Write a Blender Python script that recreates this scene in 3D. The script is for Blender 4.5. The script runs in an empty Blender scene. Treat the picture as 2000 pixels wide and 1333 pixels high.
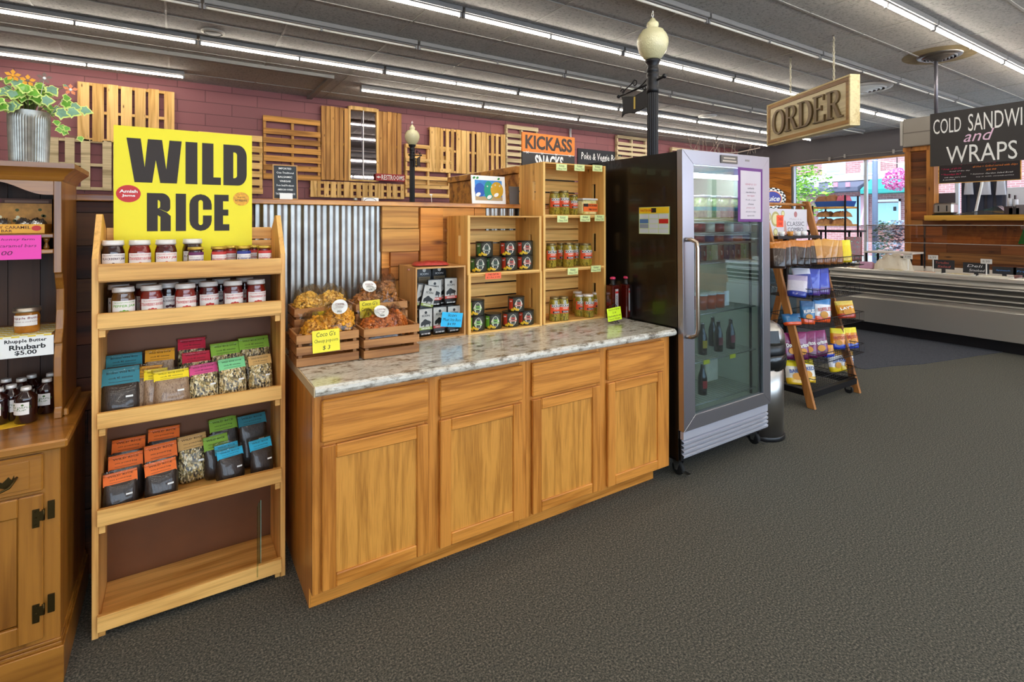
import bpy, bmesh, math, random
from mathutils import Matrix, Vector, noise
random.seed(7)
PI = math.pi
S = bpy.context.scene
COL = S.collection

# ---------------------------------------------------------------- camera, world, sun, exposure
FPX, HZ, EYE, YAW = 1022.0, 435.0, 1.552, math.radians(32.6)
cam_d = bpy.data.cameras.new('camera'); cam = bpy.data.objects.new('camera', cam_d); COL.objects.link(cam)
cam_d.sensor_width = 36.0; cam_d.lens = FPX / 2000 * 36.0
cam_d.shift_y = -(666.5 - HZ) / 2000.0
cam_d.clip_start = 0.05; cam_d.clip_end = 200
cam.location = (0, 0, EYE); cam.rotation_euler = (PI / 2, 0, -YAW)
S.camera = cam
S.view_settings.view_transform = 'Standard'; S.view_settings.look = 'None'
S.view_settings.gamma = 1.0; S.view_settings.use_curve_mapping = False
S.view_settings.exposure = 0.15
W = bpy.data.worlds.new('sky'); S.world = W; W.use_nodes = True
W.node_tree.nodes['Background'].inputs[0].default_value = (0.66, 0.82, 1.0, 1)
W.node_tree.nodes['Background'].inputs[1].default_value = 5.0
sd = bpy.data.lights.new('sun', 'SUN'); sd.energy = 9.0; sd.angle = 0.01; sd.color = (1, .95, .87)
so = bpy.data.objects.new('sun', sd); COL.objects.link(so); so.rotation_euler = (math.radians(35), 0, math.radians(-70))
TUBE = 32.0      # brightness of the lit fluorescent tubes

# ---------------------------------------------------------------- pixel -> place on a real surface
Fw = (math.sin(YAW), math.cos(YAW)); Rw = (math.cos(YAW), -math.sin(YAW))
def ray(u, v):
    a = (u - 1000) / FPX
    return (Fw[0] + Rw[0] * a, Fw[1] + Rw[1] * a, (HZ - v) / FPX)
def onz(u, v, z):
    r = ray(u, v); d = (z - EYE) / r[2]; return Vector((r[0] * d, r[1] * d, z))
def onx(u, v, x):
    r = ray(u, v); d = x / r[0]; return Vector((x, r[1] * d, EYE + r[2] * d))
def ony(u, v, y):
    r = ray(u, v); d = y / r[1]; return Vector((r[0] * d, y, EYE + r[2] * d))
def xu(u, y):
    r = ray(u, 0); return r[0] / r[1] * y
def pix(x, y, z):
    w = x * Fw[0] + y * Fw[1]; r = x * Rw[0] + y * Rw[1]
    return (1000 + FPX * r / w, HZ - (z - EYE) * FPX / w) if w > .05 else (-9999, 0)

# ---------------------------------------------------------------- materials
def lin(h):
    if not isinstance(h, str): return tuple(h)
    h = h.lstrip('#'); o = []
    for i in (0, 2, 4):
        c = int(h[i:i + 2], 16) / 255; o.append(c / 12.92 if c <= .04045 else ((c + .055) / 1.055) ** 2.4)
    return tuple(o)
MC = {}
def base_mat(name):
    m = bpy.data.materials.new(name); m.use_nodes = True
    return m, m.node_tree, m.node_tree.nodes['Principled BSDF']
def mat(name, col='#808080', rough=.5, metal=0., coat=0., emit=0., spec=.5, bump=0., bscale=60., var=0., vscale=8., alpha=1., trans=0.):
    if name in MC: return MC[name]
    m, nt, b = base_mat(name); c = lin(col)
    b.inputs['Base Color'].default_value = (*c, 1); b.inputs['Roughness'].default_value = rough
    b.inputs['Metallic'].default_value = metal; b.inputs['Coat Weight'].default_value = coat
    b.inputs['Coat Roughness'].default_value = .06
    b.inputs['Specular IOR Level'].default_value = spec
    if trans: b.inputs['Transmission Weight'].default_value = trans
    if emit:
        b.inputs['Emission Color'].default_value = (*c, 1); b.inputs['Emission Strength'].default_value = emit
    if var or bump:
        tc = nt.nodes.new('ShaderNodeTexCoord')
    if var:
        n = nt.nodes.new('ShaderNodeTexNoise'); n.inputs['Scale'].default_value = vscale; n.inputs['Detail'].default_value = 4
        nt.links.new(tc.outputs['Object'], n.inputs['Vector'])
        r = nt.nodes.new('ShaderNodeValToRGB'); nt.links.new(n.outputs['Fac'], r.inputs[0])
        r.color_ramp.elements[0].position = .3; r.color_ramp.elements[1].position = .7
        r.color_ramp.elements[0].color = (*[x * (1 - var) for x in c], 1)
        r.color_ramp.elements[1].color = (*[min(1, x * (1 + var)) for x in c], 1)
        nt.links.new(r.outputs[0], b.inputs['Base Color'])
    if bump:
        n = nt.nodes.new('ShaderNodeTexNoise'); n.inputs['Scale'].default_value = bscale; n.inputs['Detail'].default_value = 3
        nt.links.new(tc.outputs['Object'], n.inputs['Vector'])
        bp = nt.nodes.new('ShaderNodeBump'); bp.inputs['Strength'].default_value = bump; bp.inputs['Distance'].default_value = .01
        nt.links.new(n.outputs['Fac'], bp.inputs['Height']); nt.links.new(bp.outputs[0], b.inputs['Normal'])
    MC[name] = m; return m
def wood(name, light, dark, axis='X', sc=1.0, rough=.45, coat=0., island=0., knots=0., alts=()):
    """grain runs along `axis`; island > 0 lets every separate board differ"""
    if name in MC: return MC[name]
    m, nt, b = base_mat(name); N = nt.nodes; L = nt.links
    b.inputs['Roughness'].default_value = rough; b.inputs['Coat Weight'].default_value = coat; b.inputs['Coat Roughness'].default_value = .2
    tc = N.new('ShaderNodeTexCoord'); geo = N.new('ShaderNodeNewGeometry')
    off = N.new('ShaderNodeVectorMath'); off.operation = 'MULTIPLY_ADD'
    comb = N.new('ShaderNodeCombineXYZ')
    for i in range(3): L.new(geo.outputs['Random Per Island'], comb.inputs[i])
    L.new(comb.outputs[0], off.inputs[0]); off.inputs[1].default_value = (13, 7, 17) ; L.new(tc.outputs['Object'], off.inputs[2])
    mp = N.new('ShaderNodeMapping'); s = {'X': (1.3, 16, 16), 'Y': (16, 1.3, 16), 'Z': (16, 16, 1.3)}[axis]
    mp.inputs['Scale'].default_value = [q * sc for q in s]; L.new(off.outputs[0], mp.inputs[0])
    n1 = N.new('ShaderNodeTexNoise'); n1.inputs['Scale'].default_value = .32; n1.inputs['Detail'].default_value = 3
    n1.inputs['Roughness'].default_value = .5; n1.inputs['Distortion'].default_value = .25; L.new(mp.outputs[0], n1.inputs['Vector'])
    ml = N.new('ShaderNodeMath'); ml.operation = 'MULTIPLY'; ml.inputs[1].default_value = 9.0; L.new(n1.outputs['Fac'], ml.inputs[0])
    pp = N.new('ShaderNodeMath'); pp.operation = 'PINGPONG'; pp.inputs[1].default_value = 1.0; L.new(ml.outputs[0], pp.inputs[0])
    mp2 = N.new('ShaderNodeMapping'); mp2.inputs['Scale'].default_value = [q * sc * (6 if q > 5 else 3) for q in s]; L.new(off.outputs[0], mp2.inputs[0])
    n2 = N.new('ShaderNodeTexNoise'); n2.inputs['Scale'].default_value = 1.0; n2.inputs['Detail'].default_value = 4; L.new(mp2.outputs[0], n2.inputs['Vector'])
    r = N.new('ShaderNodeValToRGB'); cr = r.color_ramp
    av = N.new('ShaderNodeMix'); av.data_type = 'FLOAT'; av.inputs[0].default_value = .45; L.new(pp.outputs[0], av.inputs[2]); L.new(n2.outputs['Fac'], av.inputs[3]); L.new(av.outputs[0], r.inputs[0])
    cr.elements[0].position = .16; cr.elements[1].position = .62
    cr.elements[0].color = (*lin(dark), 1); cr.elements[1].color = (*lin(light), 1)
    mx = N.new('ShaderNodeMix'); mx.data_type = 'RGBA'; mx.blend_type = 'MULTIPLY'; mx.inputs[0].default_value = .3
    L.new(r.outputs[0], mx.inputs[6])
    r2 = N.new('ShaderNodeValToRGB'); r2.color_ramp.elements[0].position = .35; r2.color_ramp.elements[1].position = .55
    r2.color_ramp.elements[0].color = (.6, .5, .4, 1); r2.color_ramp.elements[1].color = (1, 1, 1, 1)
    L.new(n2.outputs['Fac'], r2.inputs[0]); L.new(r2.outputs[0], mx.inputs[7])
    out = mx.outputs[2]
    if alts:
        r3 = N.new('ShaderNodeValToRGB'); r3.color_ramp.interpolation = 'CONSTANT'
        L.new(geo.outputs['Random Per Island'], r3.inputs[0]); e = r3.color_ramp.elements
        while len(e) < len(alts): e.new(.5)
        for i, a in enumerate(alts): e[i].position = i / len(alts); e[i].color = (*lin(a), 1)
        m3 = N.new('ShaderNodeMix'); m3.data_type = 'RGBA'; m3.blend_type = 'MULTIPLY'; m3.inputs[0].default_value = 1
        L.new(out, m3.inputs[6]); L.new(r3.outputs[0], m3.inputs[7]); out = m3.outputs[2]
    if island:
        hs = N.new('ShaderNodeHueSaturation'); mr = N.new('ShaderNodeMapRange')
        mr.inputs[3].default_value = 1 - island; mr.inputs[4].default_value = 1 + island
        L.new(geo.outputs['Random Per Island'], mr.inputs[0]); L.new(mr.outputs[0], hs.inputs['Value']); L.new(out, hs.inputs['Color']); out = hs.outputs[0]
    if knots:
        mk = N.new('ShaderNodeMapping'); k = {'X': (3, 9, 9), 'Y': (9, 3, 9), 'Z': (9, 9, 3)}[axis]
        mk.inputs['Scale'].default_value = k; L.new(off.outputs[0], mk.inputs[0])
        vo = N.new('ShaderNodeTexVoronoi'); vo.inputs['Scale'].default_value = 1; L.new(mk.outputs[0], vo.inputs['Vector'])
        rk = N.new('ShaderNodeValToRGB'); rk.color_ramp.elements[0].position = .04; rk.color_ramp.elements[1].position = .16 * knots + .05
        rk.color_ramp.elements[0].color = (.12, .06, .03, 1); rk.color_ramp.elements[1].color = (1, 1, 1, 1)
        L.new(vo.outputs['Distance'], rk.inputs[0])
        m4 = N.new('ShaderNodeMix'); m4.data_type = 'RGBA'; m4.blend_type = 'MULTIPLY'; m4.inputs[0].default_value = .85
        L.new(out, m4.inputs[6]); L.new(rk.outputs[0], m4.inputs[7]); out = m4.outputs[2]
    L.new(out, b.inputs['Base Color'])
    bp = N.new('ShaderNodeBump'); bp.inputs['Strength'].default_value = .25; bp.inputs['Distance'].default_value = .002
    L.new(n2.outputs['Fac'], bp.inputs['Height']); L.new(bp.outputs[0], b.inputs['Normal'])
    MC[name] = m; return m
def speck(name, cols, scale, rough=.8, bump=.3, stretch=(1, 1, 1), coat=0., metal=0., dist=.004, tex='noise', pos=None):
    """multi-colour speckle (carpet, laminate, grain, rice)"""
    if name in MC: return MC[name]
    m, nt, b = base_mat(name); N = nt.nodes; L = nt.links
    b.inputs['Roughness'].default_value = rough; b.inputs['Coat Weight'].default_value = coat; b.inputs['Metallic'].default_value = metal
    b.inputs['Coat Roughness'].default_value = .08
    tc = N.new('ShaderNodeTexCoord'); mp = N.new('ShaderNodeMapping'); mp.inputs['Scale'].default_value = stretch
    L.new(tc.outputs['Object'], mp.inputs[0])
    if tex == 'noise':
        n = N.new('ShaderNodeTexNoise'); n.inputs['Scale'].default_value = scale; n.inputs['Detail'].default_value = 5; n.inputs['Roughness'].default_value = .7; o = n.outputs['Fac']; h = o
        L.new(mp.outputs[0], n.inputs['Vector'])
    else:
        n = N.new('ShaderNodeTexVoronoi'); n.inputs['Scale'].default_value = scale; L.new(mp.outputs[0], n.inputs['Vector'])
        se = N.new('ShaderNodeSeparateColor'); L.new(n.outputs['Color'], se.inputs[0]); o = se.outputs[0]; h = n.outputs['Distance']
    r = N.new('ShaderNodeValToRGB'); e = r.color_ramp.elements
    while len(e) < len(cols): e.new(.5)
    for i, c in enumerate(cols):
        e[i].position = pos[i] if pos else ((.3 + .4 * i / max(1, len(cols) - 1)) if tex == 'noise' else i / len(cols)); e[i].color = (*lin(c), 1)
    if tex != 'noise': r.color_ramp.interpolation = 'CONSTANT'
    L.new(o, r.inputs[0]); L.new(r.outputs[0], b.inputs['Base Color'])
    bp = N.new('ShaderNodeBump'); bp.inputs['Strength'].default_value = bump; bp.inputs['Distance'].default_value = dist
    L.new(h, bp.inputs['Height']); L.new(bp.outputs[0], b.inputs['Normal'])
    MC[name] = m; return m
def glass(name, tint='#ffffff', refl=.12, rough=.0, tr=.95):
    if name in MC: return MC[name]
    m = bpy.data.materials.new(name); m.use_nodes = True; nt = m.node_tree; nt.nodes.clear(); N = nt.nodes; L = nt.links
    o = N.new('ShaderNodeOutputMaterial'); mx = N.new('ShaderNodeMixShader'); t = N.new('ShaderNodeBsdfTransparent'); g = N.new('ShaderNodeBsdfGlossy')
    t.inputs[0].default_value = (*[c * tr for c in lin(tint)], 1); g.inputs['Roughness'].default_value = rough
    lw = N.new('ShaderNodeLayerWeight'); lw.inputs[0].default_value = .35
    mr = N.new('ShaderNodeMapRange'); mr.inputs[3].default_value = refl * .5; mr.inputs[4].default_value = min(1, refl * 4)
    L.new(lw.outputs['Fresnel'], mr.inputs[0]); L.new(mr.outputs[0], mx.inputs[0])
    L.new(t.outputs[0], mx.inputs[1]); L.new(g.outputs[0], mx.inputs[2]); L.new(mx.outputs[0], o.inputs[0])
    MC[name] = m; return m

# ---------------------------------------------------------------- text cache
TXT = {}
def glyphs(s, bold=0., ext=0., shear=0., space=1.):
    k = (s, bold, ext, shear, space)
    if k in TXT: return TXT[k]
    c = bpy.data.curves.new('t', 'FONT'); c.body = s; c.size = 1; c.offset = bold; c.extrude = ext; c.resolution_u = 3 if len(s) < 9 else 1
    c.shear = shear; c.space_character = space
    o = bpy.data.objects.new('t', c); COL.objects.link(o)
    me = bpy.data.meshes.new_from_object(o.evaluated_get(bpy.context.evaluated_depsgraph_get()))
    v = [tuple(p.co) for p in me.vertices]; f = [tuple(p.vertices) for p in me.polygons]
    bpy.data.objects.remove(o); bpy.data.curves.remove(c); bpy.data.meshes.remove(me)
    if not v: v = [(0, 0, 0)]
    x0 = min(p[0] for p in v); x1 = max(p[0] for p in v); y0 = min(p[1] for p in v); y1 = max(p[1] for p in v)
    TXT[k] = (v, f, x0, x1, y0, y1); return TXT[k]

# ---------------------------------------------------------------- mesh builder
class MB:
    def __init__(s): s.v = []; s.f = []; s.m = []; s.sm = []
    def add(s, vs, fs, mi=0, M=None, smooth=False):
        n = len(s.v)
        for p in vs:
            p = Vector(p); s.v.append(tuple(M @ p) if M else tuple(p))
        for q in fs: s.f.append(tuple(i + n for i in q)); s.m.append(mi); s.sm.append(smooth)
        return s
    def box(s, x0, y0, z0, x1, y1, z1, mi=0, M=None):
        vs = [(x, y, z) for z in (z0, z1) for y in (y0, y1) for x in (x0, x1)]
        return s.add(vs, [(0, 2, 3, 1), (4, 5, 7, 6), (0, 1, 5, 4), (2, 6, 7, 3), (0, 4, 6, 2), (1, 3, 7, 5)], mi, M)
    def bar(s, p, q, w, h, mi=0, up=(0, 0, 1)):
        p = Vector(p); q = Vector(q); d = (q - p); L = d.length; d.normalize(); u = Vector(up)
        if abs(d.dot(u)) > .98: u = Vector((0, 1, 0))
        sx = d.cross(u).normalized(); sy = sx.cross(d).normalized()
        M = Matrix(((sx.x, sy.x, d.x, p.x), (sx.y, sy.y, d.y, p.y), (sx.z, sy.z, d.z, p.z), (0, 0, 0, 1)))
        return s.box(-w / 2, -h / 2, 0, w / 2, h / 2, L, mi, M)
    def prism(s, poly, z0, z1, mi=0, M=None):
        n = len(poly); vs = [(x, y, z0) for x, y in poly] + [(x, y, z1) for x, y in poly]
        fs = [tuple(range(n - 1, -1, -1)), tuple(range(n, 2 * n))] + [(i, (i + 1) % n, n + (i + 1) % n, n + i) for i in range(n)]
        return s.add(vs, fs, mi, M)
    def lathe(s, prof, seg=20, mi=0, M=None, smooth=True, cap=True):
        vs = []; fs = []; n = len(prof)
        for r, z in prof:
            for k in range(seg):
                a = 2 * PI * k / seg; vs.append((r * math.cos(a), r * math.sin(a), z))
        for i in range(n - 1):
            for k in range(seg):
                k2 = (k + 1) % seg; fs.append((i * seg + k, i * seg + k2, (i + 1) * seg + k2, (i + 1) * seg + k))
        s.add(vs, fs, mi, M, smooth)
        if cap:
            c = len(s.v) - n * seg
            s.f.append(tuple(c + k for k in range(seg - 1, -1, -1))); s.m.append(mi); s.sm.append(False)
            s.f.append(tuple(c + (n - 1) * seg + k for k in range(seg))); s.m.append(mi); s.sm.append(False)
        return s
    def cyl(s, r, z0, z1, seg=20, mi=0, M=None): return s.lathe([(r, z0), (r, z1)], seg, mi, M)
    def tube(s, pts, r, seg=8, mi=0, closed=False, M=None):
        pts = [Vector(p) for p in pts]; n = len(pts); vs = []; fs = []
        T = []
        for i in range(n):
            a = pts[(i - 1) % n] if (closed or i) else pts[0]; b = pts[(i + 1) % n] if (closed or i < n - 1) else pts[-1]
            T.append((b - a).normalized())
        u = Vector((0, 0, 1)) if abs(T[0].z) < .9 else Vector((1, 0, 0)); nr = (u - T[0] * u.dot(T[0])).normalized()
        for i in range(n):
            nr = (nr - T[i] * nr.dot(T[i])).normalized(); bn = T[i].cross(nr)
            rr = r[i] if isinstance(r, (list, tuple)) else r
            for k in range(seg):
                a = 2 * PI * k / seg; vs.append(pts[i] + nr * (rr * math.cos(a)) + bn * (rr * math.sin(a)))
        for i in range(n if closed else n - 1):
            j = (i + 1) % n
            for k in range(seg): k2 = (k + 1) % seg; fs.append((i * seg + k, i * seg + k2, j * seg + k2, j * seg + k))
        if not closed: fs += [tuple(range(seg - 1, -1, -1)), tuple((n - 1) * seg + k for k in range(seg))]
        return s.add(vs, fs, mi, M, True)
    def text(s, t, M, w=None, h=None, mi=0, bold=0., ext=0., shear=0., cyl=None, lift=.0006, size=None, align='C', space=1.):
        v, f, x0, x1, y0, y1 = glyphs(t, bold, ext, shear, space)
        W_, H_ = max(1e-6, x1 - x0), max(1e-6, y1 - y0)
        if size: kx = ky = size
        else:
            kx = w / W_ if w else None; ky = h / H_ if h else None
            if kx is None: kx = ky
            if ky is None: ky = kx
        cx = (x0 + x1) / 2 if align == 'C' else (x0 if align == 'L' else x1); cy = (y0 + y1) / 2
        o = []
        for x, y, z in v:
            X = (x - cx) * kx; Y = (y - cy) * ky; Z = z * (kx + ky) / 2 + lift
            if cyl: a = X / cyl; o.append(((cyl + Z) * math.sin(a), Y, (cyl + Z) * math.cos(a)))
            else: o.append((X, Y, Z))
        return s.add(o, f, mi, M)
    def patch(s, w, h, M, mi=0, cyl=None, lift=.0003, seg=10):
        """printed label / flat card face, optionally wrapped round a cylinder"""
        vs = []; fs = []
        n = seg if cyl else 1
        for i in range(n + 1):
            X = -w / 2 + w * i / n
            for Y in (-h / 2, h / 2):
                if cyl: a = X / cyl; vs.append(((cyl + lift) * math.sin(a), Y, (cyl + lift) * math.cos(a)))
                else: vs.append((X, Y, lift))
        for i in range(n): fs.append((2 * i, 2 * i + 2, 2 * i + 3, 2 * i + 1))
        return s.add(vs, fs, mi, M, bool(cyl))
    def disc(s, rx, ry, M, mi=0, seg=24, lift=.0005, cyl=None):
        vs = [(rx * math.cos(2 * PI * k / seg), ry * math.sin(2 * PI * k / seg), lift) for k in range(seg)]
        if cyl: vs = [((cyl + lift) * math.sin(x / cyl), y, (cyl + lift) * math.cos(x / cyl)) for x, y, z in vs]
        return s.add(vs, [tuple(range(seg))], mi, M)
    def build(s, name, mats, parent=None, bev=0., loc=None):
        me = bpy.data.meshes.new(name); me.from_pydata(s.v, [], s.f)
        for m in (mats if isinstance(mats, (list, tuple)) else [mats]): me.materials.append(m)
        me.polygons.foreach_set('material_index', s.m); me.polygons.foreach_set('use_smooth', s.sm)
        if bev:
            bm = bmesh.new(); bm.from_mesh(me); bm.normal_update()
            ed = [e for e in bm.edges if len(e.link_faces) == 2 and e.calc_face_angle(0) > .6]
            bmesh.ops.bevel(bm, geom=ed, offset=bev, segments=1, affect='EDGES', clamp_overlap=True)
            bm.to_mesh(me); bm.free()
        me.update(); o = bpy.data.objects.new(name, me); COL.objects.link(o)
        if parent: o.parent = parent
        if loc: o.location = loc
        return o
def T(x, y, z): return Matrix.Translation((x, y, z))
def RX(a): return Matrix.Rotation(math.radians(a), 4, 'X')
def RY(a): return Matrix.Rotation(math.radians(a), 4, 'Y')
def RZ(a): return Matrix.Rotation(math.radians(a), 4, 'Z')
def FY(x, y, z, rz=0, tilt=0, roll=0):
    """frame for writing: local x right, local y up, facing -Y (rz turns it, tilt leans it back)"""
    return T(x, y, z) @ RZ(rz) @ RX(90 - tilt) @ RZ(roll)
def tag(o, label, cat, group=None):
    o['label'] = label; o['category'] = cat
    if group: o['group'] = group
    return o
def thing(name, label, cat, loc=(0, 0, 0), rz=0, group=None):
    o = bpy.data.objects.new(name, None); o.empty_display_size = .05; COL.objects.link(o)
    o.location = loc; o.rotation_euler = (0, 0, math.radians(rz)); return tag(o, label, cat, group)
def dup(root, loc, rz=0, label=None, group=None, rot=None, scale=None):
    r = root.copy(); COL.objects.link(r); r.location = loc; r.rotation_euler = rot or (0, 0, math.radians(rz))
    if scale: r.scale = scale
    if label: r['label'] = label
    if group: r['group'] = group
    for ch in list(root.children):
        c = ch.copy(); COL.objects.link(c); c.parent = r
        for g in list(ch.children):
            d = g.copy(); COL.objects.link(d); d.parent = c
    return r
PROTO = {}
def inst(key, fn, loc, rz=0, label='', group=None, rot=None):
    if key in PROTO: r = dup(PROTO[key], loc, rz, label, group, rot)
    else:
        r = fn(); PROTO[key] = r; r.location = loc; r.rotation_euler = rot or (0, 0, math.radians(rz)); r['label'] = label
        if group: r['group'] = group
    if not group and 'group' in r: del r['group']
    return r
def struct(name, mb, mats, bev=0.):
    o = mb.build(name, mats, None, bev); o['kind'] = 'structure'; return o
ORD = ['first', 'second', 'third', 'fourth', 'fifth', 'sixth', 'seventh', 'eighth', 'ninth', 'tenth', 'eleventh', 'twelfth']

# ---------------------------------------------------------------- palette
WH = mat('white_paper', '#f2f0ea', .6); BK = mat('black_ink', '#15120f', .6); RED = mat('red_ink', '#c8201c', .5)
PINE = wood('pine', '#efb866', '#c98a3c', 'X', 1, .5, island=.08, knots=.5)
PINEZ = wood('pine_upright', '#eab263', '#c07e34', 'Z', 1, .5, island=.08, knots=.5)
OAK = wood('honey_oak', '#d88e3a', '#ac6820', 'X', 1.6, .35, .3, island=.05)
OAKZ = wood('honey_oak_upright', '#d28938', '#a8641e', 'Z', 1.6, .35, .3, island=.07)
MAPLE = wood('maple_stain', '#a86e28', '#7c4a12', 'X', .8, .32, .35)
MAPLEZ = wood('maple_stain_upright', '#a86e28', '#7c4a12', 'Z', .8, .32, .35)
DARKB = wood('dark_backboard', '#4a2a12', '#2c1708', 'Z', .6, .6)
PALLET = wood('pallet_pine', '#f0c27a', '#c8964c', 'X', .6, .75, island=.14, knots=.4)
PALLETZ = wood('pallet_pine_upright', '#f0c27a', '#c8964c', 'Z', .6, .75, island=.14, knots=.4)
PALD = wood('pallet_brown', '#d89a4a', '#94602a', 'X', .6, .75, island=.15, knots=.4)
PALDZ = wood('pallet_brown_upright', '#cf9650', '#9a6630', 'Z', .6, .75, island=.12, knots=.4)
PALG = wood('pallet_grey', '#d8c39a', '#a08a64', 'X', .6, .8, island=.1)
CRATEW = wood('crate_pine', '#f0be6a', '#cc9242', 'X', .7, .55, island=.1, knots=.3)
CRATEZ = wood('crate_pine_end', '#ecb864', '#c68c3e', 'Z', .7, .55, island=.06, knots=.3)
CRATEB = wood('crate_brown', '#b88048', '#805024', 'X', 1, .6, island=.12, knots=.3)
BURNT = wood('burnt_pine', '#e09a40', '#8a4a14', 'X', .8, .4, .3, knots=1.2)
RECL = wood('reclaimed_boards', '#eaa850', '#a86a28', 'X', .7, .6, island=.2, knots=.9, alts=('#ffffff', '#dcc0a0', '#fff4e0', '#c8a888', '#f0dcc0'))
STEEL = mat('brushed_steel', '#b9b6b2', .32, 1., bump=.03, bscale=300)
STEELD = mat('dull_steel', '#8d8a86', .38, 1.)
CHROME = mat('chrome', '#d8d8d8', .12, 1.)
GALV = mat('galvanised', '#9c9a92', .42, .9, var=.25, vscale=30)
BLACKM = mat('black_metal', '#17161a', .4, .3); BLACKP = mat('black_plastic', '#141316', .35); RUB = mat('rubber', '#0c0c0d', .7)

# ================================================================ THE ROOM
CEIL = 3.91; BACKY = 10.3; FRX = 15.25
CARPET = speck('carpet', ['#0b0b0a', '#3c3c36', '#5e5b50', '#9c8c7e'], 130, .95, .3, dist=.004, pos=[.3, .45, .56, .72])
fl = MB(); fl.box(-4, -5, -.1, FRX + .1, BACKY + .1, 0); struct('floor', fl, CARPET)
CEILM = speck('ceiling_tile', ['#5a5652', '#a5a19b', '#b4b0aa', '#bdb9b3'], 38, .95, .25, pos=[.28, .42, .5, .75])
ce = MB(); ce.box(-4, -5, CEIL, FRX + .1, BACKY + .1, CEIL + .1); struct('ceiling', ce, CEILM)
g = MB()
for k in range(-6, 10):
    x = 3.539 + 1.216 * k
    if x > -4: g.box(x - .012, -5, CEIL - .006, x + .012, BACKY, CEIL + .002)
for k in range(-6, 6):
    y = 3.15 + 1.318 * k; g.box(-4, y - .012, CEIL - .008, FRX, y + .012, CEIL + .002)
struct('trim_1', g, mat('grid_bar', '#aaa69f', .6))
g = MB()
g.box(-4, 8.60, CEIL - .05, 2.12, 8.68, CEIL, 0); g.box(2.04, 8.68, CEIL - .05, 2.12, BACKY, CEIL, 0)
struct('trim_2', g, mat('hatch_frame', '#8b8782', .6))

def block_mat(name, c1, c2, mortar, bw, bh, axis):
    m, nt, b = base_mat(name); N = nt.nodes; L = nt.links; b.inputs['Roughness'].default_value = .6
    tc = N.new('ShaderNodeTexCoord'); sp = N.new('ShaderNodeSeparateXYZ'); cb = N.new('ShaderNodeCombineXYZ'); L.new(tc.outputs['Object'], sp.inputs[0])
    L.new(sp.outputs['X' if axis == 'X' else 'Y'], cb.inputs[0]); L.new(sp.outputs['Z'], cb.inputs[1])
    br = N.new('ShaderNodeTexBrick'); br.inputs['Scale'].default_value = 1; br.inputs['Brick Width'].default_value = bw; br.inputs['Row Height'].default_value = bh
    br.inputs['Mortar Size'].default_value = .006; br.inputs['Color1'].default_value = (*lin(c1), 1); br.inputs['Color2'].default_value = (*lin(c2), 1); br.inputs['Mortar'].default_value = (*lin(mortar), 1)
    br.offset = .5; L.new(cb.outputs[0], br.inputs['Vector']); L.new(br.outputs['Color'], b.inputs['Base Color'])
    bp = N.new('ShaderNodeBump'); bp.inputs['Strength'].default_value = .5; bp.inputs['Distance'].default_value = .006; bp.invert = True
    L.new(br.outputs['Fac'], bp.inputs['Height']); L.new(bp.outputs[0], b.inputs['Normal']); return m
wb = MB(); wb.box(-4, BACKY, 0, FRX, BACKY + .15, CEIL); struct('wall_back', wb, block_mat('maroon_block', '#925658', '#885052', '#683a3c', .8, .2, 'X'))
# storefront wall with its windows
HD = mat('header_paint', '#5e5a5c', .6, bump=.1, bscale=20)
wr = MB(); wr.box(FRX, -5, 3.24, FRX + .2, BACKY, CEIL); wr.box(FRX, -5, 0, FRX + .2, 8.52, .45)
wr.box(FRX, 8.52, 0, FRX + .2, BACKY, 3.24)
wl = MB(); wl.box(-4.15, -5, 0, -4, BACKY + .15, CEIL); struct('wall_left', wl, mat('cream_wall', '#a89c8c', .8))
wl = MB(); wl.box(-4, -5.15, 3.3, FRX, -5, CEIL); wl.box(-4, -5.15, 0, FRX, -5, .4); wl.box(-4, -5.15, .4, -3.2, -5, 3.3)
for k in range(7): wl.box(-3.2 + 2.6 * (k + 1), -5.15, .4, -3.0 + 2.6 * (k + 1), -5, 3.3)
struct('wall_front', wl, mat('cream_wall', '#a89c8c'))
struct('wall_right', wr, HD)
dg = MB()
for i in range(-3, 18):       # diagonal boards beside the window
    z = i * .2
    poly = [(8.56, z), (BACKY, z + 1.74), (BACKY, z + 1.74 + .192), (8.56, z + .192)]
    poly = [(a, max(0, min(3.24, b))) for a, b in poly]
    if max(p[1] for p in poly) - min(p[1] for p in poly) > .05:
        dg.prism(poly, FRX - .03, FRX, 0, Matrix(((0, 0, 1, 0), (1, 0, 0, 0), (0, 1, 0, 0), (0, 0, 0, 1))))
struct('trim_3', dg, wood('diagonal_boards', '#d98c34', '#9c5a18', 'Y', .5, .5, island=.12))
FRM = mat('window_frame', '#d8dde2', .4); PANE = glass('window_glass', '#f4fbff', .04)
for i, (ya, yb) in enumerate([(6.60, 8.52), (4.68, 6.60), (2.76, 4.68), (.84, 2.76), (-1.08, .84), (-3.0, -1.08)]):
    w = MB(); f_ = .035
    w.box(FRX + .02, ya, .45, FRX + .1, ya + f_, 3.24); w.box(FRX + .02, yb - f_, .45, FRX + .1, yb, 3.24)
    w.box(FRX + .02, ya + f_, .45, FRX + .1, yb - f_, .45 + f_); w.box(FRX + .02, ya + f_, 3.24 - f_, FRX + .1, yb - f_, 3.24)
    o = struct('window_%d' % (i + 1), w, FRM)
    p = MB(); p.box(FRX + .05, ya + f_, .45 + f_, FRX + .06, yb - f_, 3.24 - f_); p.build('pane', PANE, o)
t4 = MB(); t4.box(FRX - .06, -5, 3.2, FRX, 8.56, 3.25); struct('trim_4', t4, wood('head_trim', '#c98a44', '#8a5822', 'Y', 1))
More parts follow.
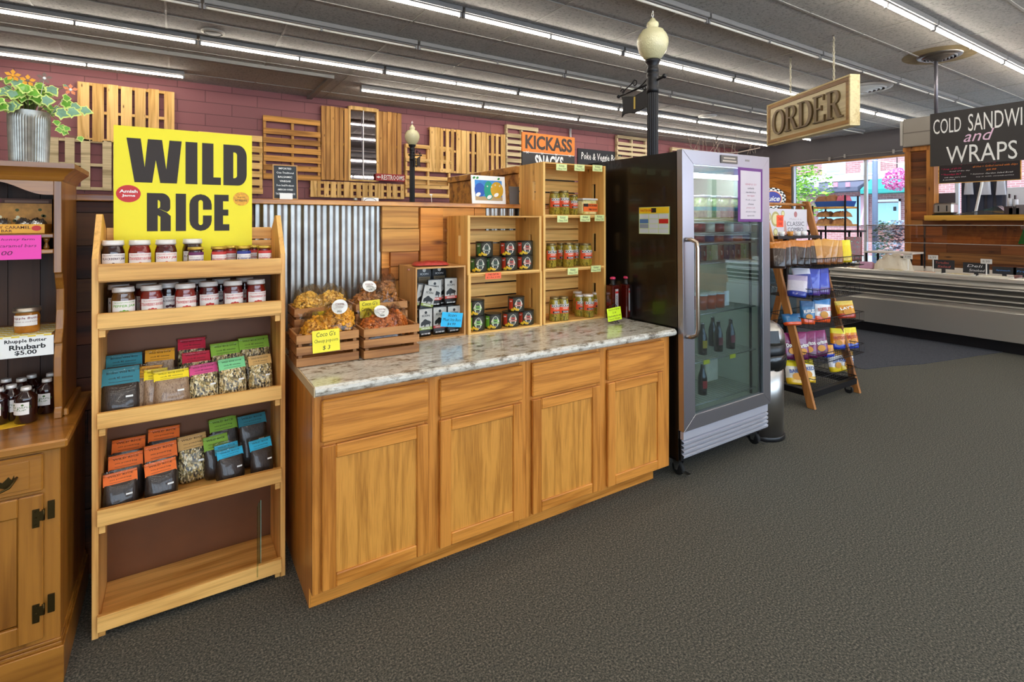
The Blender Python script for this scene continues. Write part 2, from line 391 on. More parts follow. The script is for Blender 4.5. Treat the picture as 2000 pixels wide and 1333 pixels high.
# kitchen wall with the serving opening
KX = 10.2
KW = wood('kitchen_boards', '#c08040', '#74481e', 'Y', .45, .6, island=.25, knots=.8, alts=('#ffffff', '#b8a08c', '#f4d4a8', '#9c8474', '#e8c8a0'))
def planks(mb, y0, y1, z0, z1, x, t=.02, hh=.135, axis='Y', rnd=1, lmin=.5, lmax=1.4):
    rr = random.Random(rnd); z = z0
    while z < z1 - .02:
        zz = min(z + hh, z1); y = y0 - rr.random() * .4
        while y < y1:
            l = rr.uniform(lmin, lmax); a, b_ = max(y, y0), min(y + l, y1); tt = t + rr.uniform(0, .008)
            if b_ - a > .02:
                if axis == 'Y': mb.box(x - tt, a + .0015, z + .0015, x, b_ - .0015, zz - .0015)
                else: mb.box(a + .0015, x - tt, z + .0015, b_ - .0015, x, zz - .0015)
            y += l
        z = zz
    return mb
kw = MB(); kw.box(KX, -5, 0, KX + .12, 3.79, 1.60); kw.box(KX, 3.46, 1.60, KX + .12, 3.79, 2.78); kw.box(KX, -5, 2.62, KX + .12, 3.46, 2.78)
struct('wall_kitchen', kw, DARKB)
kp = MB(); planks(kp, -5, 3.76, 0, 1.60, KX, rnd=3); planks(kp, 3.50, 3.76, 1.60, 2.74, KX, rnd=4, lmin=1, lmax=2)
struct('trim_5', kp, KW)
kt = MB(); kt.box(KX - .05, 3.40, 1.66, KX + .14, 3.50, 2.74); kt.box(KX - .05, 3.72, 0, KX + .14, 3.80, 2.74); kt.box(KX - .06, -5, 2.72, KX + .16, 3.82, 2.79)
kt.box(KX - .04, -5, 2.58, KX + .14, 3.40, 2.66)
struct('trim_6', kt, wood('kitchen_trim', '#d08a3c', '#94581e', 'Z', .8, .5, island=.1, knots=.6))
ks = MB(); ks.box(KX - .22, -5, 1.585, KX + .3, 3.47, 1.665); struct('trim_7', ks, wood('serving_ledge', '#eab347', '#c08a2c', 'Y', .6, .4, knots=.5))
# half wall behind the display counter
PY = 2.97
pw = MB(); pw.box(-1.6, PY, 0, 3.5, PY + .1, 1.645); struct('wall_partition', pw, DARKB)
pp = MB(); planks(pp, -1.6, .33, 0, 1.645, PY, axis='X', rnd=11, hh=.145, lmin=.35, lmax=.9)
struct('trim_8', pp, wood('dark_boards', '#74461e', '#38200e', 'X', .6, .6, island=.3, knots=.9, alts=('#ffffff', '#b89878', '#8a6a50', '#e0b890')))
pp = MB(); planks(pp, .99, 1.68, .85, 1.645, PY, axis='X', rnd=5, hh=.145, lmin=.3, lmax=.7)
planks(pp, 1.99, 3.45, .85, 1.645, PY, axis='X', rnd=6, hh=.145, lmin=.3, lmax=.7)
for (ax, bx, az, bz) in [(.985, 1.205, 1.52, 1.645), (.985, 1.21, 1.385, 1.515), (1.035, 1.205, 1.30, 1.38), (1.035, 1.205, 1.225, 1.295), (.93, 1.205, 1.07, 1.215)]:
    pp.box(ax, PY - .055, az, bx, PY - .028, bz)
pp.box(1.215, PY - .065, 1.0, 1.36, PY - .03, 1.64)
struct('trim_9', pp, RECL)
def corrugated(label, x0, x1, z0, z1, yc):
    m = MB(); vs = []; fs = []; n = int((x1 - x0) / .0046)
    for i in range(n + 1):
        x = x0 + (x1 - x0) * i / n; y = yc + .007 * max(-.85, min(.85, math.sin(2 * PI * x / .066) * 1.25))
        vs += [(x, y, z0), (x, y, z1)]
    for i in range(n): fs.append((2 * i, 2 * i + 2, 2 * i + 3, 2 * i + 1))
    k = len(vs); vs += [(a, b + .0015, c) for a, b, c in vs]
    for i in range(n): fs.append((k + 2 * i + 1, k + 2 * i + 3, k + 2 * i + 2, k + 2 * i))
    m.add(vs, fs, 0, None, True); o = m.build('corrugated_panel', mat('corrugated_steel', '#a09c96', .36, 1., var=.15, vscale=14)); tag(o, label, 'metal panel'); return o
corrugated('wide corrugated metal sheet on the half wall behind the popcorn crates', .335, .985, .80, 1.645, PY - .022)
corrugated('narrow corrugated metal strip on the half wall above the can crates', 1.685, 1.985, 1.3, 1.645, PY - .022)
# live edge ledge on the half wall
lg = MB(); n = 40; poly = []
rr = random.Random(4)
for i in range(n + 1): poly.append((.30 + 2.1 * i / n, 2.90 + rr.uniform(-.006, .006) + .006 * math.sin(i * .7)))
poly += [(2.4, 3.12), (.30, 3.12)]
lg.prism(poly, 0, .026); o = lg.build('ledge_board', BURNT, None, .003, loc=(0, 0, 1.6465)); tag(o, 'long live-edge pine ledge board on top of the corrugated half wall', 'shelf')
LZ = 1.6725
lg = MB(); lg.box(-1.5, 2.892, 1.6465, .12, 3.12, 1.674); o = lg.build('ledge_board', BURNT, None, .003); tag(o, 'short straight ledge board on the half wall between hutch and yellow sign', 'shelf')
lg = MB(); lg.box(2.18, 3.35, 1.93, 2.42, 4.56, 1.985); lg.box(2.20, 3.35, 0, 2.32, 4.56, 1.93); o = lg.build('partition_ledge', BURNT, None, .004); tag(o, 'burnt pine ledge running away behind the fish picture', 'shelf')
# display-kitchen side mat
mm = MB(); pl = [onz(u, v, 0) for u, v in [(1545, 700), (1690, 722), (1740, 716), (1800, 712), (1850, 705), (1900, 697), (1960, 688)]]
poly = [(p.x, p.y) for p in pl] + [(9.3, 1.9), (9.3, 4.6), (6.2, 4.6)]
mm.prism(poly, .0005, .006); o = mm.build('floor_mat', speck('mat_fibre', ['#1f2128', '#34363f', '#4a4c55', '#23242b'], 90, .95, .8)); tag(o, 'dark charcoal floor mat lying in front of the steel deli case', 'mat')

# ================================================================ CEILING LIGHTS
TLIT = mat('tube_lit', (1.0, .93, .82), .5, emit=TUBE); TOFF = mat('tube_off', '#f6eee0', .35)
HOUS = mat('fixture_grey', '#858280', .45)
def fixture(lit):
    def f():
        t = thing('strip_light', '', 'ceiling light')
        h = MB(); h.box(-1.19, -.055, .03, 1.19, .055, .085); h.box(-1.19, -.028, .018, 1.19, .028, .03)
        h.build('housing', HOUS, t, .006)
        for x in (-1.185, 0, 1.185): MB().box(x - .012, -.018, -.022, x + .012, .018, .03).build('tube_socket', HOUS, t)
        for x0, x1 in ((-1.17, -.012), (.012, 1.17)):
            m = MB(); m.cyl(.0135, x0, x1, 8, 0, T(0, 0, 0) @ RY(90)); m.build('fluorescent_tube', TLIT if lit else TOFF, t)
        return t
    return f
ROWS = [(8.95, 1, 1, 'row nearest the maroon wall'), (7.70, 1, -2, 'second row from the maroon wall'), (6.39, 0, -2, 'third row from the maroon wall'),
        (5.13, 1, -2, 'fourth row from the maroon wall'), (3.79, 0, -2, 'fifth row from the maroon wall'), (2.50, 1, -2, 'sixth row from the maroon wall'),
        (1.20, 1, -2, ''), (-.10, 1, -2, ''), (-1.40, 1, -2, ''), (-2.7, 1, -2, '')]
for y, lit, k0, desc in ROWS:
    vis = 0
    for k in range(k0, 6):
        x = .22 + 2.41 * k + 1.205
        a = pix(x - 1.2, y, 3.82); b_ = pix(x + 1.2, y, 3.82)
        seen = desc and b_[0] > 8 and a[0] < 1990 and max(a[1], b_[1]) > 4 and a[0] > -3000 or (desc and b_[0] > 8 and b_[1] > 4 and a[0] < 0)
        if seen: lb = '%s strip light, %s from left in the %s' % ('glowing' if lit else 'unlit', ORD[vis], desc); vis += 1; gp = 'strip lights in the ' + desc
        else: lb = 'ceiling strip light behind the viewer'; gp = 'strip lights out of view'
        inst(('fx', lit), fixture(lit), (x, y, 3.82), 0, lb, gp)
inst(('fx', 1), fixture(1), (-1.10, 9.65, 3.82), 0, 'single glowing strip light at the far left by the maroon wall behind the ivy', 'strip lights by the maroon wall')
def roundvent(name, label, p, r, cols, cat='air vent', dome=False):
    t = thing(name, label, cat, (p.x, p.y, CEIL))
    m = MB(); m.lathe([(r, -.002), (r * .97, -.022), (r * .8, -.03), (r * .78, -.02)], 32, 0, None, True, False); m.build('rim', cols[0], t)
    if dome:
        m = MB(); m.lathe([(r * .78, -.02), (r * .5, -.03), (.001, -.034)], 32); m.build('speaker_grille', cols[1], t)
    else:
        m = MB()
        for i in range(5):
            q = r * (.78 - .15 * i); m.lathe([(q, -.02 - .008 * i), (q - .05 * r, -.05 - .01 * i), (q - .08 * r, -.05 - .01 * i), (q - .03 * r, -.02 - .008 * i)], 32, 0, None, True, False)
        m.build('louvre', cols[1], t)
        m = MB(); m.cyl(r * .79, -.012, -.004, 32); m.build('duct_opening', BLACKP, t)
    return t
roundvent('ceiling_speaker', 'round white ceiling speaker above the yellow rice sign', Vector((.37, 7.42, 0)), .13, (mat('cream_plastic', '#c9c2b4', .5), mat('grille_grey', '#6d6963', .6, bump=.5, bscale=400)), 'speaker', True)
roundvent('ceiling_vent', 'round ceiling vent with brown stain above the pole', onz(1835, 108, CEIL), .26, (STEELD, STEELD))
roundvent('ceiling_vent', 'round white ceiling vent behind the hanging wooden sign', onz(1688, 172, CEIL), .42, (WH, WH))
p = onz(1835, 108, CEIL); st = MB(); st.disc(.5, .42, T(p.x, p.y, CEIL - .0005) @ RX(180)); o = st.build('water_stain', mat('water_stain', '#8f7d58', .9, var=.2)); tag(o, 'brown water stain on the ceiling round the vent', 'stain')
roundvent('ceiling_speaker', 'small round white ceiling disc right of the numbered lamp', Vector((9.85, 7.4, 0)), .2, (WH, WH), 'speaker', True)

# ================================================================ PALLETS ON THE BACK WALL
def pallet(label, x0, x1, z0, z1, vert, n, fill, wd, wdz, y=BACKY, widths=None, name='wall_pallet', st=3, extra=None):
    """vert: boards run upright. fill: share of the face that is board"""
    t = thing(name, label, 'pallet', (x0, y, z0), group='pallets on the maroon wall')
    m = MB(); w, h = x1 - x0, z1 - z0
    rr = random.Random(label)
    L_ = w if vert else h; pitch = L_ / n
    ws = widths or [fill] * n
    for i in range(n):
        a = i * pitch; b_ = a + pitch * ws[i % len(ws)]
        if i == n - 1: a = L_ - pitch * ws[i % len(ws)]; b_ = L_
        j = rr.uniform(-.008, .008)
        if vert: m.box(a, -.12, 0 + j, b_, -.10, h + j)
        else: m.box(0 + j, -.12, a, w + j, -.10, b_)
    m.build('face_boards', wdz if vert else wd, t)
    for i in range(st):
        s = MB(); q = (h if vert else w) * i / (st - 1) - (.045 * i / (st - 1))
        if vert: s.box(0, -.0995, q, w, -.025, q + .045)
        else: s.box(q, -.0995, 0, q + .045, -.025, h)
        s.build('stringer', wd if vert else wdz, t)
    if extra:
        e = MB()
        for i in range(4):
            q = (w if vert else h) * i / 4
            if vert: e.box(q, -.0245, 0, q + .09, -.006, h)
            else: e.box(0, -.0245, q, w, -.006, q + .09)
        e.build('rear_boards', wd, t)
    return t
pallet('upright board pallet high on the maroon wall above the yellow sign', -1.27, -.04, 2.80, 3.69, True, 7, .80, PALLET, PALLETZ)
pallet('pale pallet of spaced slats under the upright one, beside the ivy bucket', -1.60, -.86, 2.05, 2.82, True, 4, .60, PALG, PALG, extra=False, y=BACKY)
pallet('pale spaced pallet just left of the yellow rice sign', -.84, -.02, 2.05, 2.76, True, 5, .58, PALG, PALG)
pallet('dense yellow pallet mostly hidden behind the yellow rice sign', .30, 1.27, 2.06, 3.08, False, 7, .72, PALLET, PALLETZ)
pallet('brown pallet with wide horizontal slats above the small chalkboard', 1.285, 2.26, 2.33, 3.46, False, 7, .62, PALD, PALDZ)
pallet('tall brown upright-slat pallet left of the mirror', 2.275, 2.77, 2.36, 3.75, True, 6, .88, PALD, PALDZ)
pallet('tall brown upright-slat pallet right of the mirror', 3.36, 3.84, 2.40, 3.77, True, 5, .90, PALD, PALDZ)
pallet('low yellow pallet of upright slats under the mirror', 2.08, 3.90, 2.03, 2.33, True, 15, .66, PALLET, PALLETZ, widths=[.9, .5, .7, .8, .6])
pallet('yellow pallet with wide gaps behind the far numbered lamp', 3.93, 4.95, 2.08, 3.17, False, 6, .42, PALLET, PALLETZ, extra=True)
pallet('big yellow upright-slat pallet right of the far numbered lamp', 4.46, 6.33, 2.62, 3.56, True, 15, .68, PALLET, PALLETZ, widths=[.95, .9, .5, .6, .55, .92, .9, .55, .6], y=BACKY - .001)
pallet('pale grey slatted pallet behind the orange and black snack sign', 6.36, 7.25, 2.80, 3.81, False, 7, .62, PALG, PALG)
pallet('pale pallet beside the black lamp post above the fridge', 9.83, 10.95, 3.10, 3.88, False, 6, .62, PALG, PALG)
pallet('low pale pallet on the maroon wall above the fridge door', 11.97, 13.1, 3.10, 3.72, False, 4, .6, PALG, PALG)
# long pale pipe / conduit dropping beside the snack sign
m = MB(); m.tube([(8.28, BACKY - .06, 3.9), (8.28, BACKY - .06, 3.1)], .03, 10); o = m.build('drain_pipe', mat('white_pipe', '#cfc8c4', .5)); tag(o, 'short white pipe on the maroon wall behind the snack sign', 'pipe')
# mirror
t = thing('tall_mirror', 'tall wood-framed mirror with a centre bar between two upright pallets', 'mirror', (2.774, BACKY, 2.36))
m = MB(); m.box(.04, -.008, .0, .55, 0, 1.345, 0, T(0, -.125, .031) @ RX(-2.6)); m.build('mirror_glass', mat('mirror', '#b9b4bc', .03, 1.), t)
m = MB(); m.box(0, -.13, 0, .04, -.06, 1.44); m.box(.55, -.13, 0, .59, -.06, 1.44); m.box(.04, -.13, 1.38, .55, -.06, 1.45); m.box(.04, -.12, 0, .55, -.06, .03); m.build('frame', PALLETZ, t)
m = MB(); m.box(.275, -.142, .03, .29, -.134, 1.38); m.build('centre_bar', WH, t)
# restrooms sign, poke sign
t = thing('restrooms_sign', 'small red sign with white lettering reading RESTROOMS and an arrow', 'sign', (3.585, BACKY - .20, 2.45))
m = MB(); m.box(-.30, 0, -.07, .30, .02, .07); m.build('board', mat('sign_red', '#a8302e', .6), t)
m = MB(); m.text('RESTROOMS', FY(.05, 0, 0), .47, .10, 0, .012); m.text('<', FY(-.26, 0, 0), .05, .05, 0, .02); m.box(-.25, -.001, -.008, -.20, -.0005, .008); m.build('lettering', WH, t)
t = thing('chalkboard_sign', 'black sign with handwritten Poke & Veggie Bowl above the fridge', 'sign', (9.31, BACKY - .03, 3.23))
m = MB(); m.box(-.76, 0, -.21, .76, .025, .21); m.build('board', mat('chalk_black', '#2a2b30', .7), t)
m = MB(); m.text('Poke & Veggie Bowl', FY(.03, 0, 0), 1.36, .24, 0, .01, shear=.1); m.build('lettering', WH, t)

# ================================================================ LEFT HUTCH (dresser)
t = thing('hutch', 'tall stained maple hutch with open shelves, drawer and panelled door at the left edge', 'hutch', (-.335, 2.325, 0))
# local: x to the left is negative, y back
b_ = MB(); b_.box(-.95, 0, .04, 0, .56, .79); b_.build('lower_case', MAPLEZ, t, .002)
b_ = MB(); b_.prism([(-.97, -.022), (.012, -.022), (.012, .56), (-.97, .56)], 0, .125); b_.prism([(-.965, -.014), (.006, -.014), (.006, .56), (-.965, .56)], .125, .136); b_.prism([(-.96, -.008), (.003, -.008), (.003, .56), (-.96, .56)], .136, .146); b_.build('plinth', MAPLE, t, .002)
b_ = MB(); b_.prism([(-.97, -.028), (.022, -.028), (.022, .58), (-.97, .58)], .792, .822); b_.build('counter', MAPLE, t, .006)
b_ = MB(); b_.box(-.985, -.018, .66, -.042, -.002, .782)
dr = b_.build('drawer', MAPLE, t, .004)
b_ = MB(); b_.box(-.95, -.021, .675, -.075, -.0185, .768); b_.build('raised_panel', MAPLE, dr, .004)
hm = mat('aged_brass', '#4a3a1c', .4, .9)
b_ = MB(); b_.prism([(-.2, .70), (-.185, .716), (-.17, .706), (-.155, .722), (-.14, .712), (-.125, .728), (-.118, .716), (-.112, .73), (-.11, .712), (-.122, .70), (-.13, .69), (-.145, .697), (-.16, .685), (-.175, .692)], .0212, .0235, 0, Matrix(((1, 0, 0, 0), (0, 0, -1, 0), (0, 1, 0, 0), (0, 0, 0, 1))))
b_.build('escutcheon', hm, dr)
b_ = MB(); b_.tube([(-.105, -.024, .722), (-.108, -.045, .717), (-.118, -.05, .702), (-.14, -.052, .694), (-.18, -.052, .692), (-.2, -.05, .70)], .0035, 8); b_.build('bail_handle', hm, dr)
d = MB(); fx0, fx1, z0, z1 = -.46, -.042, .165, .648; fw_ = .062
d.box(fx0, -.018, z0, fx0 + fw_, -.002, z1); d.box(fx1 - fw_, -.018, z0, fx1, -.002, z1); d.box(fx0 + fw_, -.018, z0, fx1 - fw_, -.002, z0 + fw_); d.box(fx0 + fw_, -.018, z1 - fw_, fx1 - fw_, -.002, z1)
do = d.build('door', MAPLEZ, t, .003)
d = MB(); d.box(fx0 + fw_ + .002, -.0085, z0 + fw_ + .002, fx1 - fw_ - .002, -.0025, z1 - fw_ - .002); d.build('door_panel', MAPLEZ, do, .003)
for hz in (.575, .26):
    h = MB(); h.box(-.068, -.022, hz - .032, -.050, -.0185, hz + .028); h.box(-.032, -.006, hz - .02, -.014, -.0005, hz + .04)
    h.box(-.05, -.022, hz - .012, -.040, -.008, hz + .018); h.cyl(.0045, hz - .014, hz + .022, 8, 0, T(-.041, -.016, 0))
    for q in (-.024, 0, .02): h.lathe([(.0035, 0), (.002, .002)], 8, 0, T(-.059, -.022, hz + q) @ RX(90))
    h.build('hinge', hm, do)
# upper case
UY = .225
def slab(mb, y0, y1, z0, z1, x0=-.93, x1=-.05): mb.box(x0, y0, z0, x1, y1, z1)
# scrolled side panel: profile in y-z
side = [(UY, .8225), (UY, .845), (UY + .012, .86), (UY + .004, .92), (UY, .98), (UY + .002, 1.05), (UY + .016, 1.09), (UY + .016, 1.10), (UY, 1.105), (UY + .035, 1.15), (UY + .05, 1.22), (UY + .045, 1.30), (UY + .02, 1.345), (UY + .018, 1.36), (UY, 1.365), (UY, 1.72), (UY + .335, 1.72), (UY + .335, .8225)]
MYZ = lambda x: Matrix(((0, 0, 1, x), (1, 0, 0, 0), (0, 1, 0, 0), (0, 0, 0, 1)))
sd_ = MB(); sd_.prism(side, 0, .024, 0, MYZ(-.052)); sd_.build('side_panel', MAPLEZ, t, .002)
sd_ = MB(); sd_.prism(side, 0, .024, 0, MYZ(-.93)); sd_.build('side_panel', MAPLEZ, t, .002)
b_ = MB(); b_.box(-.0285, UY + .02, .8225, -.012, UY + .335, .85); b_.build('base_rail', MAPLE, t, .004)
b_ = MB()
for i in range(9): b_.box(-.93 + i * .0985 + .001, UY + .32, .8225, -.93 + (i + 1) * .0985 - .001, UY + .335, 1.72)
b_.build('back_boards', DARKB, t)
for z in (1.122, 1.437, 1.495):
    b_ = MB(); b_.box(-.90, UY + (.02 if z < 1.2 else .01), z, -.0525, UY + .318, z + .016); b_.build('shelf', MAPLE, t, .003)
for x in (-.078, -.19, -.30):
    b_ = MB(); b_.lathe([(.006, 1.4533), (.010, 1.458), (.007, 1.466), (.004, 1.476), (.009, 1.485), (.011, 1.4947)], 14, 0, T(x, UY + .04, 0)); b_.build('spindle', MAPLEZ, t)
ar = [(-.93, 1.72), (-.93, 1.655)]; ar += [(-.905 + .14 * i / 10, 1.655 + .045 * (1 - math.cos(PI * i / 10)) / 2) for i in range(11)]
ar += [(-.215 + .14 * i / 10, 1.70 - .045 * (1 - math.cos(PI * i / 10)) / 2) for i in range(11)] + [(-.0525, 1.655), (-.0525, 1.72)]
b_ = MB(); b_.prism(ar, 0, .016, 0, Matrix(((1, 0, 0, 0), (0, 0, -1, UY + .018), (0, 1, 0, 0), (0, 0, 0, 1)))); b_.build('arched_valance', MAPLE, t)
cr = MB(); prof = [(0, 1.705), (.006, 1.712), (.01, 1.722), (.022, 1.735), (.038, 1.748), (.042, 1.752), (.042, 1.77)]
vs = []
for o_, z in prof: vs += [(-.94 - o_, UY - o_, z), (-.028 + o_, UY - o_, z), (-.028 + o_, UY + .337, z), (-.94 - o_, UY + .337, z)]
fs = []
for i in range(len(prof) - 1):
    for k in range(4): fs.append((i * 4 + k, i * 4 + (k + 1) % 4, i * 4 + 4 + (k + 1) % 4, i * 4 + 4 + k))
n = len(prof); fs.append(((n - 1) * 4, (n - 1) * 4 + 1, (n - 1) * 4 + 2, (n - 1) * 4 + 3)); cr.add(vs, fs); cr.build('crown_moulding', MAPLE, t)
HX = -.335; HYF = 2.325 + UY

# ---- galvanised bucket with ivy
ivg = mat('ivy_green', '#6aa82e', .45, coat=.2, var=.25, vscale=25); ivl = mat('ivy_rim', '#dcec84', .5); ivd = mat('ivy_dark', '#7aa284', .45, coat=.2, var=.2, vscale=25)
bx, by = xu(57, 2.66), 2.66
t = thing('ivy_planter', 'ribbed galvanised bucket of variegated ivy and small flowers on top of the hutch', 'plant', (bx, by, 1.772))
m = MB(); pr = [(.001, .0), (.056, .0)]
vs = []; fs = []; seg = 96
zs = [0, .004, .012] + [.02 + .015 * i for i in range(12)] + [.2]
for i, z in enumerate(zs):
    for k in range(seg):
        a = 2 * PI * k / seg; r = .056 + .006 * z / .2 + (.0012 * math.cos(k * PI) if 2 <= i <= 13 else 0); vs.append((r * math.cos(a), r * math.sin(a), z))
for i in range(len(zs) - 1):
    for k in range(seg): fs.append((i * seg + k, i * seg + (k + 1) % seg, (i + 1) * seg + (k + 1) % seg, (i + 1) * seg + k))
fs.append(tuple(range(seg - 1, -1, -1))); m.add(vs, fs, 0, None, False); m.build('bucket', GALV, t)
m = MB(); m.cyl(.058, .17, .185, 24); m.build('soil', mat('soil', '#2c2214', .9), t)
rr = random.Random(12)
leafp = [(0, -.35), (.18, -.48), (.5, -.42), (.62, -.1), (.9, .12), (.55, .3), (.42, .55), (0, 1.0), (-.42, .55), (-.55, .3), (-.9, .12), (-.62, -.1), (-.5, -.42), (-.18, -.48)]
def leaf(mb, p, nrm, up, s, mi):
    nrm = Vector(nrm).normalized(); u = Vector(up); u = (u - nrm * u.dot(nrm)).normalized(); r_ = u.cross(nrm)
    M = Matrix(((r_.x, u.x, nrm.x, p[0]), (r_.y, u.y, nrm.y, p[1]), (r_.z, u.z, nrm.z, p[2]), (0, 0, 0, 1)))
    o = [(x * s * .55, y * s * .55, -.12 * s * (x * x + y * y)) for x, y in leafp]; c = [(x * .76, y * .76, z * .5 + .0004) for x, y, z in o]
    mb.add(o, [tuple(range(14))], 0, M); n_ = 14
    mb.add([(a, b, z + .0006) for a, b, z in c], [tuple(range(14))], mi, M)
fol = MB(); stm = MB()
cam_dir = Vector((-bx, -by, 0)).normalized()
for i in range(78):
    az = rr.uniform(0, 2 * PI); el = rr.uniform(.05, 1.35); rad = rr.uniform(.05, .125) * (1.15 if el < .8 else .85)
    if rr.random() < .5: az = math.atan2(cam_dir.y, cam_dir.x) + rr.uniform(-1.3, 1.3)
    d = Vector((math.cos(az) * math.cos(el), math.sin(az) * math.cos(el), math.sin(el)))
    p = Vector((0, 0, .195)) + Vector((d.x * rad * 1.15, d.y * rad * 1.15, d.z * rad * 1.25))
    nn = d + cam_dir * .9 + Vector((rr.uniform(-.4, .4), rr.uniform(-.4, .4), rr.uniform(-.2, .5)))
    leaf(fol, p, nn, (d.x * .6, d.y * .6, rr.uniform(-1, .6)), rr.uniform(.034, .06), rr.choice([1, 1, 2]))
    stm.tube([(d.x * .02, d.y * .02, .186), (p.x * .5, p.y * .5, .19 + (p.z - .19) * .7), tuple(p)], .0012, 5)
# trailing sprig at right
tr = [(.06, -.02, .2), (.085, -.03, .17), (.10, -.03, .135), (.125, -.03, .115), (.155, -.03, .11)]
stm.tube(tr, .001, 5)
for q in [(.085, -.035, .165), (.10, -.035, .15), (.108, -.03, .13), (.092, -.035, .138), (.155, -.032, .11), (.115, -.034, .145)]: leaf(fol, q, cam_dir + Vector((.2, 0, .2)), (rr.uniform(-.5, .5), 0, -1), .03, 1)
for q, s_ in [((.13, -.04, .21), .06), ((.10, -.05, .20), .065), ((.11, -.02, .245), .06), ((.135, -.02, .235), .05), ((.165, -.01, .225), .055)]: leaf(fol, q, cam_dir + Vector((.1, 0, .5)), (1, 0, -.1), s_, rr.choice([1, 2]))
fol.build('ivy_leaves', [ivl, ivg, ivd], t); stm.build('stems', mat('stem', '#6f7a3a', .6), t)
def flower(p, c, c2):
    m = MB()
    for k in range(5):
        a = k * 2 * PI / 5 + .3; M = T(*p) @ Matrix.Rotation(math.atan2(cam_dir.y, cam_dir.x) + PI / 2, 4, 'Z') @ RX(80)
        m.add([(0, 0, 0), (.016 * math.cos(a - .45), .016 * math.sin(a - .45), .002), (.024 * math.cos(a), .024 * math.sin(a), .001), (.016 * math.cos(a + .45), .016 * math.sin(a + .45), .002)], [(0, 1, 2, 3)], 0, M)
    m.lathe([(.006, 0), (.004, .004)], 10, 1, T(*p) @ Matrix.Rotation(math.atan2(cam_dir.y, cam_dir.x) + PI / 2, 4, 'Z') @ RX(90))
    m.tube([p, (p[0] * .5, p[1] * .5, .19)], .0008, 4, 1); m.build('flower', [c, c2], t)
oy = mat('flower_orange', '#e8a020', .6); br_ = mat('flower_brown', '#7a6258', .6); pk = mat('flower_peach', '#e88a5a', .6)
flower((.012, -.09, .30), oy, br_); flower((-.03, -.08, .315), oy, oy); flower((.055, -.07, .32), br_, WH); flower((.125, -.03, .295), pk, WH)

# ---- things on the hutch
sy = HYF + .05
bxm = mat('caramel_yellow', '#e8a528', .5); bxp = mat('caramel_lid', '#c98a3a', .6, var=.3, vscale=30)
t = thing('candy_box', 'open orange display box lettered Honey Caramel Bar on the upper hutch shelf', 'box', (-.528, sy + .02, 1.512))
m = MB(); m.box(-.10, 0, 0, .105, .004, .034); m.box(-.10, .13, 0, .105, .134, .034); m.box(-.10, .004, 0, -.096, .13, .034); m.box(.101, .004, 0, .105, .13, .034); m.box(-.096, .004, 0, .101, .13, .004); m.build('tray', bxm, t)
m = MB(); m.box(-.10, .135, .02, .105, .139, .115); lid = m.build('lid', bxp, t)
m = MB(); m.text('HONEY CARAMEL', FY(-.0, 0, .022), .13, .011, 0, .01); m.text('BAR', FY(-.0, 0, .009), .03, .009, 0, .01)
m.disc(.014, .010, FY(.082, 0, .019), 1); m.build('lettering', [mat('brown_ink', '#5a2a10', .6), RED], t)
m = MB()
for k in range(14):
    a, c = -.10 + rr.random() * .19, rr.uniform(.045, .095); m.disc(.006, .006, FY(a, .1345, c), k % 2, 8)
m.build('printed_daisies', [mat('daisy', '#efe3b8', .6), mat('leaf_print', '#5a5a20', .6)], lid)
foil = mat('foil', '#c9c6c0', .25, .9, bump=.6, bscale=80)
def lump(w, d, h, seed, nx=12, ny=10, mi=0, mb=None, M=None, mat_=None):
    r3 = random.Random(seed); mb = mb or MB(); vs = []; fs = []
    for s_ in (1, 0):
        for j in range(ny + 1):
            for i in range(nx + 1):
                u = i / nx * 2 - 1; v = j / ny * 2 - 1; e = max(0, (1 - u ** 4) * (1 - v ** 4)) ** .35
                vs.append((u * w / 2, v * d / 2, (h * e * (.75 + .5 * r3.random() * (e > .2))) if s_ else (.001 if e < .1 else 0)))
    N_ = (nx + 1) * (ny + 1)
    for j in range(ny):
        for i in range(nx):
            a = j * (nx + 1) + i; fs.append((a, a + 1, a + nx + 2, a + nx + 1)); fs.append((N_ + a, N_ + a + nx + 1, N_ + a + nx + 2, N_ + a + 1))
    return mb.add(vs, fs, mi, M, True)
for i, (x, y) in enumerate([(-.60, .05), (-.57, .09), (-.50, .05), (-.462, .06)]):
    m = lump(.05, .07, .045, i); o = m.build('caramel_bar', foil, None, loc=(x + .012, sy + .02 + y, 1.5165)); tag(o, 'silver-wrapped caramel bars heaped in the orange box', 'candy', 'caramel bars in the orange box')
t = thing('candy_box', 'closed dark caramel carton standing at the back of the upper hutch shelf', 'box', (-.528, sy + .19, 1.512))
m = MB(); m.box(-.10, 0, 0, .10, .05, .135); m.build('carton', mat('carton_brown', '#5c3018', .6), t)
m = MB(); m.disc(.022, .012, FY(-.07, 0, .125), 0); m.box(-.04, -.001, .118, .09, -.0002, .128, 1); m.build('printed_mark', [mat('dark_red', '#6a1a10', .5), mat('lt_brown', '#8a5a3a', .5)], t)
pink = mat('pink_card', '#f23fae', .5)
t = thing('price_card', 'bright pink handwritten card for caramel bars taped to the hutch shelf', 'price card', (-.480, HYF + .0085, 1.462))
m = MB(); m.box(-.11, -.0025, -.044, .058, -.0005, .044); m.build('card', pink, t)
m = MB(); m.text('caramel bars', FY(-.005, -.0025, .006), .10, .011, 0, 0, shear=.2); m.text('honey farm', FY(-.005, -.0025, .028), .09, .011, 0, 0, shear=.2); m.text('9.00', FY(-.045, -.0025, -.02), .05, .015, 0, 0, shear=.2); m.build('handwriting', mat('pen_maroon', '#6b1048', .6), t)

